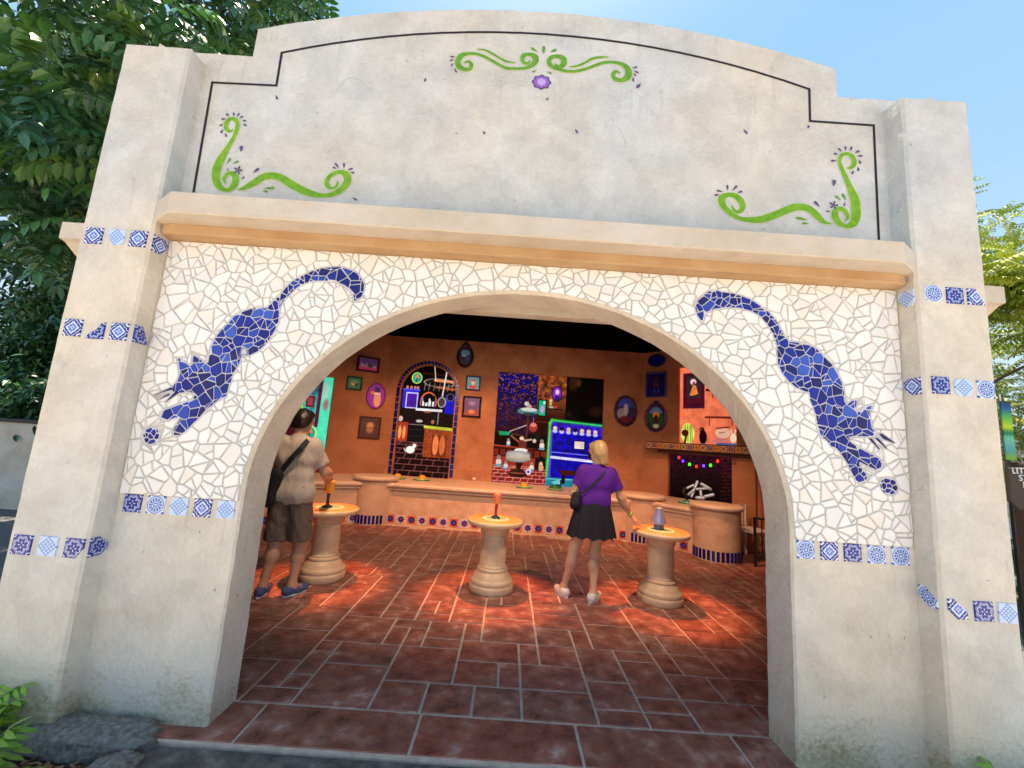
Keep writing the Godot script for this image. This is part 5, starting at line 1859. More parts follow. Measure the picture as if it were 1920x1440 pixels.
	m.poly([Vector2(1060, 490), Vector2(1100, 500), Vector2(1125, 590), Vector2(1050, 610), Vector2(1020, 605)], Color(0.96, 0.50, 0.26))
	m.line(1228, 552, 1580, 560, 30, Color(0.28, 0.06, 0.08))
	m.line(1296, 560, 1296, 640, 9, Color(0.36, 0.10, 0.10))
	m.ell(1284, 470, 34, 66, Color(0.07, 0.02, 0.03))
	m.ell(1360, 522, 40, 18, Color(0.90, 0.62, 0.58))
	m.line(1214, 846, 1580, 850, 22, Color(0.40, 0.11, 0.11))
	m.line(1258, 850, 1258, 938, 9, Color(0.46, 0.14, 0.12))
	m.line(1510, 850, 1510, 935, 9, Color(0.46, 0.14, 0.12))
	m.ell(1000, 1028, 82, 116, Color(0.86, 0.92, 0.38))
	for x in [970, 1000, 1030, 1050]:
		m.line(x, 930, x + 6, 1120, 7, Color(0.30, 0.36, 0.10))
	m.ell(968, 1022, 44, 36, Color(0.28, 0.08, 0.05))
	m.line(985, 1040, 962, 1138, 24, Color(0.28, 0.10, 0.06))
	m.ell(1184, 1060, 44, 76, Color(0.09, 0.03, 0.03))
	m.ell(1172, 985, 28, 30, Color(0.09, 0.03, 0.03))
	m.ell(1164, 980, 6, 6, Color(0.9, 0.7, 0.4))
	m.ell(1182, 1140, 54, 12, Color(0.38, 0.55, 0.75))
	m.ell(1390, 1100, 100, 44, Color(0.82, 0.45, 0.42))
	m.ell(1405, 1010, 82, 56, Color(0.95, 0.72, 0.62))
	m.line(1340, 965, 1480, 945, 16, Color(0.50, 0.16, 0.14))
	m.line(1370, 1010, 1430, 1000, 8, Color(0.55, 0.25, 0.22))
	m.ell(1520, 1060, 34, 46, Color(0.96, 0.82, 0.72))
	m.line(1505, 1020, 1495, 975, 12, Color(0.96, 0.82, 0.72))
	m.line(1532, 1020, 1545, 975, 12, Color(0.96, 0.82, 0.72))
	m.rect(1340, 1115, 1580, 1172, Color(0.26, 0.34, 0.52))
	var rx := right_xf()
	var back := Transform3D(rx.basis, rx * Vector3(0, 0, -0.105))
	screen("salmon", "tall lit screen of a salmon wall with ornate frame, above the mantel", m, back, rect(0.765, 1.72, 1.915, 3.425), Rect2(0.780, 1.80, 1.12, 1.61), 0.42)

	var f := Painter.new(150, 118, Vector2(450, 172), Vector2(930, 552), Color(0.10, 0.035, 0.05))
	for i in 18:
		f.rect(450, 172 + i * 21, 930, 195 + i * 21, Color(0.20, 0.055, 0.10).lerp(Color(0.03, 0.015, 0.02), i / 17.0))
	for i in 14:
		var y := 180 + i * 27
		f.line(840, y + 14, 930, y, 3, Color(0.34, 0.12, 0.15))
		f.line(450, y, 520, y + 10, 3, Color(0.20, 0.08, 0.10))
		f.line(870 + (i % 2) * 25, y + 8, 870 + (i % 2) * 25, y + 34, 3, Color(0.30, 0.10, 0.12))
	f.speckle(450, 172, 930, 552, 0.8, 11, 0.1)
	for l in [[625, 530, 668, 412, 22], [590, 470, 640, 440, 16], [700, 425, 765, 455, 24], [690, 460, 700, 535, 20], [720, 520, 785, 495, 22], [665, 535, 715, 530, 26], [600, 520, 650, 470, 18], [660, 470, 760, 450, 16]]:
		f.line(l[0], l[1], l[2], l[3], l[4] + 5, Color(0.10, 0.05, 0.045))
		f.line(l[0], l[1], l[2], l[3], l[4], Color(0.60, 0.50, 0.46))
		f.line(l[0] + 2, l[1] - 5, l[2] + 2, l[3] - 5, l[4] * 0.35, Color(0.88, 0.80, 0.76))
	screen("hearth", "dark lit screen of a brick hearth with pale logs under the mantel", f, back, rect(0.57, 0.70, 1.815, 1.74), Rect2(0.585, 0.73, 1.215, 0.95), 0.42)

	var g := Painter.new(180, 250, Vector2(0, 0), Vector2(136, 189), Color(0.22, 0.62, 0.60))
	g.rect(0, 0, 136, 40, Color(0.14, 0.44, 0.48))
	g.rect(0, 100, 136, 189, Color(0.40, 0.72, 0.70))
	g.speckle(0, 0, 136, 189, 0.35, 12, 0.04)
	g.rect(117, 0, 136, 150, Color(0.32, 0.88, 0.70))
	g.ell(124, 30, 7, 26, Color(0.62, 0.78, 0.70), 0.4)
	g.ell(127, 58, 6, 16, Color(0.72, 0.42, 0.45), 0.5)
	g.rect(110, 2, 117, 105, Color(0.36, 0.10, 0.20))
	g.rect(112, 150, 136, 189, Color(0.40, 0.12, 0.12))
	g.ell(93, 12, 12, 16, Color(0.45, 0.16, 0.18))
	g.ell(93, 12, 10, 13, Color(0.80, 0.70, 0.70))
	g.ell(89, 10, 3, 4, Color(0.22, 0.08, 0.12))
	g.ell(97, 10, 3, 4, Color(0.22, 0.08, 0.12))
	g.rect(66, 22, 84, 42, Color(0.14, 0.22, 0.55))
	g.rect(68, 25, 82, 39, Color(0.55, 0.72, 0.82))
	g.ell(75, 32, 5, 4, Color(0.98, 0.45, 0.2))
	g.rect(90, 42, 106, 66, Color(0.42, 0.08, 0.16))
	g.rect(93, 46, 103, 62, Color(0.62, 0.26, 0.28))
	g.ell(60, 72, 26, 32, Color(0.62, 1.0, 0.30))
	g.rect(34, 70, 86, 150, Color(0.62, 1.0, 0.30))
	g.ell(60, 72, 23, 29, Color(0.28, 0.07, 0.11))
	g.rect(37, 72, 83, 150, Color(0.28, 0.07, 0.11))
	for i in 9:
		g.line(26, 150 - i * 6, 8 + i, 96 + i * 4, 5, Color(0.03, 0.50, 0.28))
	g.line(86, 100, 112, 130, 3, Color(0.55, 0.68, 0.4))
	g.badge(104, 118, 13)
	g.rect(0, 150, 110, 189, Color(0.62, 0.38, 0.40))
	var lx := left_xf()
	screen("hall", "turquoise lit screen of a hall with green edged doorway behind the man", g, Transform3D(lx.basis, lx * Vector3(0, 0, -0.105)), rect(-2.47, 0.70, -1.07, 2.71), Rect2(-2.45, 0.80, 1.365, 1.89), 0.42)

	# blue tile edging round the kitchen arch
	var kk := 0
	for sgn in [-1.0, 1.0]:
		var y := 0.76
		while y < 2.56:
			var h: float = 0.06 if kk % 3 == 1 else 0.085
			put("edge_tile", chip(rect(-0.038, -h + 0.006, 0.038, h - 0.006), -0.002, 0.009, 0.004), M["blue_tile_%d" % [0, 1, 3, 0][kk % 4]], room_back, Transform3D(Basis.IDENTITY, Vector3(kx + sgn * 0.665, y + h, -6.549)))
			y += 2 * h
			kk += 1
	var n := 26
	for i in n:
		var a := PI * (i + 0.5) / n
		var w := 0.665 * PI / n / 2 - 0.005
		put("edge_tile", chip([Vector2(-w * 0.94, -0.038), Vector2(w * 0.94, -0.038), Vector2(w * 1.05, 0.038), Vector2(-w * 1.05, 0.038)], -0.002, 0.009, 0.003), M["blue_tile_%d" % [0, 3, 1, 0, 3][i % 5]], room_back, Transform3D(Basis(Vector3.BACK, a - PI / 2), Vector3(kx + cos(a) * 0.665, 2.58 + sin(a) * 0.665, -6.549)))
	# mantel shelf faced with small printed tiles
	var sh := thing("mantel_shelf", "dark wooden mantel shelf faced with small patterned tiles above the hearth", "shelf", rx)
	var st := flat_st()
	mat("dark_wood", lin(0.07, 0.025, 0.018), 0.5)
	box(st, Vector3(1.26, 1.745, 0.13), Vector3(2.10, 0.155, 0.26), Basis.IDENTITY, 0.008)
	obj("board", st, M.dark_wood, sh)
	st = flat_st()
	box(st, Vector3(1.32, 1.635, 0.07), Vector3(1.80, 0.06, 0.14), Basis.IDENTITY, 0.006)
	obj("lower_board", st, M.dark_wood, sh)
	for q in 4:
		print_mat("mantel_%d" % q, mantel_print(q), 0.35)
	var sq := chip(rect(-0.055, -0.058, 0.055, 0.058), -0.002, 0.006, 0.002, Rect2(-0.055, -0.058, 0.11, 0.116))
	for i in 17:
		put("mantel_tile", sq, M["mantel_%d" % ((i * 5 + i / 3) % 4)], sh, Transform3D(Basis.IDENTITY, Vector3(0.285 + i * 0.1215, 1.746, 0.261)))
	# fairy lights across the hearth
	var fl := thing("string_lights", "string of seven coloured bulbs hanging across the dark hearth", "string lights", rx)
	var pts := [Vector3(0.79, 1.555, -0.06), Vector3(0.875, 1.49, -0.05), Vector3(1.01, 1.435, -0.05), Vector3(1.145, 1.405, -0.05), Vector3(1.28, 1.43, -0.05), Vector3(1.41, 1.45, -0.05), Vector3(1.535, 1.54, -0.06)]
	st = smooth_st()
	tube(st, [Vector3(0.62, 1.62, -0.08)] + pts + [Vector3(1.62, 1.64, -0.08)], [0.004], 5)
	obj("wire", st, M.black_metal, fl)
	var cols := [Color(1.0, 0.10, 0.22), Color(0.35, 0.14, 1.0), Color(0.25, 1.0, 0.12), Color(1.0, 0.12, 0.10), Color(0.35, 0.18, 1.0), Color(0.20, 1.0, 0.14), Color(1.0, 0.16, 0.05)]
	for i in 7:
		var bm := mat("bulb_%d" % i, cols[i], 0.3)
		bm.emission_enabled = true
		bm.emission = cols[i]
		bm.emission_energy_multiplier = 1.6
		st = smooth_st()
		ball(st, pts[i] + Vector3(0, -0.024, 0.004), Vector3(0.024, 0.03, 0.024), 12, 8)
		obj("bulb", st, bm, fl)

func mantel_print(kind: int, n := 40) -> Texture2D:
	var im := Image.create(n, n, false, Image.FORMAT_RGB8)
	var ground: Color = [Color(0.72, 0.60, 0.46), Color(0.62, 0.50, 0.50), Color(0.70, 0.52, 0.30), Color(0.60, 0.48, 0.42)][kind]
	var ink: Color = [Color(0.30, 0.12, 0.08), Color(0.20, 0.14, 0.28), Color(0.42, 0.20, 0.10), Color(0.24, 0.10, 0.12)][kind]
	for y in n:
		for x in n:
			var p := Vector2((x + 0.5) / n * 2.0 - 1.0, (y + 0.5) / n * 2.0 - 1.0)
			var q := p.abs()
			var on := false
			match kind:
				0: on = absf(q.x - q.y) < 0.16 and q.length() < 1.0
				1: on = absf(p.length() - 0.55) < 0.13 or p.length() < 0.2
				2: on = (q.x < 0.12 and q.y < 0.75) or (q.y < 0.12 and q.x < 0.75)
				3: on = absf(q.x + q.y - 0.7) < 0.14 or q.x + q.y < 0.22
			im.set_pixel(x, y, ink if on else ground)
	return ImageTexture.create_from_image(im)

# ---------------------------------------------------------------- framed pictures
func frame_rect(label: String, wall: Transform3D, x0: float, y0: float, x1: float, y1: float, border: float, depth: float, fm: Material, p: Painter):
	var t := thing("framed_picture", label, "picture", Transform3D(wall.basis, wall * Vector3((x0 + x1) / 2, (y0 + y1) / 2, 0.0)), "pictures hung round the room")
	var w := (x1 - x0) / 2
	var h := (y1 - y0) / 2
	var st := flat_st()
	# four mitred bars with a sloping face
	var o := rect(-w, -h, w, h)
	var i := rect(-w + border, -h + border, w - border, h - border)
	for k in 4:
		var j := (k + 1) % 4
		var a := Vector3(o[k].x, o[k].y, depth * 0.8)
		var b := Vector3(o[j].x, o[j].y, depth * 0.8)
		var mid0: Vector2 = o[k].lerp(i[k], 0.45)
		var mid1: Vector2 = o[j].lerp(i[j], 0.45)
		var c := Vector3(mid1.x, mid1.y, depth)
		var d := Vector3(mid0.x, mid0.y, depth)
		quad(st, Vector3(a.x, a.y, 0), Vector3(b.x, b.y, 0), b, a)
		quad(st, a, b, c, d)
		quad(st, d, c, Vector3(i[j].x, i[j].y, depth * 0.45), Vector3(i[k].x, i[k].y, depth * 0.45))
	obj("frame", st, fm, t)
	p.im.adjust_bcs(1.45, 1.1, 1.15)
	var m := print_mat("art_%d" % M.size(), ImageTexture.create_from_image(p.im), 0.4)
	put("print", chip(rect(-w + border - 0.002, -h + border - 0.002, w - border + 0.002, h - border + 0.002), 0.0, depth * 0.42, 0.0005, Rect2(-w + border, -h + border, 2 * (w - border), 2 * (h - border))), m, t)

func frame_oval(label: String, wall: Transform3D, x: float, y: float, rx: float, ry: float, border: float, depth: float, fm: Material, p: Painter, lobes := 0, crest := 0.0):
	var t := thing("oval_picture", label, "picture", Transform3D(wall.basis, wall * Vector3(x, y, 0.0)), "pictures hung round the room")
	var st := flat_st()
	var n := 72
	var prof := [[1.0, 0.0], [1.0, 0.7], [0.55, 1.0], [0.2, 0.75], [0.0, 0.4]]
	for k in n:
		for s in prof.size() - 1:
			var q := []
			for e in [[k, s], [k + 1, s], [k + 1, s + 1], [k, s + 1]]:
				var a: float = TAU * e[0] / n
				var b: float = border * prof[e[1]][0]
				if lobes > 0:
					b *= 1.0 + 0.28 * absf(cos(a * lobes * 0.5))
				b *= 1.0 + crest * pow(maxf(sin(a), 0.0), 14.0) * prof[e[1]][0]
				q.append(Vector3(cos(a) * (rx - border + b), sin(a) * (ry - border + b), depth * prof[e[1]][1]))
			quad(st, q[0], q[1], q[2], q[3])
	obj("frame", st, fm, t)
	p.im.adjust_bcs(1.45, 1.1, 1.15)
	var m := print_mat("art_%d" % M.size(), ImageTexture.create_from_image(p.im), 0.4)
	put("print", chip(ellipse(rx - border + 0.003, ry - border + 0.003, 40), 0.0, depth * 0.38, 0.0005, Rect2(-rx + border, -ry + border, 2 * (rx - border), 2 * (ry - border))), m, t)

func art(ground: Color, w := 40, h := 48) -> Painter:
	return Painter.new(w, h, Vector2.ZERO, Vector2(100, 100), ground)

func build_pictures():
	mat("plum_frame", lin(0.045, 0.012, 0.030), 0.4)
	mat("dark_frame", lin(0.020, 0.010, 0.014), 0.4)
	mat("blue_frame", lin(0.04, 0.05, 0.26), 0.4)
	mat("violet_frame", lin(0.26, 0.05, 0.42), 0.4)
	mat("green_frame", lin(0.03, 0.10, 0.07), 0.45)
	mat("brown_frame", lin(0.08, 0.035, 0.022), 0.45)
	var lx := left_xf()
	var bx := Transform3D(Basis.IDENTITY, Vector3(0, 0, -6.55))
	var rx := right_xf()
	var p := art(Color(0.34, 0.28, 0.58), 60, 44)
	p.rect(0, 70, 100, 100, Color(0.62, 0.25, 0.50))
	for i in 9:
		p.rect(8 + i * 10, 40 + (i * 7) % 20, 15 + i * 10, 78, Color(0.60, 0.58, 0.62))
	p.ell(62, 60, 16, 18, Color(0.25, 0.22, 0.30))
	frame_rect("landscape picture of grey shapes in dark plum frame, highest on left wall", lx, -0.685, 2.90, -0.215, 3.235, 0.045, 0.05, M.plum_frame, p)
	p = art(Color(0.14, 0.38, 0.30))
	p.ell(50, 45, 30, 26, Color(0.30, 0.45, 0.40))
	p.ell(40, 60, 16, 14, Color(0.55, 0.50, 0.40))
	p.ell(68, 62, 12, 16, Color(0.10, 0.22, 0.2))
	frame_rect("small green picture in dark green frame beside the turquoise screen", lx, -0.845, 2.475, -0.53, 2.765, 0.035, 0.06, M.green_frame, p)
	p = art(Color(0.42, 0.10, 0.60))
	p.rect(40, 12, 72, 34, Color(0.16, 0.06, 0.30))
	p.ell(60, 66, 22, 32, Color(0.62, 0.52, 0.44))
	p.ell(28, 38, 12, 8, Color(0.70, 0.42, 0.18))
	p.rect(38, 36, 78, 46, Color(0.80, 0.72, 0.80))
	frame_oval("bright violet oval picture on the left wall beside the kitchen", lx, -0.215, 2.405, 0.205, 0.285, 0.03, 0.05, M.violet_frame, p)
	p = art(Color(0.20, 0.12, 0.11), 48, 60)
	p.ell(52, 56, 26, 32, Color(0.42, 0.33, 0.27), 0.5)
	p.ell(52, 36, 22, 16, Color(0.46, 0.37, 0.30))
	p.ell(44, 35, 4, 4, Color(0.62, 0.54, 0.42))
	p.ell(60, 35, 4, 4, Color(0.62, 0.54, 0.42))
	p.speckle(0, 0, 100, 100, 0.9, 6, 0.2)
	frame_rect("dim brown picture of a seated animal low on the left wall", lx, -0.495, 1.465, -0.04, 1.945, 0.035, 0.04, M.brown_frame, p)
	p = art(Color(0.07, 0.04, 0.16))
	p.ell(50, 30, 36, 20, Color(0.30, 0.50, 0.72))
	p.rect(22, 44, 60, 50, Color(0.75, 0.80, 0.90))
	p.ell(68, 58, 16, 18, Color(0.16, 0.20, 0.45))
	frame_oval("dark crested oval picture high above the kitchen arch's right side", bx, -1.17, 3.435, 0.185, 0.245, 0.045, 0.055, M.dark_frame, p, 16, 1.6)
	p = art(Color(0.18, 0.52, 0.68))
	p.ell(50, 42, 16, 26, Color(0.90, 0.85, 0.82))
	p.ell(42, 26, 8, 12, Color(0.55, 0.25, 0.2))
	p.ell(58, 26, 8, 12, Color(0.55, 0.25, 0.2))
	p.ell(50, 84, 34, 16, Color(0.50, 0.08, 0.22))
	frame_rect("small bright blue picture right of the kitchen arch, upper of two", bx, -1.10, 2.685, -0.785, 3.005, 0.028, 0.07, M.blue_frame, p)
	p = art(Color(0.17, 0.11, 0.36), 48, 56)
	for i in 6:
		p.rect(0, 40 + i * 10, 100, 52 + i * 10, Color(0.17, 0.11, 0.36).lerp(Color(0.34, 0.15, 0.18), i / 5.0))
	p.ell(50, 30, 32, 18, Color(0.36, 0.30, 0.44), 0.5)
	p.ell(50, 78, 28, 14, Color(0.52, 0.36, 0.12), 0.4)
	frame_rect("dusky violet picture in dark frame right of the kitchen arch, lower of two", bx, -1.135, 2.085, -0.725, 2.55, 0.04, 0.05, M.dark_frame, p)
	p = art(Color(0.12, 0.13, 0.30))
	p.rect(0, 0, 100, 34, Color(0.18, 0.24, 0.55))
	p.ell(30, 62, 30, 22, Color(0.42, 0.42, 0.50))
	p.ell(52, 44, 14, 24, Color(0.52, 0.50, 0.56))
	p.ell(56, 84, 42, 14, Color(0.28, 0.07, 0.14))
	frame_oval("oval picture of pale figures in scalloped plum frame right of the parlour screen", bx, 2.465, 2.46, 0.245, 0.335, 0.055, 0.06, M.plum_frame, p, 14)
	p = art(Color(0.035, 0.05, 0.34))
	p.ell(50, 40, 36, 26, Color(0.06, 0.09, 0.48), 0.6)
	frame_oval("plain deep blue oval plate highest on the right wall", rx, 0.31, 3.60, 0.20, 0.148, 0.02, 0.04, M.blue_frame, p)
	p = art(Color(0.07, 0.05, 0.30), 44, 54)
	p.ell(50, 30, 24, 16, Color(0.22, 0.12, 0.22), 0.4)
	p.ell(50, 52, 30, 10, Color(0.26, 0.16, 0.20), 0.5)
	p.ell(40, 78, 8, 16, Color(0.16, 0.26, 0.50), 0.5)
	p.ell(64, 78, 8, 16, Color(0.16, 0.26, 0.50), 0.5)
	frame_rect("dark blue portrait in blue frame under the oval plate, right wall", rx, 0.075, 2.78, 0.54, 3.34, 0.04, 0.045, M.blue_frame, p)
	p = art(Color(0.10, 0.26, 0.16))
	p.rect(0, 0, 100, 30, Color(0.30, 0.40, 0.62))
	p.ell(52, 36, 22, 16, Color(0.62, 0.45, 0.18))
	p.ell(52, 62, 16, 26, Color(0.20, 0.08, 0.18))
	p.ell(52, 88, 20, 10, Color(0.60, 0.62, 0.60))
	frame_oval("green oval picture in violet ornate frame on the right wall", rx, 0.315, 2.335, 0.235, 0.295, 0.065, 0.06, mat("ornate_violet", lin(0.05, 0.012, 0.10), 0.4), p, 12, 0.8)

# ---------------------------------------------------------------- people
# a bone is [a, b, radius at a, radius at b, options]; flat: how much thinner it is front to back; stop: cut square at b
func bone(a: Vector3, b: Vector3, ra: float, rb: float, flat := 1.0, stop := false) -> Array:
	return [a, b, ra, rb, flat, stop]

# joins tapered capsules with a smooth minimum and meshes the field as surface nets
func flesh(bones: Array, cell: float, k: float, cuts := [], wrinkle := 0.0, sd := 1) -> ArrayMesh:
	var lo := Vector3.ONE * 1e9
	var hi := -lo
	for b in bones:
		var r: float = maxf(b[2], b[3]) + k * 0.5 + 2.5 * cell
		lo = lo.min(b[0] - Vector3.ONE * r).min(b[1] - Vector3.ONE * r)
		hi = hi.max(b[0] + Vector3.ONE * r).max(b[1] + Vector3.ONE * r)
	var n := Vector3i(((hi - lo) / cell).ceil()) + Vector3i.ONE
	var sx := 1
	var sy := n.x
	var sz := n.x * n.y
	var f := PackedFloat32Array()
	f.resize(sz * n.z)
	f.fill(1.0)
	for b in bones:
		var a: Vector3 = b[0]
		var ra: float = b[2]
		var rb: float = b[3]
		var fl: float = b[4]
		var ab: Vector3 = b[1] - a
		var abf := Vector3(ab.x, ab.y, ab.z * fl)
		var inv := 1.0 / maxf(abf.length_squared(), 1e-9)
		var len := abf.length()
		var reach: float = maxf(ra, rb) + k + 2.0 * cell
		var p0 := Vector3i(((a.min(b[1]) - Vector3.ONE * reach - lo) / cell).floor()).clamp(Vector3i.ZERO, n - Vector3i.ONE)
		var p1 := Vector3i(((a.max(b[1]) + Vector3.ONE * reach - lo) / cell).ceil()).clamp(Vector3i.ZERO, n - Vector3i.ONE)
		for z in range(p0.z, p1.z + 1):
			var qz := (lo.z + z * cell - a.z) * fl
			for y in range(p0.y, p1.y + 1):
				var qy := lo.y + y * cell - a.y
				var i := z * sz + y * sy + p0.x
				for x in range(p0.x, p1.x + 1):
					var q := Vector3(lo.x + x * cell - a.x, qy, qz)
					var u := q.dot(abf) * inv
					var t := clampf(u, 0.0, 1.0)
					var d := (q - abf * t).length() - lerpf(ra, rb, t)
					if b[5]:
						d = maxf(d, (u - 1.0) * len)
					var e := f[i]
					var h := maxf(k - absf(d - e), 0.0)
					f[i] = minf(d, e) - h * h * 0.25 / k
					i += 1
	var noise := FastNoiseLite.new()
	noise.seed = sd
	noise.frequency = 7.0
	noise.fractal_octaves = 2
	if wrinkle > 0.0 or cuts.size():
		for z in n.z:
			for y in n.y:
				var i := z * sz + y * sy
				for x in n.x:
					if f[i] < 0.06 and f[i] > -0.06:
						var p := lo + Vector3(x, y, z) * cell
						if wrinkle > 0.0:
							f[i] += wrinkle * noise.get_noise_3d(p.x * 1.8 + 0.5 * p.y, p.y * 0.55 - 0.3 * p.x, p.z * 1.8)
					for c in cuts:
						var p := lo + Vector3(x, y, z) * cell
						f[i] = maxf(f[i], (p - c[0]).dot(c[1]))
					i += 1
	var where := PackedInt32Array()
	where.resize(f.size())
	where.fill(-1)
	var verts := PackedVector3Array()
	var norms := PackedVector3Array()
	var corner := [0, sx, sy, sx + sy, sz, sx + sz, sy + sz, sx + sy + sz]
	var offs := [Vector3(0, 0, 0), Vector3(1, 0, 0), Vector3(0, 1, 0), Vector3(1, 1, 0), Vector3(0, 0, 1), Vector3(1, 0, 1), Vector3(0, 1, 1), Vector3(1, 1, 1)]
	var edges := [[0, 1], [2, 3], [4, 5], [6, 7], [0, 2], [1, 3], [4, 6], [5, 7], [0, 4], [1, 5], [2, 6], [3, 7]]
	var near := cell * 1.8
	for z in n.z - 1:
		for y in n.y - 1:
			var i := z * sz + y * sy
			for x in n.x - 1:
				var f0 := f[i]
				if f0 < near and f0 > -near:
					var inside := 0
					for c in 8:
						if f[i + corner[c]] < 0.0:
							inside += 1
					if inside > 0 and inside < 8:
						var sum := Vector3.ZERO
						var cnt := 0
						for e in edges:
							var fa := f[i + corner[e[0]]]
							var fb := f[i + corner[e[1]]]
							if (fa < 0.0) != (fb < 0.0):
								sum += offs[e[0]].lerp(offs[e[1]], fa / (fa - fb))
								cnt += 1
						where[i] = verts.size()
						verts.append(lo + (Vector3(x, y, z) + sum / cnt) * cell)
						var g := Vector3(f[i + sx] + f[i + sx + sy] + f[i + sx + sz] + f[i + sx + sy + sz] - f[i] - f[i + sy] - f[i + sz] - f[i + sy + sz],
							f[i + sy] + f[i + sx + sy] + f[i + sy + sz] + f[i + sx + sy + sz] - f[i] - f[i + sx] - f[i + sz] - f[i + sx + sz],
							f[i + sz] + f[i + sx + sz] + f[i + sy + sz] + f[i + sx + sy + sz] - f[i] - f[i + sx] - f[i + sy] - f[i + sx + sy])
						norms.append(g.normalized())
				i += 1
	var idx := PackedInt32Array()
	for z in range(1, n.z - 1):
		for y in range(1, n.y - 1):
			var i := z * sz + y * sy + 1
			for x in range(1, n.x - 1):
				var f0 := f[i]
				if f0 < near and f0 > -near:
					for axis in 3:
						var s: int = [sx, sy, sz][axis]
						var f1 := f[i + s]
						if (f0 < 0.0) != (f1 < 0.0):
							var u: int = [sy, sz, sx][axis]
							var v: int = [sz, sx, sy][axis]
							var a := where[i]
							var b := where[i - u]
							var c := where[i - u - v]
							var d := where[i - v]
							if a < 0 or b < 0 or c < 0 or d < 0:
								continue
							if f0 < 0.0:
								idx.append_array([a, b, c, a, c, d])
							else:
								idx.append_array([a, c, b, a, d, c])
				i += 1
	# the surface-net normal follows the field; wind every face to agree with it
	for t in range(0, idx.size(), 3):
		var a := verts[idx[t]]
		var face := (verts[idx[t + 1]] - a).cross(verts[idx[t + 2]] - a)
		if face.dot(norms[idx[t]] + norms[idx[t + 1]] + norms[idx[t + 2]]) > 0:
			var s := idx[t + 1]
			idx[t + 1] = idx[t + 2]
			idx[t + 2] = s
	var arr := []
	arr.resize(Mesh.ARRAY_MAX)
	arr[Mesh.ARRAY_VERTEX] = verts
	arr[Mesh.ARRAY_NORMAL] = norms
	arr[Mesh.ARRAY_INDEX] = idx
	var mesh := ArrayMesh.new()
	mesh.add_surface_from_arrays(Mesh.PRIMITIVE_TRIANGLES, arr)
	return mesh

# palm, four unequal fingers and a thumb; along: towards the fingertips, back: out of the back of the hand
func hand_bones(wrist: Vector3, along: Vector3, back: Vector3, thumb_side: float, curl: float, spread := 0.0) -> Array:
	var y := along.normalized()
	var z := (back - y * back.dot(y)).normalized()
	var x := y.cross(z) * thumb_side
	var at := func(p: Vector3) -> Vector3: return wrist + x * p.x + y * p.y + z * p.z
	var out := []
	for fx in [-0.026, -0.009, 0.009, 0.026]:
		out.append(bone(at.call(Vector3(fx * 0.7, 0.005, 0)), at.call(Vector3(fx, 0.082, 0)), 0.015, 0.0125))
	var lens := [0.062, 0.078, 0.085, 0.076]
	for i in 4:
		var fx: float = [-0.031, -0.0105, 0.0105, 0.031][i]
		var p := Vector3(fx, 0.084, 0)
		var ang := 0.0
		for s in 3:
			ang += curl * [0.7, 1.0, 0.6][s]
			var l: float = lens[i] * [0.45, 0.31, 0.24][s]
			var q := p + Vector3(spread * fx * 4.0 * l, cos(ang) * l, -sin(ang) * l)
			out.append(bone(at.call(p), at.call(q), 0.0098 - s * 0.0009, 0.0088 - s * 0.0009))
			p = q
	var t0 := Vector3(0.024, 0.018, -0.004)
	var t1 := Vector3(0.046, 0.052, -0.016)
	var t2 := Vector3(0.054, 0.084, -0.026 - curl * 0.012)
	var t3 := Vector3(0.050, 0.106, -0.034 - curl * 0.02)
	out.append(bone(at.call(t0), at.call(t1), 0.015, 0.0125))
	out.append(bone(at.call(t1), at.call(t2), 0.0118, 0.0102))
	out.append(bone(at.call(t2), at.call(t3), 0.0100, 0.0085))
	return out

func head_bones(c: Vector3, turn: float, nod: float, neck: Vector3, s := 1.0) -> Array:
	# c: middle of the skull; the face looks along -z turned by turn
	var b := Basis(Vector3.UP, turn) * Basis(Vector3.RIGHT, -nod)
	var at := func(p: Vector3) -> Vector3: return c + b * (p * s)
	return [
		bone(at.call(Vector3(0, 0.035, 0.015)), at.call(Vector3(0, 0.02, -0.02)), 0.085 * s, 0.080 * s),
		bone(at.call(Vector3(0, -0.01, -0.03)), at.call(Vector3(0, -0.075, -0.050)), 0.066 * s, 0.042 * s),
		bone(at.call(Vector3(-0.03, -0.06, -0.02)), at.call(Vector3(0.03, -0.06, -0.02)), 0.045 * s, 0.045 * s),
		bone(at.call(Vector3(0, 0.005, -0.096)), at.call(Vector3(0, -0.028, -0.112)), 0.008 * s, 0.014 * s),
		bone(at.call(Vector3(-0.016, -0.066, -0.086)), at.call(Vector3(0.016, -0.066, -0.086)), 0.009 * s, 0.009 * s),
		bone(at.call(Vector3(-0.030, 0.022, -0.084)), at.call(Vector3(0.030, 0.022, -0.084)), 0.012 * s, 0.012 * s),
		bone(at.call(Vector3(-0.082, 0.012, 0.008)), at.call(Vector3(-0.086, -0.028, 0.0)), 0.015 * s, 0.010 * s),
		bone(at.call(Vector3(0.082, 0.012, 0.008)), at.call(Vector3(0.086, -0.028, 0.0)), 0.015 * s, 0.010 * s),
		bone(at.call(Vector3(0, -0.04, 0.02)), neck, 0.055 * s, 0.058 * s),
	]

func join(meshes: Array) -> ArrayMesh:
	var st := SurfaceTool.new()
	st.begin(Mesh.PRIMITIVE_TRIANGLES)
	for m in meshes:
		st.append_from(m, 0, Transform3D.IDENTITY)
	return st.commit()

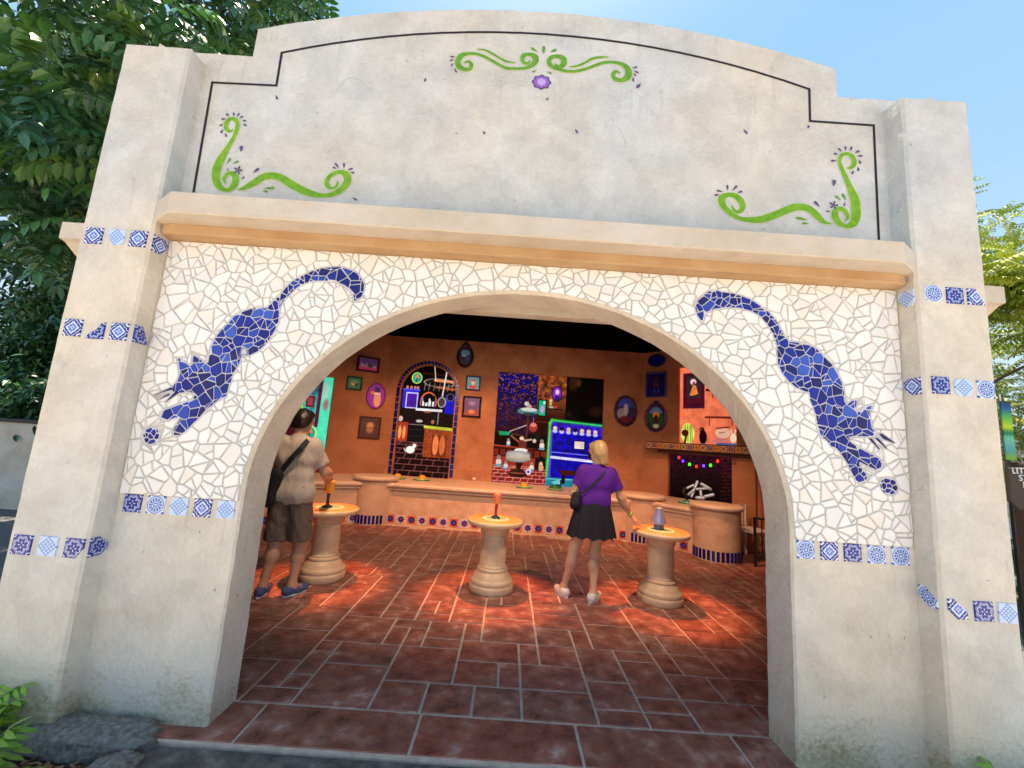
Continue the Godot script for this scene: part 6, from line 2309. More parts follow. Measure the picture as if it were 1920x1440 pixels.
func shoe(ankle: Vector3, dir: Vector3, length: float, up: Material, sole: Material, parent: Node, off: Transform3D):
	var d := Vector3(dir.x, 0, dir.z).normalized()
	var s := d.cross(Vector3.UP)
	var heel := Vector3(ankle.x, 0.045, ankle.z) - d * 0.045
	var toe := heel + d * (length - 0.075)
	var m := flesh([bone(heel, heel + d * length * 0.42 , 0.040, 0.042), bone(heel + d * length * 0.4, toe, 0.043, 0.036), bone(heel + Vector3(0, 0.02, 0), Vector3(ankle.x, 0.088, ankle.z), 0.040, 0.042)], 0.007, 0.03, [[Vector3(0, 0.014, 0), Vector3(0, -1, 0)], [Vector3(0, 0.092, 0), Vector3(0, 1, 0)]])
	var o := put("shoe", m, up, parent, off)
	var outline := []
	for k in 24:
		var a := TAU * k / 24.0
		var w := 0.041 if cos(a) > 0 else 0.037
		outline.append(Vector2(cos(a) * length * 0.5, sin(a) * w * (1.0 - 0.15 * cos(a))))
	var st := flat_st()
	var c := heel + d * (length * 0.5 - 0.04)
	solid(st, outline, 0.0, 0.024, Transform3D(Basis(d, -s, Vector3.UP) if d.cross(-s).y > 0 else Basis(d, s, Vector3.UP), Vector3(c.x, 0.0, c.z)), 0.004, true)
	obj("sole", st, sole, o)

func build_people():
	mat("skin", lin(0.56, 0.32, 0.21), 0.5).subsurf_scatter_enabled = true
	M.skin.subsurf_scatter_strength = 0.08
	mat("skin_fair", lin(0.62, 0.36, 0.24), 0.5).subsurf_scatter_enabled = true
	M.skin_fair.subsurf_scatter_strength = 0.08
	mat("eye_white", lin(0.7, 0.68, 0.65), 0.2)
	mat("eye_dark", lin(0.03, 0.015, 0.01), 0.1)
	mat("lip", lin(0.32, 0.10, 0.08), 0.5)
	var weave := bump_tex("weave", 256, 0.18, 3.0, 3, 61)
	textured("grey_shirt", noise_tex("grey_shirt", 256, 0.02, [[0.0, lin(0.48, 0.43, 0.38)], [1.0, lin(0.56, 0.51, 0.45)]], 4, 51), 0.5, 0.9, weave, 0.4)
	textured("brown_shorts", noise_tex("brown_shorts", 256, 0.02, [[0.0, lin(0.13, 0.096, 0.076)], [1.0, lin(0.18, 0.138, 0.11)]], 4, 52), 0.5, 0.9, weave, 0.5)
	textured("purple_shirt", noise_tex("purple_shirt", 256, 0.02, [[0.0, lin(0.085, 0.008, 0.30)], [1.0, lin(0.11, 0.014, 0.36)]], 4, 53), 0.5, 0.9, weave, 0.3)
	mat("black_skirt", lin(0.010, 0.010, 0.020), 0.9)
	mat("black_bag", lin(0.008, 0.008, 0.012), 0.75)
	textured("blue_shoe", noise_tex("blue_shoe", 256, 0.10, [[0.0, lin(0.02, 0.04, 0.14)], [0.48, lin(0.04, 0.08, 0.24)], [0.55, lin(0.35, 0.40, 0.5)], [0.62, lin(0.03, 0.07, 0.22)], [1.0, lin(0.02, 0.05, 0.18)]], 3, 54), 0.2, 0.8)
	mat("white_shoe", lin(0.78, 0.77, 0.75), 0.5)
	mat("dark_hair", lin(0.012, 0.008, 0.006), 0.45)
	mat("lime_band", lin(0.35, 0.75, 0.04), 0.4)
	build_man()
	build_woman()

func eyes_and_mouth(c: Vector3, turn: float, nod: float, s: float, parent: Node, off: Transform3D, mouth := true):
	var b := Basis(Vector3.UP, turn) * Basis(Vector3.RIGHT, -nod)
	for sx in [-1.0, 1.0]:
		var st := smooth_st()
		ball(st, c + b * (Vector3(sx * 0.031, 0.004, -0.083) * s), Vector3.ONE * 0.0125 * s, 12, 8)
		var e := obj("eye", st, M.eye_white, parent, off)
		st = smooth_st()
		ball(st, c + b * (Vector3(sx * 0.031, 0.004, -0.092) * s), Vector3.ONE * 0.006 * s, 10, 6)
		obj("iris", st, M.eye_dark, e)
	if mouth:
		var st := smooth_st()
		ball(st, c + b * (Vector3(0, -0.066, -0.093) * s), Vector3(0.022, 0.006, 0.006) * s, 12, 6)
		obj("mouth", st, M.lip, parent, off)

func build_man():
	var base := Vector3(-2.19, 0, -1.76)
	var t := thing("person", "person seen from behind in grey shirt, brown shorts and blue shoes, holding the yellow shaker", "person", Transform3D(Basis.IDENTITY, base))
	var off := Transform3D(Basis.IDENTITY, -base)
	var hipL := Vector3(-2.275, 0.90, -1.78)
	var hipR := Vector3(-2.115, 0.90, -1.79)
	var kneeL := Vector3(-2.290, 0.48, -1.79)
	var kneeR := Vector3(-2.075, 0.48, -1.85)
	var ankL := Vector3(-2.315, 0.085, -1.71)
	var ankR := Vector3(-2.068, 0.085, -1.77)
	var neck := Vector3(-2.205, 1.51, -1.80)
	var shL := Vector3(-2.385, 1.435, -1.80)
	var shR := Vector3(-2.030, 1.425, -1.81)
	var elL := Vector3(-2.43, 1.15, -1.80)
	var elR := Vector3(-1.955, 1.165, -1.920)
	var wrL := Vector3(-2.41, 0.92, -1.92)
	var wrR := Vector3(-1.978, 1.098, -2.115)
	var head := Vector3(-2.205, 1.665, -1.83)
	var legs := [
		bone(hipL, kneeL, 0.088, 0.060), bone(kneeL, kneeL + Vector3(-0.004, -0.13, 0.025), 0.057, 0.057), bone(kneeL + Vector3(-0.004, -0.12, 0.025), ankL, 0.056, 0.036),
		bone(hipR, kneeR, 0.088, 0.060), bone(kneeR, kneeR + Vector3(0.0, -0.13, 0.025), 0.057, 0.057), bone(kneeR + Vector3(0.0, -0.12, 0.025), ankR, 0.056, 0.036),
		bone(ankL, ankL + Vector3(-0.02, -0.045, -0.10), 0.036, 0.030), bone(ankR, ankR + Vector3(0.05, -0.045, -0.09), 0.036, 0.030)]
	var torso := [
		bone(Vector3(-2.34, 1.42, -1.80), Vector3(-2.075, 1.415, -1.80), 0.075, 0.075, 1.0),
		bone(Vector3(-2.28, 1.30, -1.795), Vector3(-2.125, 1.30, -1.795), 0.115, 0.115, 1.15),
		bone(Vector3(-2.265, 1.12, -1.79), Vector3(-2.13, 1.12, -1.79), 0.108, 0.108, 1.1),
		bone(Vector3(-2.265, 0.95, -1.785), Vector3(-2.125, 0.95, -1.785), 0.112, 0.112, 1.1)]
	var arms := [bone(shL, elL, 0.055, 0.043), bone(elL, wrL, 0.043, 0.028), bone(shR, elR, 0.055, 0.044), bone(elR, elR.lerp(wrR, 0.4), 0.043, 0.044), bone(elR.lerp(wrR, 0.35), wrR, 0.044, 0.028)]
	var body := flesh(legs + torso + arms + [bone(neck, head, 0.060, 0.055)], 0.013, 0.05)
	var hd := flesh(head_bones(head, -0.22, 0.18, neck), 0.0045, 0.022)
	var hr := flesh(hand_bones(wrR, Vector3(-0.05, -0.035, -0.11), Vector3(0.55, 0.75, -0.1), -1.0, 0.62, 0.2) + [bone(wrR + Vector3(0.004, 0.012, 0.04), wrR, 0.028, 0.024)], 0.0042, 0.012)
	var hl := flesh(hand_bones(wrL, Vector3(0.02, -0.12, -0.03), Vector3(-1, 0, 0.2), -1.0, 0.35) + [bone(wrL + Vector3(0, 0.04, 0.01), wrL, 0.028, 0.024)], 0.0045, 0.012)
	put("body", join([body, hd, hr, hl]), M.skin, t, off)
	eyes_and_mouth(head, -0.22, 0.18, 1.0, t, off)
	# short dark hair, fuller on top
	var hb := Basis(Vector3.UP, -0.22) * Basis(Vector3.RIGHT, -0.18)
	var hair := flesh([bone(head + hb * Vector3(0, 0.052, 0.018), head + hb * Vector3(0, 0.052, -0.03), 0.088, 0.080), bone(head + hb * Vector3(-0.02, 0.01, 0.030), head + hb * Vector3(0.02, 0.01, 0.034), 0.083, 0.083), bone(head + hb * Vector3(-0.02, -0.05, 0.035), head + hb * Vector3(0.02, -0.05, 0.036), 0.066, 0.060)], 0.006, 0.03, [[head + hb * Vector3(0, 0.055, -0.052), hb * Vector3(0, -0.62, -0.78)], [head + hb * Vector3(0, -0.085, 0), hb * Vector3(0, -1, 0)]], 0.006, 4)
	var locks := smooth_st()
	var r := RandomNumberGenerator.new()
	r.seed = 17
	for i in 240:
		var a := r.randf_range(-0.6, PI + 0.6)
		var up := r.randf_range(-0.7, 1.4)
		var d := hb * Vector3(cos(a) * cos(up), sin(up), sin(a) * cos(up))
		var p := head + hb * Vector3(0, 0.045, 0.0) + d * (0.098 if up > 0.0 else 0.098 + 0.022 * up)
		var flow := (hb * Vector3(r.randf_range(-0.5, 0.5), -1.0, 0.5) - d * (hb * Vector3(0, -1.0, 0.5)).dot(d)).normalized()
		tube(locks, [p - d * 0.012, p + flow * 0.012, p + flow * 0.026 + d * r.randf_range(-0.002, 0.006)], [0.005, 0.0045, 0.0012], 4, false)
	put("hair", join([hair, done(locks)]), M.dark_hair, t, off)
	# clothes
	var shirt := []
	for b in torso:
		shirt.append(bone(b[0], b[1], b[2] + 0.021, b[3] + 0.021, b[4]))
	shirt.append(bone(Vector3(-2.27, 0.97, -1.785), Vector3(-2.12, 0.97, -1.785), 0.140, 0.140, 1.06))
	shirt.append(bone(shL + Vector3(0.02, 0, 0), shL.lerp(elL, 0.66), 0.072, 0.066, 1.0, true))
	shirt.append(bone(shR + Vector3(-0.02, 0, 0), shR.lerp(elR, 0.72), 0.072, 0.068, 1.0, true))
	shirt.append(bone(Vector3(-2.205, 1.44, -1.80), Vector3(-2.205, 1.515, -1.80), 0.085, 0.067))
	var so := put("shirt", flesh(shirt, 0.011, 0.05, [[Vector3(0, 0.925, 0), Vector3(0.06, -1, 0).normalized()], [neck + Vector3(0, 0.022, 0), Vector3(0, 1, -0.25).normalized()]], 0.007, 2), M.grey_shirt, t, off)
	var st := smooth_st()
	lathe(st, [Vector2(0.066, -0.022), Vector2(0.074, -0.018), Vector2(0.072, 0.016), Vector2(0.066, 0.018)], 28, Transform3D(Basis(Vector3.RIGHT, -0.25), neck + Vector3(0, 0.012, 0) - base))
	obj("collar", st, M.grey_shirt, so)
	var shorts := [bone(hipL + Vector3(0, 0.03, 0), Vector3(-2.30, 0.50, -1.79), 0.116, 0.108, 1.0, true), bone(hipR + Vector3(0, 0.03, 0), Vector3(-2.078, 0.505, -1.83), 0.116, 0.108, 1.0, true), bone(Vector3(-2.265, 0.94, -1.785), Vector3(-2.125, 0.94, -1.785), 0.116, 0.116, 1.08)]
	put("shorts", flesh(shorts, 0.011, 0.035, [[Vector3(0, 0.965, 0), Vector3.UP]], 0.011, 5), M.brown_shorts, t, off)
	shoe(ankL, Vector3(-0.12, 0, -1), 0.265, M.blue_shoe, M.white_shoe, t, off)
	shoe(ankR, Vector3(0.55, 0, -1), 0.265, M.blue_shoe, M.white_shoe, t, off)
	# sling bag across the back
	var bag := thing("sling_bag", "black sling bag on a wide strap across the back of the grey shirt", "bag", Transform3D(Basis.IDENTITY, Vector3(-2.33, 1.0, -1.66)))
	var boff := Transform3D(Basis.IDENTITY, -Vector3(-2.33, 1.0, -1.66))
	var bd := flesh([bone(Vector3(-2.37, 0.93, -1.635), Vector3(-2.30, 1.13, -1.635), 0.085, 0.075, 1.5), bone(Vector3(-2.345, 0.90, -1.63), Vector3(-2.375, 1.08, -1.63), 0.07, 0.07, 1.5)], 0.010, 0.03, [[Vector3(0, 0, -1.585), Vector3(0, 0, 1)]], 0.006, 9)
	put("pouch", bd, M.black_bag, bag, boff)
	st = flat_st()
	var path := [Vector3(-2.30, 1.12, -1.662), Vector3(-2.245, 1.20, -1.655), Vector3(-2.17, 1.31, -1.645), Vector3(-2.11, 1.40, -1.665), Vector3(-2.085, 1.475, -1.72), Vector3(-2.085, 1.495, -1.80), Vector3(-2.10, 1.44, -1.90), Vector3(-2.18, 1.30, -1.95), Vector3(-2.30, 1.12, -1.94), Vector3(-2.395, 1.02, -1.86), Vector3(-2.41, 0.98, -1.72)]
	strap(st, path, 0.026, 0.005, Vector3(-2.2, 1.25, -1.80))
	obj("strap", st, M.black_bag, bag, boff)

# a flat band laid along a path round a body whose middle is given
func strap(st: SurfaceTool, path: Array, half: float, thick: float, middle: Vector3):
	var rows := []
	for i in path.size():
		var d: Vector3 = (path[mini(i + 1, path.size() - 1)] - path[maxi(i - 1, 0)]).normalized()
		var out: Vector3 = path[i] - middle
		out = (out - d * out.dot(d)).normalized()
		var side := d.cross(out)
		var p: Vector3 = path[i] + out * 0.004
		rows.append([p - side * half, p + side * half, p + side * half + out * thick, p - side * half + out * thick])
	for i in rows.size() - 1:
		for k in 4:
			var l := (k + 1) % 4
			quad(st, rows[i][k], rows[i + 1][k], rows[i + 1][l], rows[i][l])

func build_woman():
	var base := Vector3(0.80, 0, -2.22)
	var t := thing("person", "blonde person seen from behind in purple shirt and black skirt, one hand on a pedestal", "person", Transform3D(Basis.IDENTITY, base))
	var off := Transform3D(Basis.IDENTITY, -base)
	var hipL := Vector3(0.825, 0.86, -2.20)
	var hipR := Vector3(0.975, 0.86, -2.20)
	var kneeL := Vector3(0.722, 0.49, -2.26)
	var kneeR := Vector3(0.945, 0.475, -2.24)
	var ankL := Vector3(0.628, 0.085, -2.26)
	var ankR := Vector3(0.930, 0.085, -2.15)
	var neck := Vector3(0.940, 1.415, -2.20)
	var shL := Vector3(0.765, 1.335, -2.20)
	var shR := Vector3(1.105, 1.320, -2.19)
	var elL := Vector3(0.690, 1.09, -2.22)
	var elR := Vector3(1.215, 1.075, -2.21)
	var wrL := Vector3(0.74, 0.98, -2.42)
	var wrR := Vector3(1.345, 0.885, -2.27)
	var head := Vector3(0.935, 1.560, -2.215)
	var legs := [
		bone(hipL, kneeL, 0.086, 0.057), bone(kneeL, kneeL + Vector3(-0.022, -0.13, 0.022), 0.053, 0.055), bone(kneeL + Vector3(-0.02, -0.12, 0.022), ankL, 0.054, 0.031),
		bone(hipR, kneeR, 0.086, 0.057), bone(kneeR, kneeR + Vector3(-0.005, -0.13, 0.024), 0.053, 0.055), bone(kneeR + Vector3(-0.005, -0.12, 0.024), ankR, 0.054, 0.031),
		bone(ankL, ankL + Vector3(-0.04, -0.045, -0.08), 0.032, 0.028), bone(ankR, ankR + Vector3(0.06, -0.045, -0.06), 0.032, 0.028)]
	var torso := [
		bone(Vector3(0.815, 1.325, -2.20), Vector3(1.055, 1.315, -2.195), 0.066, 0.066),
		bone(Vector3(0.86, 1.22, -2.20), Vector3(0.99, 1.22, -2.20), 0.105, 0.105, 1.1),
		bone(Vector3(0.86, 1.07, -2.20), Vector3(0.97, 1.07, -2.20), 0.100, 0.100, 1.05),
		bone(Vector3(0.84, 0.93, -2.20), Vector3(0.96, 0.93, -2.20), 0.110, 0.110, 1.05)]
	var arms := [bone(shL, elL, 0.048, 0.040), bone(elL, wrL, 0.040, 0.025), bone(shR, elR, 0.048, 0.039), bone(elR, elR.lerp(wrR, 0.4), 0.039, 0.039), bone(elR.lerp(wrR, 0.35), wrR, 0.039, 0.024)]
	var body := flesh(legs + torso + arms + [bone(neck, head, 0.05, 0.05)], 0.013, 0.05)
	var hd := flesh(head_bones(head, 0.75, 0.12, neck, 0.95), 0.0045, 0.022)
	var hr := flesh(hand_bones(wrR, Vector3(0.10, -0.078, -0.015), Vector3(0.45, 0.85, 0.15), 1.0, 0.18, 0.5) + [bone(wrR + Vector3(-0.02, 0.035, 0.01), wrR, 0.025, 0.021)], 0.0042, 0.011)
	var hl := flesh(hand_bones(wrL, Vector3(0.03, -0.03, -0.12), Vector3(0, 1, 0), -1.0, 0.4) + [bone(wrL + Vector3(-0.01, 0.02, 0.04), wrL, 0.025, 0.021)], 0.0045, 0.011)
	put("body", join([body, hd, hr, hl]), M.skin_fair, t, off)
	eyes_and_mouth(head, 0.75, 0.12, 0.95, t, off, false)
	var hb := Basis(Vector3.UP, 0.75) * Basis(Vector3.RIGHT, -0.12)
	var mask := flesh([bone(head + hb * Vector3(-0.022, -0.040, -0.068), head + hb * Vector3(0.022, -0.040, -0.068), 0.048, 0.048), bone(head + hb * Vector3(0, -0.03, -0.098), head + hb * Vector3(0, -0.05, -0.095), 0.022, 0.020)], 0.006, 0.03)
	put("face_mask", mask, M.black_skirt, t, off)
	# blonde bob: a cap and many locks
	textured("blonde_hair", noise_tex("blonde_hair", 128, 0.05, [[0.0, lin(0.26, 0.165, 0.070)], [0.5, lin(0.46, 0.33, 0.155)], [1.0, lin(0.62, 0.48, 0.26)]], 4, 55), 0.3, 0.42)
	M.blonde_hair.uv1_scale = Vector3(14.0, 1.6, 14.0)
	var cap := flesh([bone(head + hb * Vector3(0, 0.042, 0.022), head + hb * Vector3(0, 0.040, -0.025), 0.092, 0.084), bone(head + Vector3(0.02, -0.02, 0.035), head + Vector3(0.045, -0.10, 0.035), 0.090, 0.072)], 0.007, 0.04, [[head + hb * Vector3(0, 0.05, -0.055), hb * Vector3(0, -0.55, -0.83)], [head + Vector3(0, -0.135, 0), Vector3(0, -1, 0)]])
	var st := smooth_st()
	var r := RandomNumberGenerator.new()
	r.seed = 31
	for i in 190:
		# from the parting down over the skull to the jaw line
		var a := r.randf_range(-0.95, TAU / 2 + 0.95)     # 0 = right side, PI/2 = back of the head
		var dir := hb * Vector3(cos(a), 0, sin(a))
		var top := head + hb * Vector3(r.randf_range(-0.02, 0.02), 0.128, r.randf_range(-0.05, 0.04))
		var w := r.randf_range(0.98, 1.06)
		var drop := r.randf_range(-0.150, -0.118) - 0.012 * cos(a)
		var pts := [top, head + dir * 0.066 * w + Vector3(0, 0.108, 0), head + dir * 0.097 * w + Vector3(0, 0.045, 0), head + dir * 0.104 * w + Vector3(0.004, -0.03, 0.004), head + dir * 0.106 * w + Vector3(0.012, -0.09, 0.008), head + dir * r.randf_range(0.088, 0.112) + Vector3(0.016 + r.randf_range(-0.008, 0.008), drop, 0.008)]
		var sp := []
		for k in pts.size() - 1:
			for u in 3:
				sp.append(pts[k].cubic_interpolate(pts[k + 1], pts[maxi(k - 1, 0)], pts[mini(k + 2, pts.size() - 1)], u / 3.0))
		sp.append(pts[-1])
		var rad := []
		for k in sp.size():
			rad.append(lerpf(0.0075, 0.0012, pow(k / float(sp.size() - 1), 3.0)) * (0.7 if k == 0 else 1.0))
		tube(st, sp, rad, 5, false)
	put("hair", join([cap, done(st)]), M.blonde_hair, t, off)
	var shirt := []
	for b in torso.slice(0, 3):
		shirt.append(bone(b[0], b[1], b[2] + 0.023, b[3] + 0.023, b[4]))
	shirt.append(bone(Vector3(0.85, 1.01, -2.20), Vector3(0.965, 1.01, -2.20), 0.122, 0.122, 1.05))
	shirt.append(bone(shL + Vector3(0.02, 0, 0), shL.lerp(elL, 0.62), 0.072, 0.067, 1.0, true))
	shirt.append(bone(shR + Vector3(-0.02, 0, 0), shR.lerp(elR, 0.62), 0.072, 0.067, 1.0, true))
	shirt.append(bone(Vector3(0.938, 1.35, -2.20), Vector3(0.94, 1.415, -2.20), 0.075, 0.058))
	put("shirt", flesh(shirt, 0.011, 0.05, [[Vector3(0, 0.985, 0), Vector3(0, -1, 0)], [neck + Vector3(0, 0.005, 0), Vector3(0, 1, -0.2).normalized()]], 0.006, 12), M.purple_shirt, t, off)
	# flared skirt with soft pleats
	st = smooth_st()
	var rings := 9
	var seg := 96
	var ring := func(k: int) -> Array:
		var f := k / float(rings)
		var y := lerpf(1.015, 0.655, f)
		var out := []
		for i in seg:
			var a := TAU * i / seg
			var pleat := 1.0 + 0.055 * f * sin(a * 13.0 + sin(a * 3.0)) + 0.02 * f * sin(a * 29.0)
			out.append(Vector3(0.905 + lerpf(0.0, -0.008, f) + cos(a) * lerpf(0.176, 0.262, pow(f, 0.8)) * pleat, y + 0.012 * f * sin(a * 13.0 + 1.0), -2.20 - sin(a) * lerpf(0.125, 0.20, pow(f, 0.8)) * pleat))
		return out
	for k in rings:
		var r0: Array = ring.call(k)
		var r1: Array = ring.call(k + 1)
		for i in seg:
			var j := (i + 1) % seg
			quad(st, r1[i], r1[j], r0[j], r0[i])
	obj("skirt", st, M.black_skirt, t, off)
	shoe(ankL, Vector3(-0.45, 0, -1), 0.245, M.white_shoe, M.white_shoe, t, off)
	shoe(ankR, Vector3(0.75, 0, -1), 0.245, M.white_shoe, M.white_shoe, t, off)
	# lime wristband
	st = smooth_st()
	var ax := (wrR - elR).normalized()
	var u := ax.cross(Vector3.FORWARD).normalized()
	lathe(st, [Vector2(0.027, -0.011), Vector2(0.030, -0.010), Vector2(0.0295, 0.010), Vector2(0.0265, 0.011)], 24, Transform3D(Basis(u, ax, u.cross(ax)), wrR - ax * 0.030))
	obj("wristband", st, M.lime_band, t, off)
	# cross-body bag
	var bag := thing("crossbody_bag", "small black bag on a thin strap across the purple shirt", "bag", Transform3D(Basis.IDENTITY, Vector3(0.70, 1.0, -2.13)))
	var boff := Transform3D(Basis.IDENTITY, -Vector3(0.70, 1.0, -2.13))
	put("pouch", flesh([bone(Vector3(0.692, 1.00, -2.11), Vector3(0.70, 1.07, -2.12), 0.060, 0.052, 1.3), bone(Vector3(0.70, 0.97, -2.19), Vector3(0.71, 1.05, -2.19), 0.055, 0.05)], 0.008, 0.03), M.black_bag, bag, boff)
	st = flat_st()
	strap(st, [Vector3(0.735, 1.09, -2.105), Vector3(0.80, 1.15, -2.082), Vector3(0.88, 1.225, -2.078), Vector3(0.96, 1.305, -2.095), Vector3(1.015, 1.365, -2.13), Vector3(1.03, 1.395, -2.19), Vector3(1.01, 1.34, -2.27), Vector3(0.93, 1.20, -2.325), Vector3(0.82, 1.09, -2.31), Vector3(0.735, 1.04, -2.25)], 0.010, 0.004, Vector3(0.915, 1.22, -2.20))
	obj("strap", st, M.black_bag, bag, boff)

# ---------------------------------------------------------------- plants
# one leaflet as a folded blade from base along d, n is its upper side
func blade(st: SurfaceTool, p: Vector3, d: Vector3, n: Vector3, l: float, w: float, droop: float, fold := 0.25):
	var s := d.cross(n).normalized()
	var mids := []
	var q := p
	var dir := d.normalized()
	var cuts := [0.0, 0.3, 0.35, 0.35]
	for k in 4:
		q += dir * l * cuts[k]
		mids.append(q)
		dir = (dir + Vector3.DOWN * droop).normalized()
	var ws := [0.08, 0.85, 1.0, 0.0]
	ws[2] = 0.78
	for k in 3:
		for sg in [-1.0, 1.0]:
			var a: Vector3 = mids[k] + s * sg * w * 0.5 * ws[k] + n * fold * w * 0.5 * ws[k]
			var b: Vector3 = mids[k + 1] + s * sg * w * 0.5 * ws[k + 1] + n * fold * w * 0.5 * ws[k + 1]
			if sg > 0:
				tri(st, mids[k], a, b)
				if k < 2 or true:
					tri(st, mids[k], b, mids[k + 1])
			else:
				tri(st, mids[k], b, a)
				tri(st, mids[k], mids[k + 1], b)

# a compound leaf: paired leaflets along a bending stalk that starts at the origin and runs along +x
func spray_mesh(pairs: int, length: float, leaf: float, width: float, droop: float, r: RandomNumberGenerator) -> ArrayMesh:
	var st := smooth_st()
	st.set_smooth_group(-1)
	var p := Vector3.ZERO
	var d := Vector3(1, 0.25, 0).normalized()
	var pts := [p]
	for k in pairs:
		p += d * length / pairs
		d = (d + Vector3(0, -droop / pairs, 0)).normalized()
		pts.append(p)
		for sg in [-1.0, 1.0]:
			var out := (d * r.randf_range(0.25, 0.55) + Vector3(0, r.randf_range(-0.35, 0.1), sg)).normalized()
			blade(st, p, out, (Vector3.UP + Vector3(r.randf_range(-0.3, 0.3), 0, r.randf_range(-0.3, 0.3))).normalized(), leaf * r.randf_range(0.8, 1.1), width * r.randf_range(0.85, 1.1), 0.22)
	blade(st, p, d, Vector3.UP, leaf, width, 0.2)
	tube(st, pts, [width * 0.06, width * 0.03], 4, false)
	return done(st)

func clump_mesh(n: int, radius: float, leaf: float, width: float, r: RandomNumberGenerator) -> ArrayMesh:
	var st := flat_st()
	for k in n:
		var at := Vector3(r.randfn(), r.randfn() * 0.7, r.randfn()) * radius * 0.5
		var d := Vector3(r.randf_range(-1, 1), r.randf_range(-0.7, 0.5), r.randf_range(-1, 1)).normalized()
		var nn := Vector3(r.randf_range(-0.6, 0.6), 1, r.randf_range(-0.6, 0.6)).normalized()
		blade(st, at, d, (nn - d * nn.dot(d)).normalized(), leaf * r.randf_range(0.7, 1.2), width * r.randf_range(0.8, 1.2), 0.15)
	return done(st)

func leaf_mat(key: String, back: Color, rough := 0.4) -> StandardMaterial3D:
	var m := mat(key, Color.WHITE, rough)
	m.vertex_color_use_as_albedo = true
	m.backlight_enabled = true
	m.backlight = back
	m.cull_mode = BaseMaterial3D.CULL_DISABLED
	return m

func mix_color(cols: Array, r: RandomNumberGenerator) -> Color:
	var a: Color = cols[r.randi() % cols.size()]
	var b: Color = cols[r.randi() % cols.size()]
	return a.lerp(b, r.randf()) * r.randf_range(0.75, 1.25)

# many copies of one clump spread through ellipsoids [centre, radii, count]
func crown(called: String, mesh: Mesh, m: Material, blobs: Array, cols: Array, parent: Node, r: RandomNumberGenerator, size0 := 0.8, size1 := 1.25, shell := 0.45) -> MultiMeshInstance3D:
	var mm := MultiMesh.new()
	mm.transform_format = MultiMesh.TRANSFORM_3D
	mm.use_colors = true
	mm.mesh = mesh
	var total := 0
	for b in blobs:
		total += b[2]
	mm.instance_count = total
	var i := 0
	for b in blobs:
		for k in b[2]:
			var v := Vector3(r.randfn(), r.randfn(), r.randfn()).normalized() * pow(r.randf(), shell)
			var p: Vector3 = b[0] + v * b[1]
			var bs := Basis(Vector3.UP, r.randf() * TAU) * Basis(Vector3.BACK, r.randf_range(-0.7, 0.45)) * Basis(Vector3.RIGHT, r.randf_range(-0.6, 0.6))
			mm.set_instance_transform(i, Transform3D(bs.scaled(Vector3.ONE * r.randf_range(size0, size1)), p))
			mm.set_instance_color(i, mix_color(cols, r))
			i += 1
	var o := MultiMeshInstance3D.new()
	o.name = numbered(parent, called)
	o.multimesh = mm
	o.material_override = m
	o.set_meta("kind", "stuff")
	parent.add_child(o, true)
	return o

func limb(st: SurfaceTool, a: Vector3, b: Vector3, r0: float, r1: float, bend: Vector3, seg := 8):
	var pts := []
	var rad := []
	for k in 9:
		var t := k / 8.0
		pts.append(a.lerp(b, t) + bend * sin(t * PI))
		rad.append(lerpf(r0, r1, t))
	tube(st, pts, rad, seg)

func tinted(mesh: ArrayMesh, c: Color) -> ArrayMesh:
	# the same leaves with their colour stored in the vertices
	var arr := mesh.surface_get_arrays(0)
	var cols := PackedColorArray()
	cols.resize(arr[Mesh.ARRAY_VERTEX].size())
	cols.fill(c)
	arr[Mesh.ARRAY_COLOR] = cols
	var out := ArrayMesh.new()
	out.add_surface_from_arrays(Mesh.PRIMITIVE_TRIANGLES, arr)
	return out

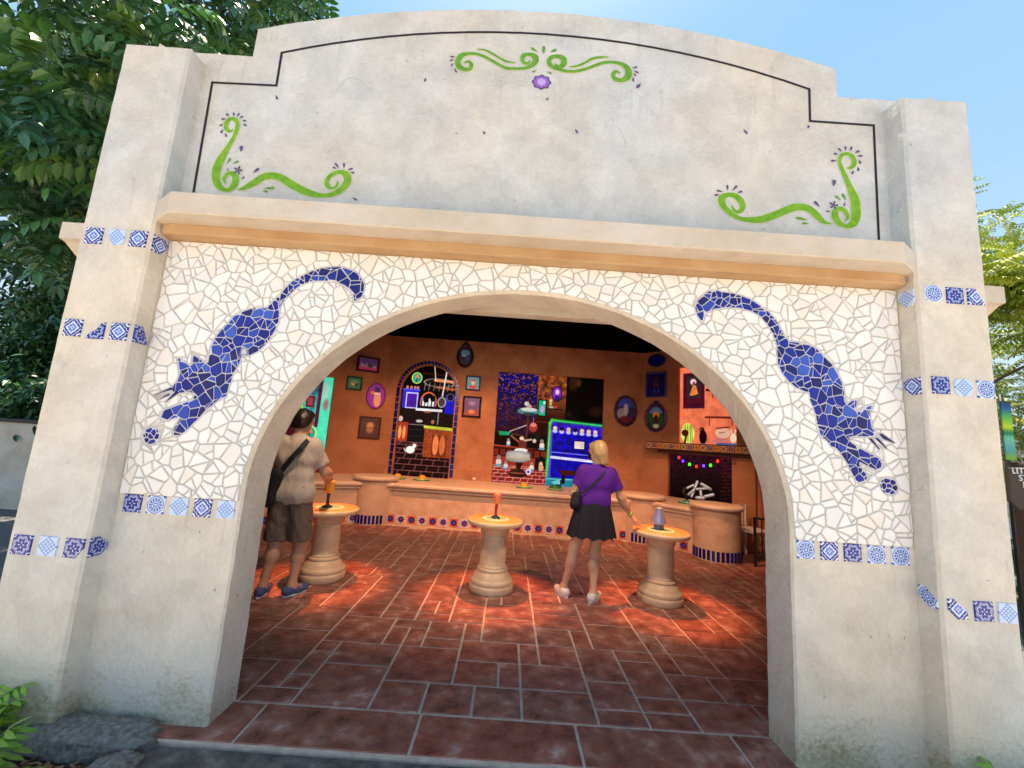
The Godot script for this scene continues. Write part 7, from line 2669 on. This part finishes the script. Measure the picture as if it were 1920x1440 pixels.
func build_greenery():
	var r := RandomNumberGenerator.new()
	r.seed = 202
	textured("bark", noise_tex("bark", 256, 0.03, [[0.0, lin(0.05, 0.035, 0.025)], [1.0, lin(0.16, 0.12, 0.09)]], 5, 71), 0.6, 0.95, T.slate, 1.0)
	var big := leaf_mat("broad_leaf", Color(0.12, 0.26, 0.03), 0.28)
	var fine := leaf_mat("small_leaf", Color(0.50, 0.52, 0.04), 0.5)
	var dark := leaf_mat("frond_leaf", Color(0.03, 0.08, 0.02), 0.35)
	var deep := [lin(0.018, 0.055, 0.020), lin(0.028, 0.085, 0.035), lin(0.022, 0.070, 0.040), lin(0.045, 0.12, 0.03)].map(func(c): return c.srgb_to_linear() * 1.55)
	var fresh := [Color(0.10, 0.17, 0.015), Color(0.16, 0.22, 0.02), Color(0.06, 0.13, 0.02), Color(0.20, 0.22, 0.03)]
	# the broad-leaved tree whose crown hangs over the left of the picture
	var foot := Vector3(-6.9, 1.2, -6.2)
	var tree := thing("broad_leaved_tree", "broad leaved tree with long drooping leaf sprays behind the pavilion's left pillar", "tree", Transform3D(Basis.IDENTITY, foot))
	var blobs := [[Vector3(-4.7, 5.3, -1.9), Vector3(1.0, 1.3, 0.9), 130], [Vector3(-5.6, 4.3, -2.6), Vector3(1.3, 1.0, 1.0), 150], [Vector3(-6.6, 6.1, -3.2), Vector3(1.7, 1.5, 1.3), 230],
		[Vector3(-5.1, 8.1, -3.9), Vector3(1.7, 1.1, 1.2), 240], [Vector3(-4.5, 8.9, -4.3), Vector3(0.6, 0.7, 0.8), 90], [Vector3(-8.2, 7.9, -4.6), Vector3(2.0, 1.7, 1.4), 230], [Vector3(-8.6, 5.2, -4.4), Vector3(1.6, 1.4, 1.2), 170], [Vector3(-5.9, 6.9, -5.6), Vector3(1.8, 1.6, 1.2), 150]]
	var st := smooth_st()
	limb(st, Vector3.ZERO, Vector3(0.25, 3.2, 0.5), 0.24, 0.16, Vector3(0.08, 0, 0.05), 12)
	var trunk := obj("trunk", st, M.bark, tree)
	for b in blobs:
		st = smooth_st()
		var a := Vector3(0.25, 3.1, 0.5)
		limb(st, a, b[0] - foot, 0.10, 0.025, Vector3(0, 0.35, 0))
		obj("branch", st, M.bark, tree)
		for k in 4:
			st = smooth_st()
			var c: Vector3 = b[0] - foot
			limb(st, a.lerp(c, 0.6 + 0.08 * k) + Vector3(0, 0.33 * sin(PI * (0.6 + 0.08 * k)), 0), c + Vector3(r.randf_range(-1, 1), r.randf_range(-0.6, 0.9), r.randf_range(-0.8, 0.8)) * b[1] * 0.9, 0.03, 0.008, Vector3(0, 0.1, 0), 5)
			obj("twig", st, M.bark, tree)
	var sprays := []
	for k in 3:
		sprays.append(spray_mesh(5 + k, 0.50 + 0.08 * k, 0.19, 0.085, 0.9, r))
	var moved := blobs.map(func(b): return [b[0] - foot, b[1], b[2] * 2 / 3])
	crown("crown", sprays[0], big, moved, deep + deep + [fresh[2]], tree, r, 0.75, 1.25)
	crown("crown", sprays[2], big, blobs.map(func(b): return [b[0] - foot, b[1] * 1.05, b[2] / 2]), deep + deep + [fresh[2], fresh[0]], tree, r, 0.75, 1.2)
	# the nearest sprays, one by one
	for k in 150:
		var b: Array = blobs[[0, 0, 0, 1, 1, 2, 3][r.randi() % 7]]
		var v := Vector3(r.randfn(), r.randfn(), absf(r.randfn())).normalized()
		var p: Vector3 = b[0] + v * b[1] * r.randf_range(0.85, 1.08) - foot
		var bs := Basis(Vector3.UP, r.randf_range(-2.4, 0.6)) * Basis(Vector3.BACK, r.randf_range(-0.6, 0.3)) * Basis(Vector3.RIGHT, r.randf_range(-0.4, 0.7))
		var c := mix_color(deep, r) if r.randf() < 0.8 else mix_color([Color(0.03, 0.09, 0.02), Color(0.05, 0.12, 0.02)], r)
		put("leaf_spray", tinted(sprays[k % 3], c * 1.15), big, tree, Transform3D(bs.scaled(Vector3.ONE * r.randf_range(0.85, 1.2)), p))
	# arching palm beneath it
	for e in [[Vector3(-6.4, 1.2, -5.7), 2.6, "low palm with dark arching fronds under the broad leaved tree"], [Vector3(-9.6, 1.2, -6.6), 3.0, "taller palm with dark fronds at the photo's far left edge"]]:
		var palm := thing("palm", e[2], "palm", Transform3D(Basis.IDENTITY, e[0]), "palms above the low wall")
		st = smooth_st()
		limb(st, Vector3.ZERO, Vector3(0.1, e[1], 0.05), 0.11, 0.08, Vector3(0.05, 0, 0), 10)
		obj("trunk", st, M.bark, palm)
		for k in 11:
			var az := TAU * k / 11.0 + r.randf_range(-0.2, 0.2)
			st = flat_st()
			var p := Vector3(0.1, e[1], 0.05)
			var d := Vector3(cos(az), r.randf_range(0.5, 1.3), sin(az)).normalized()
			var pts := [p]
			for i in 16:
				p += d * 0.125
				d = (d + Vector3(0, -0.11, 0)).normalized()
				pts.append(p)
				if i > 2:
					var side := d.cross(Vector3.UP).normalized()
					for sg in [-1.0, 1.0]:
						blade(st, p, (side * sg + d * 0.5 + Vector3(0, -0.25, 0)).normalized(), Vector3.UP, 0.55 * sin(PI * clampf(i / 16.0, 0.15, 0.9)), 0.055, 0.16)
			tube(st, pts, [0.022, 0.018, 0.014, 0.010, 0.006], 5, false)
			put("frond", tinted(done(st), mix_color([Color(0.012, 0.04, 0.025), Color(0.02, 0.06, 0.035), Color(0.03, 0.08, 0.03)], r)), dark, palm)
	# trees in the background, left
	var clump := clump_mesh(26, 0.46, 0.19, 0.085, r)
	var back := [[Vector3(-8.8, 0.9, -10.5), 8.5, 2.4, "dark bushy tree farther back, partly behind the palms"], [Vector3(-12.6, 0.9, -9.0), 9.0, 2.6, "dense dark tree farthest left in the background"], [Vector3(-6.6, 0.9, -12.5), 10.5, 2.6, "tall tree in the background close to the left pillar"], [Vector3(-15.5, 0.9, -13.0), 11.0, 3.2, "tall dark tree behind all others at the left edge"], [Vector3(-10.2, 0.9, -14.5), 11.5, 3.0, "pale sunlit tree glimpsed through the gaps at left"]]
	for e in back:
		var t := thing("background_tree", e[3], "tree", Transform3D(Basis.IDENTITY, e[0]), "background trees at the left")
		st = smooth_st()
		limb(st, Vector3.ZERO, Vector3(0.2, e[1] * 0.75, 0), 0.22, 0.08, Vector3(0.15, 0, 0.1), 9)
		obj("trunk", st, M.bark, t)
		var bl := []
		for k in 7:
			bl.append([Vector3(r.randf_range(-1, 1) * e[2] * 0.8, e[1] * (0.22 + 0.12 * k), r.randf_range(-1, 1) * e[2] * 0.6), Vector3(e[2] * 0.65, e[1] * 0.13, e[2] * 0.6), 250])
			st = smooth_st()
			limb(st, Vector3(0.1, e[1] * (0.12 + 0.09 * k), 0), bl[-1][0], 0.07, 0.02, Vector3(0, 0.2, 0), 6)
			obj("branch", st, M.bark, t)
		crown("crown", clump, fine if e[3].begins_with("pale") else big, bl, (fresh + [deep[3]]) if e[3].begins_with("pale") else (deep + [fresh[2]]), t, r, 0.8, 1.4)
	# understorey shrubs on the raised bed behind the low wall
	for e in [[Vector3(-8.9, 1.25, -5.7), 0.8, "dark shrub on the raised bed, directly above the low wall"], [Vector3(-10.8, 1.25, -6.0), 1.0, "dark shrub on the raised bed, farther left along the wall"], [Vector3(-7.4, 1.25, -7.4), 1.3, "tall shrub on the raised bed near the left pillar"]]:
		var t := thing("shrub", e[2], "shrub", Transform3D(Basis.IDENTITY, e[0]), "shrubs behind the low wall")
		for k in 6:
			st = smooth_st()
			limb(st, Vector3.ZERO, Vector3(r.randf_range(-0.6, 0.6), e[1] * r.randf_range(0.7, 1.2), r.randf_range(-0.5, 0.5)), 0.02, 0.006, Vector3(0, 0.1, 0), 5)
			obj("stem", st, M.bark, t)
		crown("foliage", clump, big, [[Vector3(0, e[1] * 0.6, 0), Vector3(0.9, e[1] * 0.6, 0.6), 120]], deep, t, r, 0.7, 1.1)
	# right: feathery trees in full sun
	var feather := spray_mesh(10, 0.34, 0.068, 0.029, 0.5, r)
	for e in [[Vector3(7.0, -0.1, -4.2), 4.9, 1.6, 3600, "feathery yellow green tree in sunlight right of the pavilion"], [Vector3(10.6, -0.1, -8.0), 7.0, 2.6, 2400, "farther feathery tree in sunlight behind the first, at right"]]:
		var t := thing("feathery_tree", e[4], "tree", Transform3D(Basis.IDENTITY, e[0]), "feathery trees at the right")
		st = smooth_st()
		limb(st, Vector3.ZERO, Vector3(0.1, e[1] * 0.7, 0.1), 0.10, 0.04, Vector3(0.1, 0, 0), 9)
		obj("trunk", st, M.bark, t)
		var bl := []
		for k in 8:
			bl.append([Vector3(r.randf_range(-0.9, 0.9) * e[2], e[1] * (0.30 + 0.095 * k), r.randf_range(-0.8, 0.8) * e[2]), Vector3(e[2] * 0.75, e[1] * 0.075, e[2] * 0.7), e[3] / 8])
			st = smooth_st()
			limb(st, Vector3(0.05, e[1] * (0.2 + 0.07 * k), 0.03), bl[-1][0], 0.035, 0.008, Vector3(0, 0.15, 0), 6)
			obj("branch", st, M.bark, t)
		# thin leaders that stand clear of the crown against the sky
		for k in 5:
			st = smooth_st()
			var tip := Vector3(r.randf_range(-1.1, 0.6), e[1] * r.randf_range(1.05, 1.3), r.randf_range(-0.5, 0.8))
			limb(st, Vector3(0.05, e[1] * 0.7, 0.03), tip, 0.018, 0.004, Vector3(0.1, 0.1, 0), 5)
			obj("twig", st, M.bark, t)
			bl.append([tip, Vector3(0.22, 0.3, 0.22), 14])
		crown("crown", feather, fine, bl, [Color(0.30, 0.36, 0.03), Color(0.40, 0.42, 0.05), Color(0.16, 0.26, 0.03), Color(0.24, 0.32, 0.03)], t, r, 0.9, 1.6, 0.6)
	for e in [[Vector3(5.6, -0.1, -2.9), "green shrub on the ground right of the right pillar"], [Vector3(7.6, -0.1, -3.4), "green shrub farther right, below the sign"]]:
		var t := thing("shrub", e[1], "shrub", Transform3D(Basis.IDENTITY, e[0]), "shrubs below the sign")
		for k in 6:
			st = smooth_st()
			limb(st, Vector3.ZERO, Vector3(r.randf_range(-0.5, 0.5), r.randf_range(0.4, 0.8), r.randf_range(-0.4, 0.4)), 0.015, 0.005, Vector3(0, 0.1, 0), 5)
			obj("stem", st, M.bark, t)
		crown("foliage", feather, fine, [[Vector3(0, 0.42, 0), Vector3(0.6, 0.42, 0.5), 220]], [Color(0.05, 0.11, 0.02), Color(0.08, 0.15, 0.02)], t, r, 0.7, 1.1)
	# bright low plants at the two front corners
	var soft := leaf_mat("bright_leaf", Color(0.20, 0.40, 0.02), 0.45)
	var lime := [Color(0.17, 0.34, 0.016), Color(0.26, 0.44, 0.03), Color(0.10, 0.24, 0.02)]
	var tuft := spray_mesh(5, 0.15, 0.075, 0.026, 0.5, r)
	for e in [[Vector3(-2.56, 0.0, 0.24), 0.20, 46, "bright green plant by the left pillar, above the mulch"], [Vector3(-2.20, -0.03, 0.52), 0.12, 18, "small bright green plant at the bottom left corner, in mulch"], [Vector3(2.46, -0.02, 0.30), 0.11, 22, "small bright green plant at the foot of the right pillar"], [Vector3(2.66, -0.02, 0.42), 0.09, 12, "tiny bright green plant in the bottom right corner"]]:
		var t := thing("low_plant", e[3], "plant", Transform3D(Basis.IDENTITY, e[0]), "bright low plants at the front")
		for k in e[2]:
			var a := r.randf() * TAU
			var lean := r.randf_range(0.2, 1.2)
			var bs := Basis(Vector3.UP, a) * Basis(Vector3.BACK, lean)
			var p := Vector3(cos(a) * r.randf() * e[1] * 0.7, r.randf_range(0.0, e[1]), -sin(a) * r.randf() * e[1] * 0.7)
			put("sprig", tinted(tuft, mix_color(lime, r)), soft, t, Transform3D(bs.scaled(Vector3.ONE * r.randf_range(0.7, 1.2)), p))
	build_bed(r)

func rock(c: Vector3, s: Vector3, sd: int) -> ArrayMesh:
	var n := FastNoiseLite.new()
	n.seed = sd
	n.frequency = 2.2
	n.fractal_octaves = 4
	var st := smooth_st()
	var seg := 44
	var rows := 22
	var at := func(i: int, k: int) -> Vector3:
		var a := -PI / 2 + PI * i / rows
		var b := TAU * (k % seg) / seg
		var d := Vector3(cos(a) * cos(b), sin(a), cos(a) * sin(b))
		# squarish, then roughened
		var q := Vector3(signf(d.x) * pow(absf(d.x), 0.55), signf(d.y) * pow(absf(d.y), 0.5), signf(d.z) * pow(absf(d.z), 0.55))
		return c + q * s * (1.0 + 0.16 * n.get_noise_3dv(q * s * 5.0)) + d * 0.016 * n.get_noise_3dv(q * s * 22.0)
	for i in rows:
		for k in seg:
			var p0: Vector3 = at.call(i, k)
			var p1: Vector3 = at.call(i, k + 1)
			var p2: Vector3 = at.call(i + 1, k + 1)
			var p3: Vector3 = at.call(i + 1, k)
			if i > 0:
				tri(st, p0, p2, p1)
			if i < rows - 1:
				tri(st, p0, p3, p2)
	return done(st)

func build_bed(r: RandomNumberGenerator):
	var st := flat_st()
	solid(st, [Vector3(-4.6, 0, 0), Vector3(-4.6, 0, 0)].map(func(p): return Vector2(p.x, 0)).slice(0, 0) + [Vector2(-4.6, -1.25), Vector2(-1.86, -1.25), Vector2(-1.86, -0.13), Vector2(-2.31, -0.12), Vector2(-4.6, -0.12)], -0.15, -0.045, Transform3D(Basis(Vector3.RIGHT, Vector3(0, 0, -1), Vector3.UP), Vector3.ZERO))
	struct(obj("planting_bed", st, M.soil))
	# dark rock-like border that turns the corner
	textured("border_rock", noise_tex("border_rock", 512, 0.02, [[0.0, lin(0.08, 0.074, 0.066)], [0.45, lin(0.17, 0.158, 0.142)], [0.8, lin(0.26, 0.243, 0.22)], [0.93, lin(0.30, 0.285, 0.265)], [0.96, lin(0.55, 0.53, 0.5)], [1.0, lin(0.6, 0.58, 0.55)]], 6, 81), 0.35, 0.9, T.slate, 1.2)
	var bd := thing("stone_border", "dark grey rough stone border turning the corner of the mulch bed", "border", Transform3D(Basis.IDENTITY, Vector3(-2.0, 0, 0.1)))
	var off := -Vector3(-2.0, 0, 0.1)
	for e in [[Vector3(-2.10, -0.005, 0.120), Vector3(0.36, 0.060, 0.105), 0.03], [Vector3(-2.86, -0.005, 0.215), Vector3(0.42, 0.058, 0.085), 0.02], [Vector3(-1.775, -0.020, 0.47), Vector3(0.105, 0.050, 0.28), 0.04], [Vector3(-1.80, -0.022, 1.02), Vector3(0.105, 0.050, 0.29), -0.03]]:
		var m := rock(Vector3.ZERO, e[1], r.randi() % 1000)
		put("border_stone", m, M.border_rock, bd, Transform3D(Basis(Vector3.UP, e[2]), e[0] + off))
	# bark chips and dead leaves
	mat("chip_0", lin(0.12, 0.06, 0.032), 0.9)
	mat("chip_1", lin(0.22, 0.13, 0.08), 0.9)
	mat("chip_2", lin(0.05, 0.03, 0.02), 0.95)
	var cst := []
	for k in 3:
		cst.append(flat_st())
	for k in 1500:
		var p := Vector3(r.randf_range(-3.4, -1.88), -0.040 + r.randf() * 0.022, r.randf_range(0.24, 1.2))
		var b := Basis(Vector3.UP, r.randf() * TAU) * Basis(Vector3.RIGHT, r.randf_range(-0.5, 0.5)) * Basis(Vector3.BACK, r.randf_range(-0.5, 0.5))
		if r.randf() < 0.7:
			box(cst[r.randi() % 3], p, Vector3(r.randf_range(0.02, 0.06), 0.006, r.randf_range(0.008, 0.022)), b)
		else:
			blade(cst[r.randi() % 2], p + Vector3(0, 0.01, 0), b * Vector3.RIGHT, b * Vector3.UP, r.randf_range(0.05, 0.09), r.randf_range(0.025, 0.04), 0.1, 0.5)
	var am := ArrayMesh.new()
	for k in 3:
		cst[k].generate_normals()
		cst[k].set_material(M["chip_%d" % k])
		am = cst[k].commit(am)
	var o := MeshInstance3D.new()
	o.name = "mulch"
	o.mesh = am
	add_child(o)
	o.set_meta("kind", "stuff")
	tag(o, "brown bark mulch and dead leaves in the bottom left bed", "mulch")

# ---------------------------------------------------------------- outside
func build_outside():
	# low retaining wall on the left with a dark coping, the raised bed behind it
	var w := thing("low_wall", "low cream retaining wall with dark coping at the far left", "wall", Transform3D(Basis.IDENTITY, Vector3(-11.0, 0, -5.1)))
	var st := flat_st()
	box(st, Vector3(0, 0.60, 0), Vector3(11.0, 1.5, 0.22))
	obj("wall_face", st, M.plaster, w)
	st = flat_st()
	box(st, Vector3(0, 1.385, 0.02), Vector3(11.05, 0.07, 0.30), Basis.IDENTITY, 0.012)
	obj("coping", st, M.black_metal, w)
	st = flat_st()
	box(st, Vector3(-14.0, 0.55, -15.2), Vector3(16.8, 1.4, 20.0))
	struct(obj("raised_bed", st, M.soil))
	# sign and painted banner pole at the right edge
	mat("sign_brown", lin(0.075, 0.045, 0.032), 0.7)
	mat("sign_white", lin(0.75, 0.74, 0.70), 0.7)
	var s := thing("sign", "brown wooden sign with hand lettered white words at the right edge", "sign", Transform3D(Basis.IDENTITY, Vector3(5.02, -0.1, -1.62)))
	st = flat_st()
	var board := [Vector2(-0.20, 1.47), Vector2(-0.12, 1.39), Vector2(0.02, 1.42), Vector2(0.30, 1.38), Vector2(0.62, 1.41), Vector2(0.66, 1.80), Vector2(0.30, 1.83), Vector2(0.0, 1.80), Vector2(-0.19, 1.79)]
	solid(st, board, -0.02, 0.02, Transform3D.IDENTITY, 0.006, true)
	obj("board", st, M.sign_brown, s)
	for x in [0.02, 0.50]:
		st = flat_st()
		box(st, Vector3(x, 0.90, -0.07), Vector3(0.09, 1.9, 0.09), Basis.IDENTITY, 0.01)
		obj("post", st, M.sign_brown, s)
	var font := SystemFont.new()
	font.font_names = PackedStringArray(["Droid Sans"])
	font.font_weight = 700
	for e in [["LITTLE", -0.165, 1.715, 0.058, 0.05], ["STRO", -0.105, 1.648, 0.062, 0.0], ["PAR", -0.075, 1.583, 0.062, 0.02], ["6", -0.035, 1.452, 0.085, 0.0]]:
		var tm := TextMesh.new()
		tm.text = e[0]
		tm.font = font
		tm.font_size = 32
		tm.pixel_size = e[3] / 24.0
		tm.depth = 0.004
		tm.horizontal_alignment = HORIZONTAL_ALIGNMENT_LEFT
		tm.vertical_alignment = VERTICAL_ALIGNMENT_BOTTOM
		put("lettering", tm, M.sign_white, s, Transform3D(Basis(Vector3.BACK, e[4]), Vector3(e[1], e[2], 0.023)))
	var p := thing("banner_pole", "thin banner painted from blue to yellow green beside the sign", "banner", Transform3D(Basis.IDENTITY, Vector3(5.35, -0.1, -2.0)))
	var im := Image.create(16, 128, false, Image.FORMAT_RGB8)
	var g := Gradient.new()
	g.offsets = PackedFloat32Array([0.0, 0.12, 0.25, 0.45, 0.55, 0.62, 0.85, 1.0])
	g.colors = PackedColorArray([Color(0.05, 0.25, 0.30), Color(0.05, 0.35, 0.62), Color(0.30, 0.70, 0.35), Color(0.80, 0.88, 0.08), Color(0.10, 0.45, 0.30), Color(0.45, 0.78, 0.62), Color(0.35, 0.68, 0.70), Color(0.70, 0.85, 0.15)])
	for y in 128:
		for x in 16:
			im.set_pixel(x, y, g.sample(clampf(y / 127.0 + 0.02 * sin(x * 1.3 + y * 0.4), 0, 1)))
	var bm := print_mat("banner", ImageTexture.create_from_image(im), 0.6)
	put("cloth", chip(rect(-0.055, 1.88, 0.055, 2.52), 0.0, 0.012, 0.002, Rect2(-0.055, 1.88, 0.11, 0.64)), bm, p)
	st = smooth_st()
	tube(st, [Vector3(0, 0, -0.03), Vector3(0, 2.6, -0.03)], [0.02], 10)
	obj("pole", st, M.black_metal, p)
	# a bare curved branch trained beside it and the tan wall beyond
	var bw := thing("garden_wall", "tan plaster wall glimpsed behind the sign and shrubs", "wall", Transform3D(Basis.IDENTITY, Vector3(13.5, -0.1, -9.6)))
	st = flat_st()
	box(st, Vector3(0, 1.5, 0), Vector3(9.0, 3.0, 0.3), Basis.IDENTITY, 0.01)
	obj("wall_face", st, M.plaster, bw)
	st = flat_st()
	box(st, Vector3(0, 3.04, 0), Vector3(9.1, 0.07, 0.4), Basis.IDENTITY, 0.01)
	obj("coping", st, M.plaster, bw)
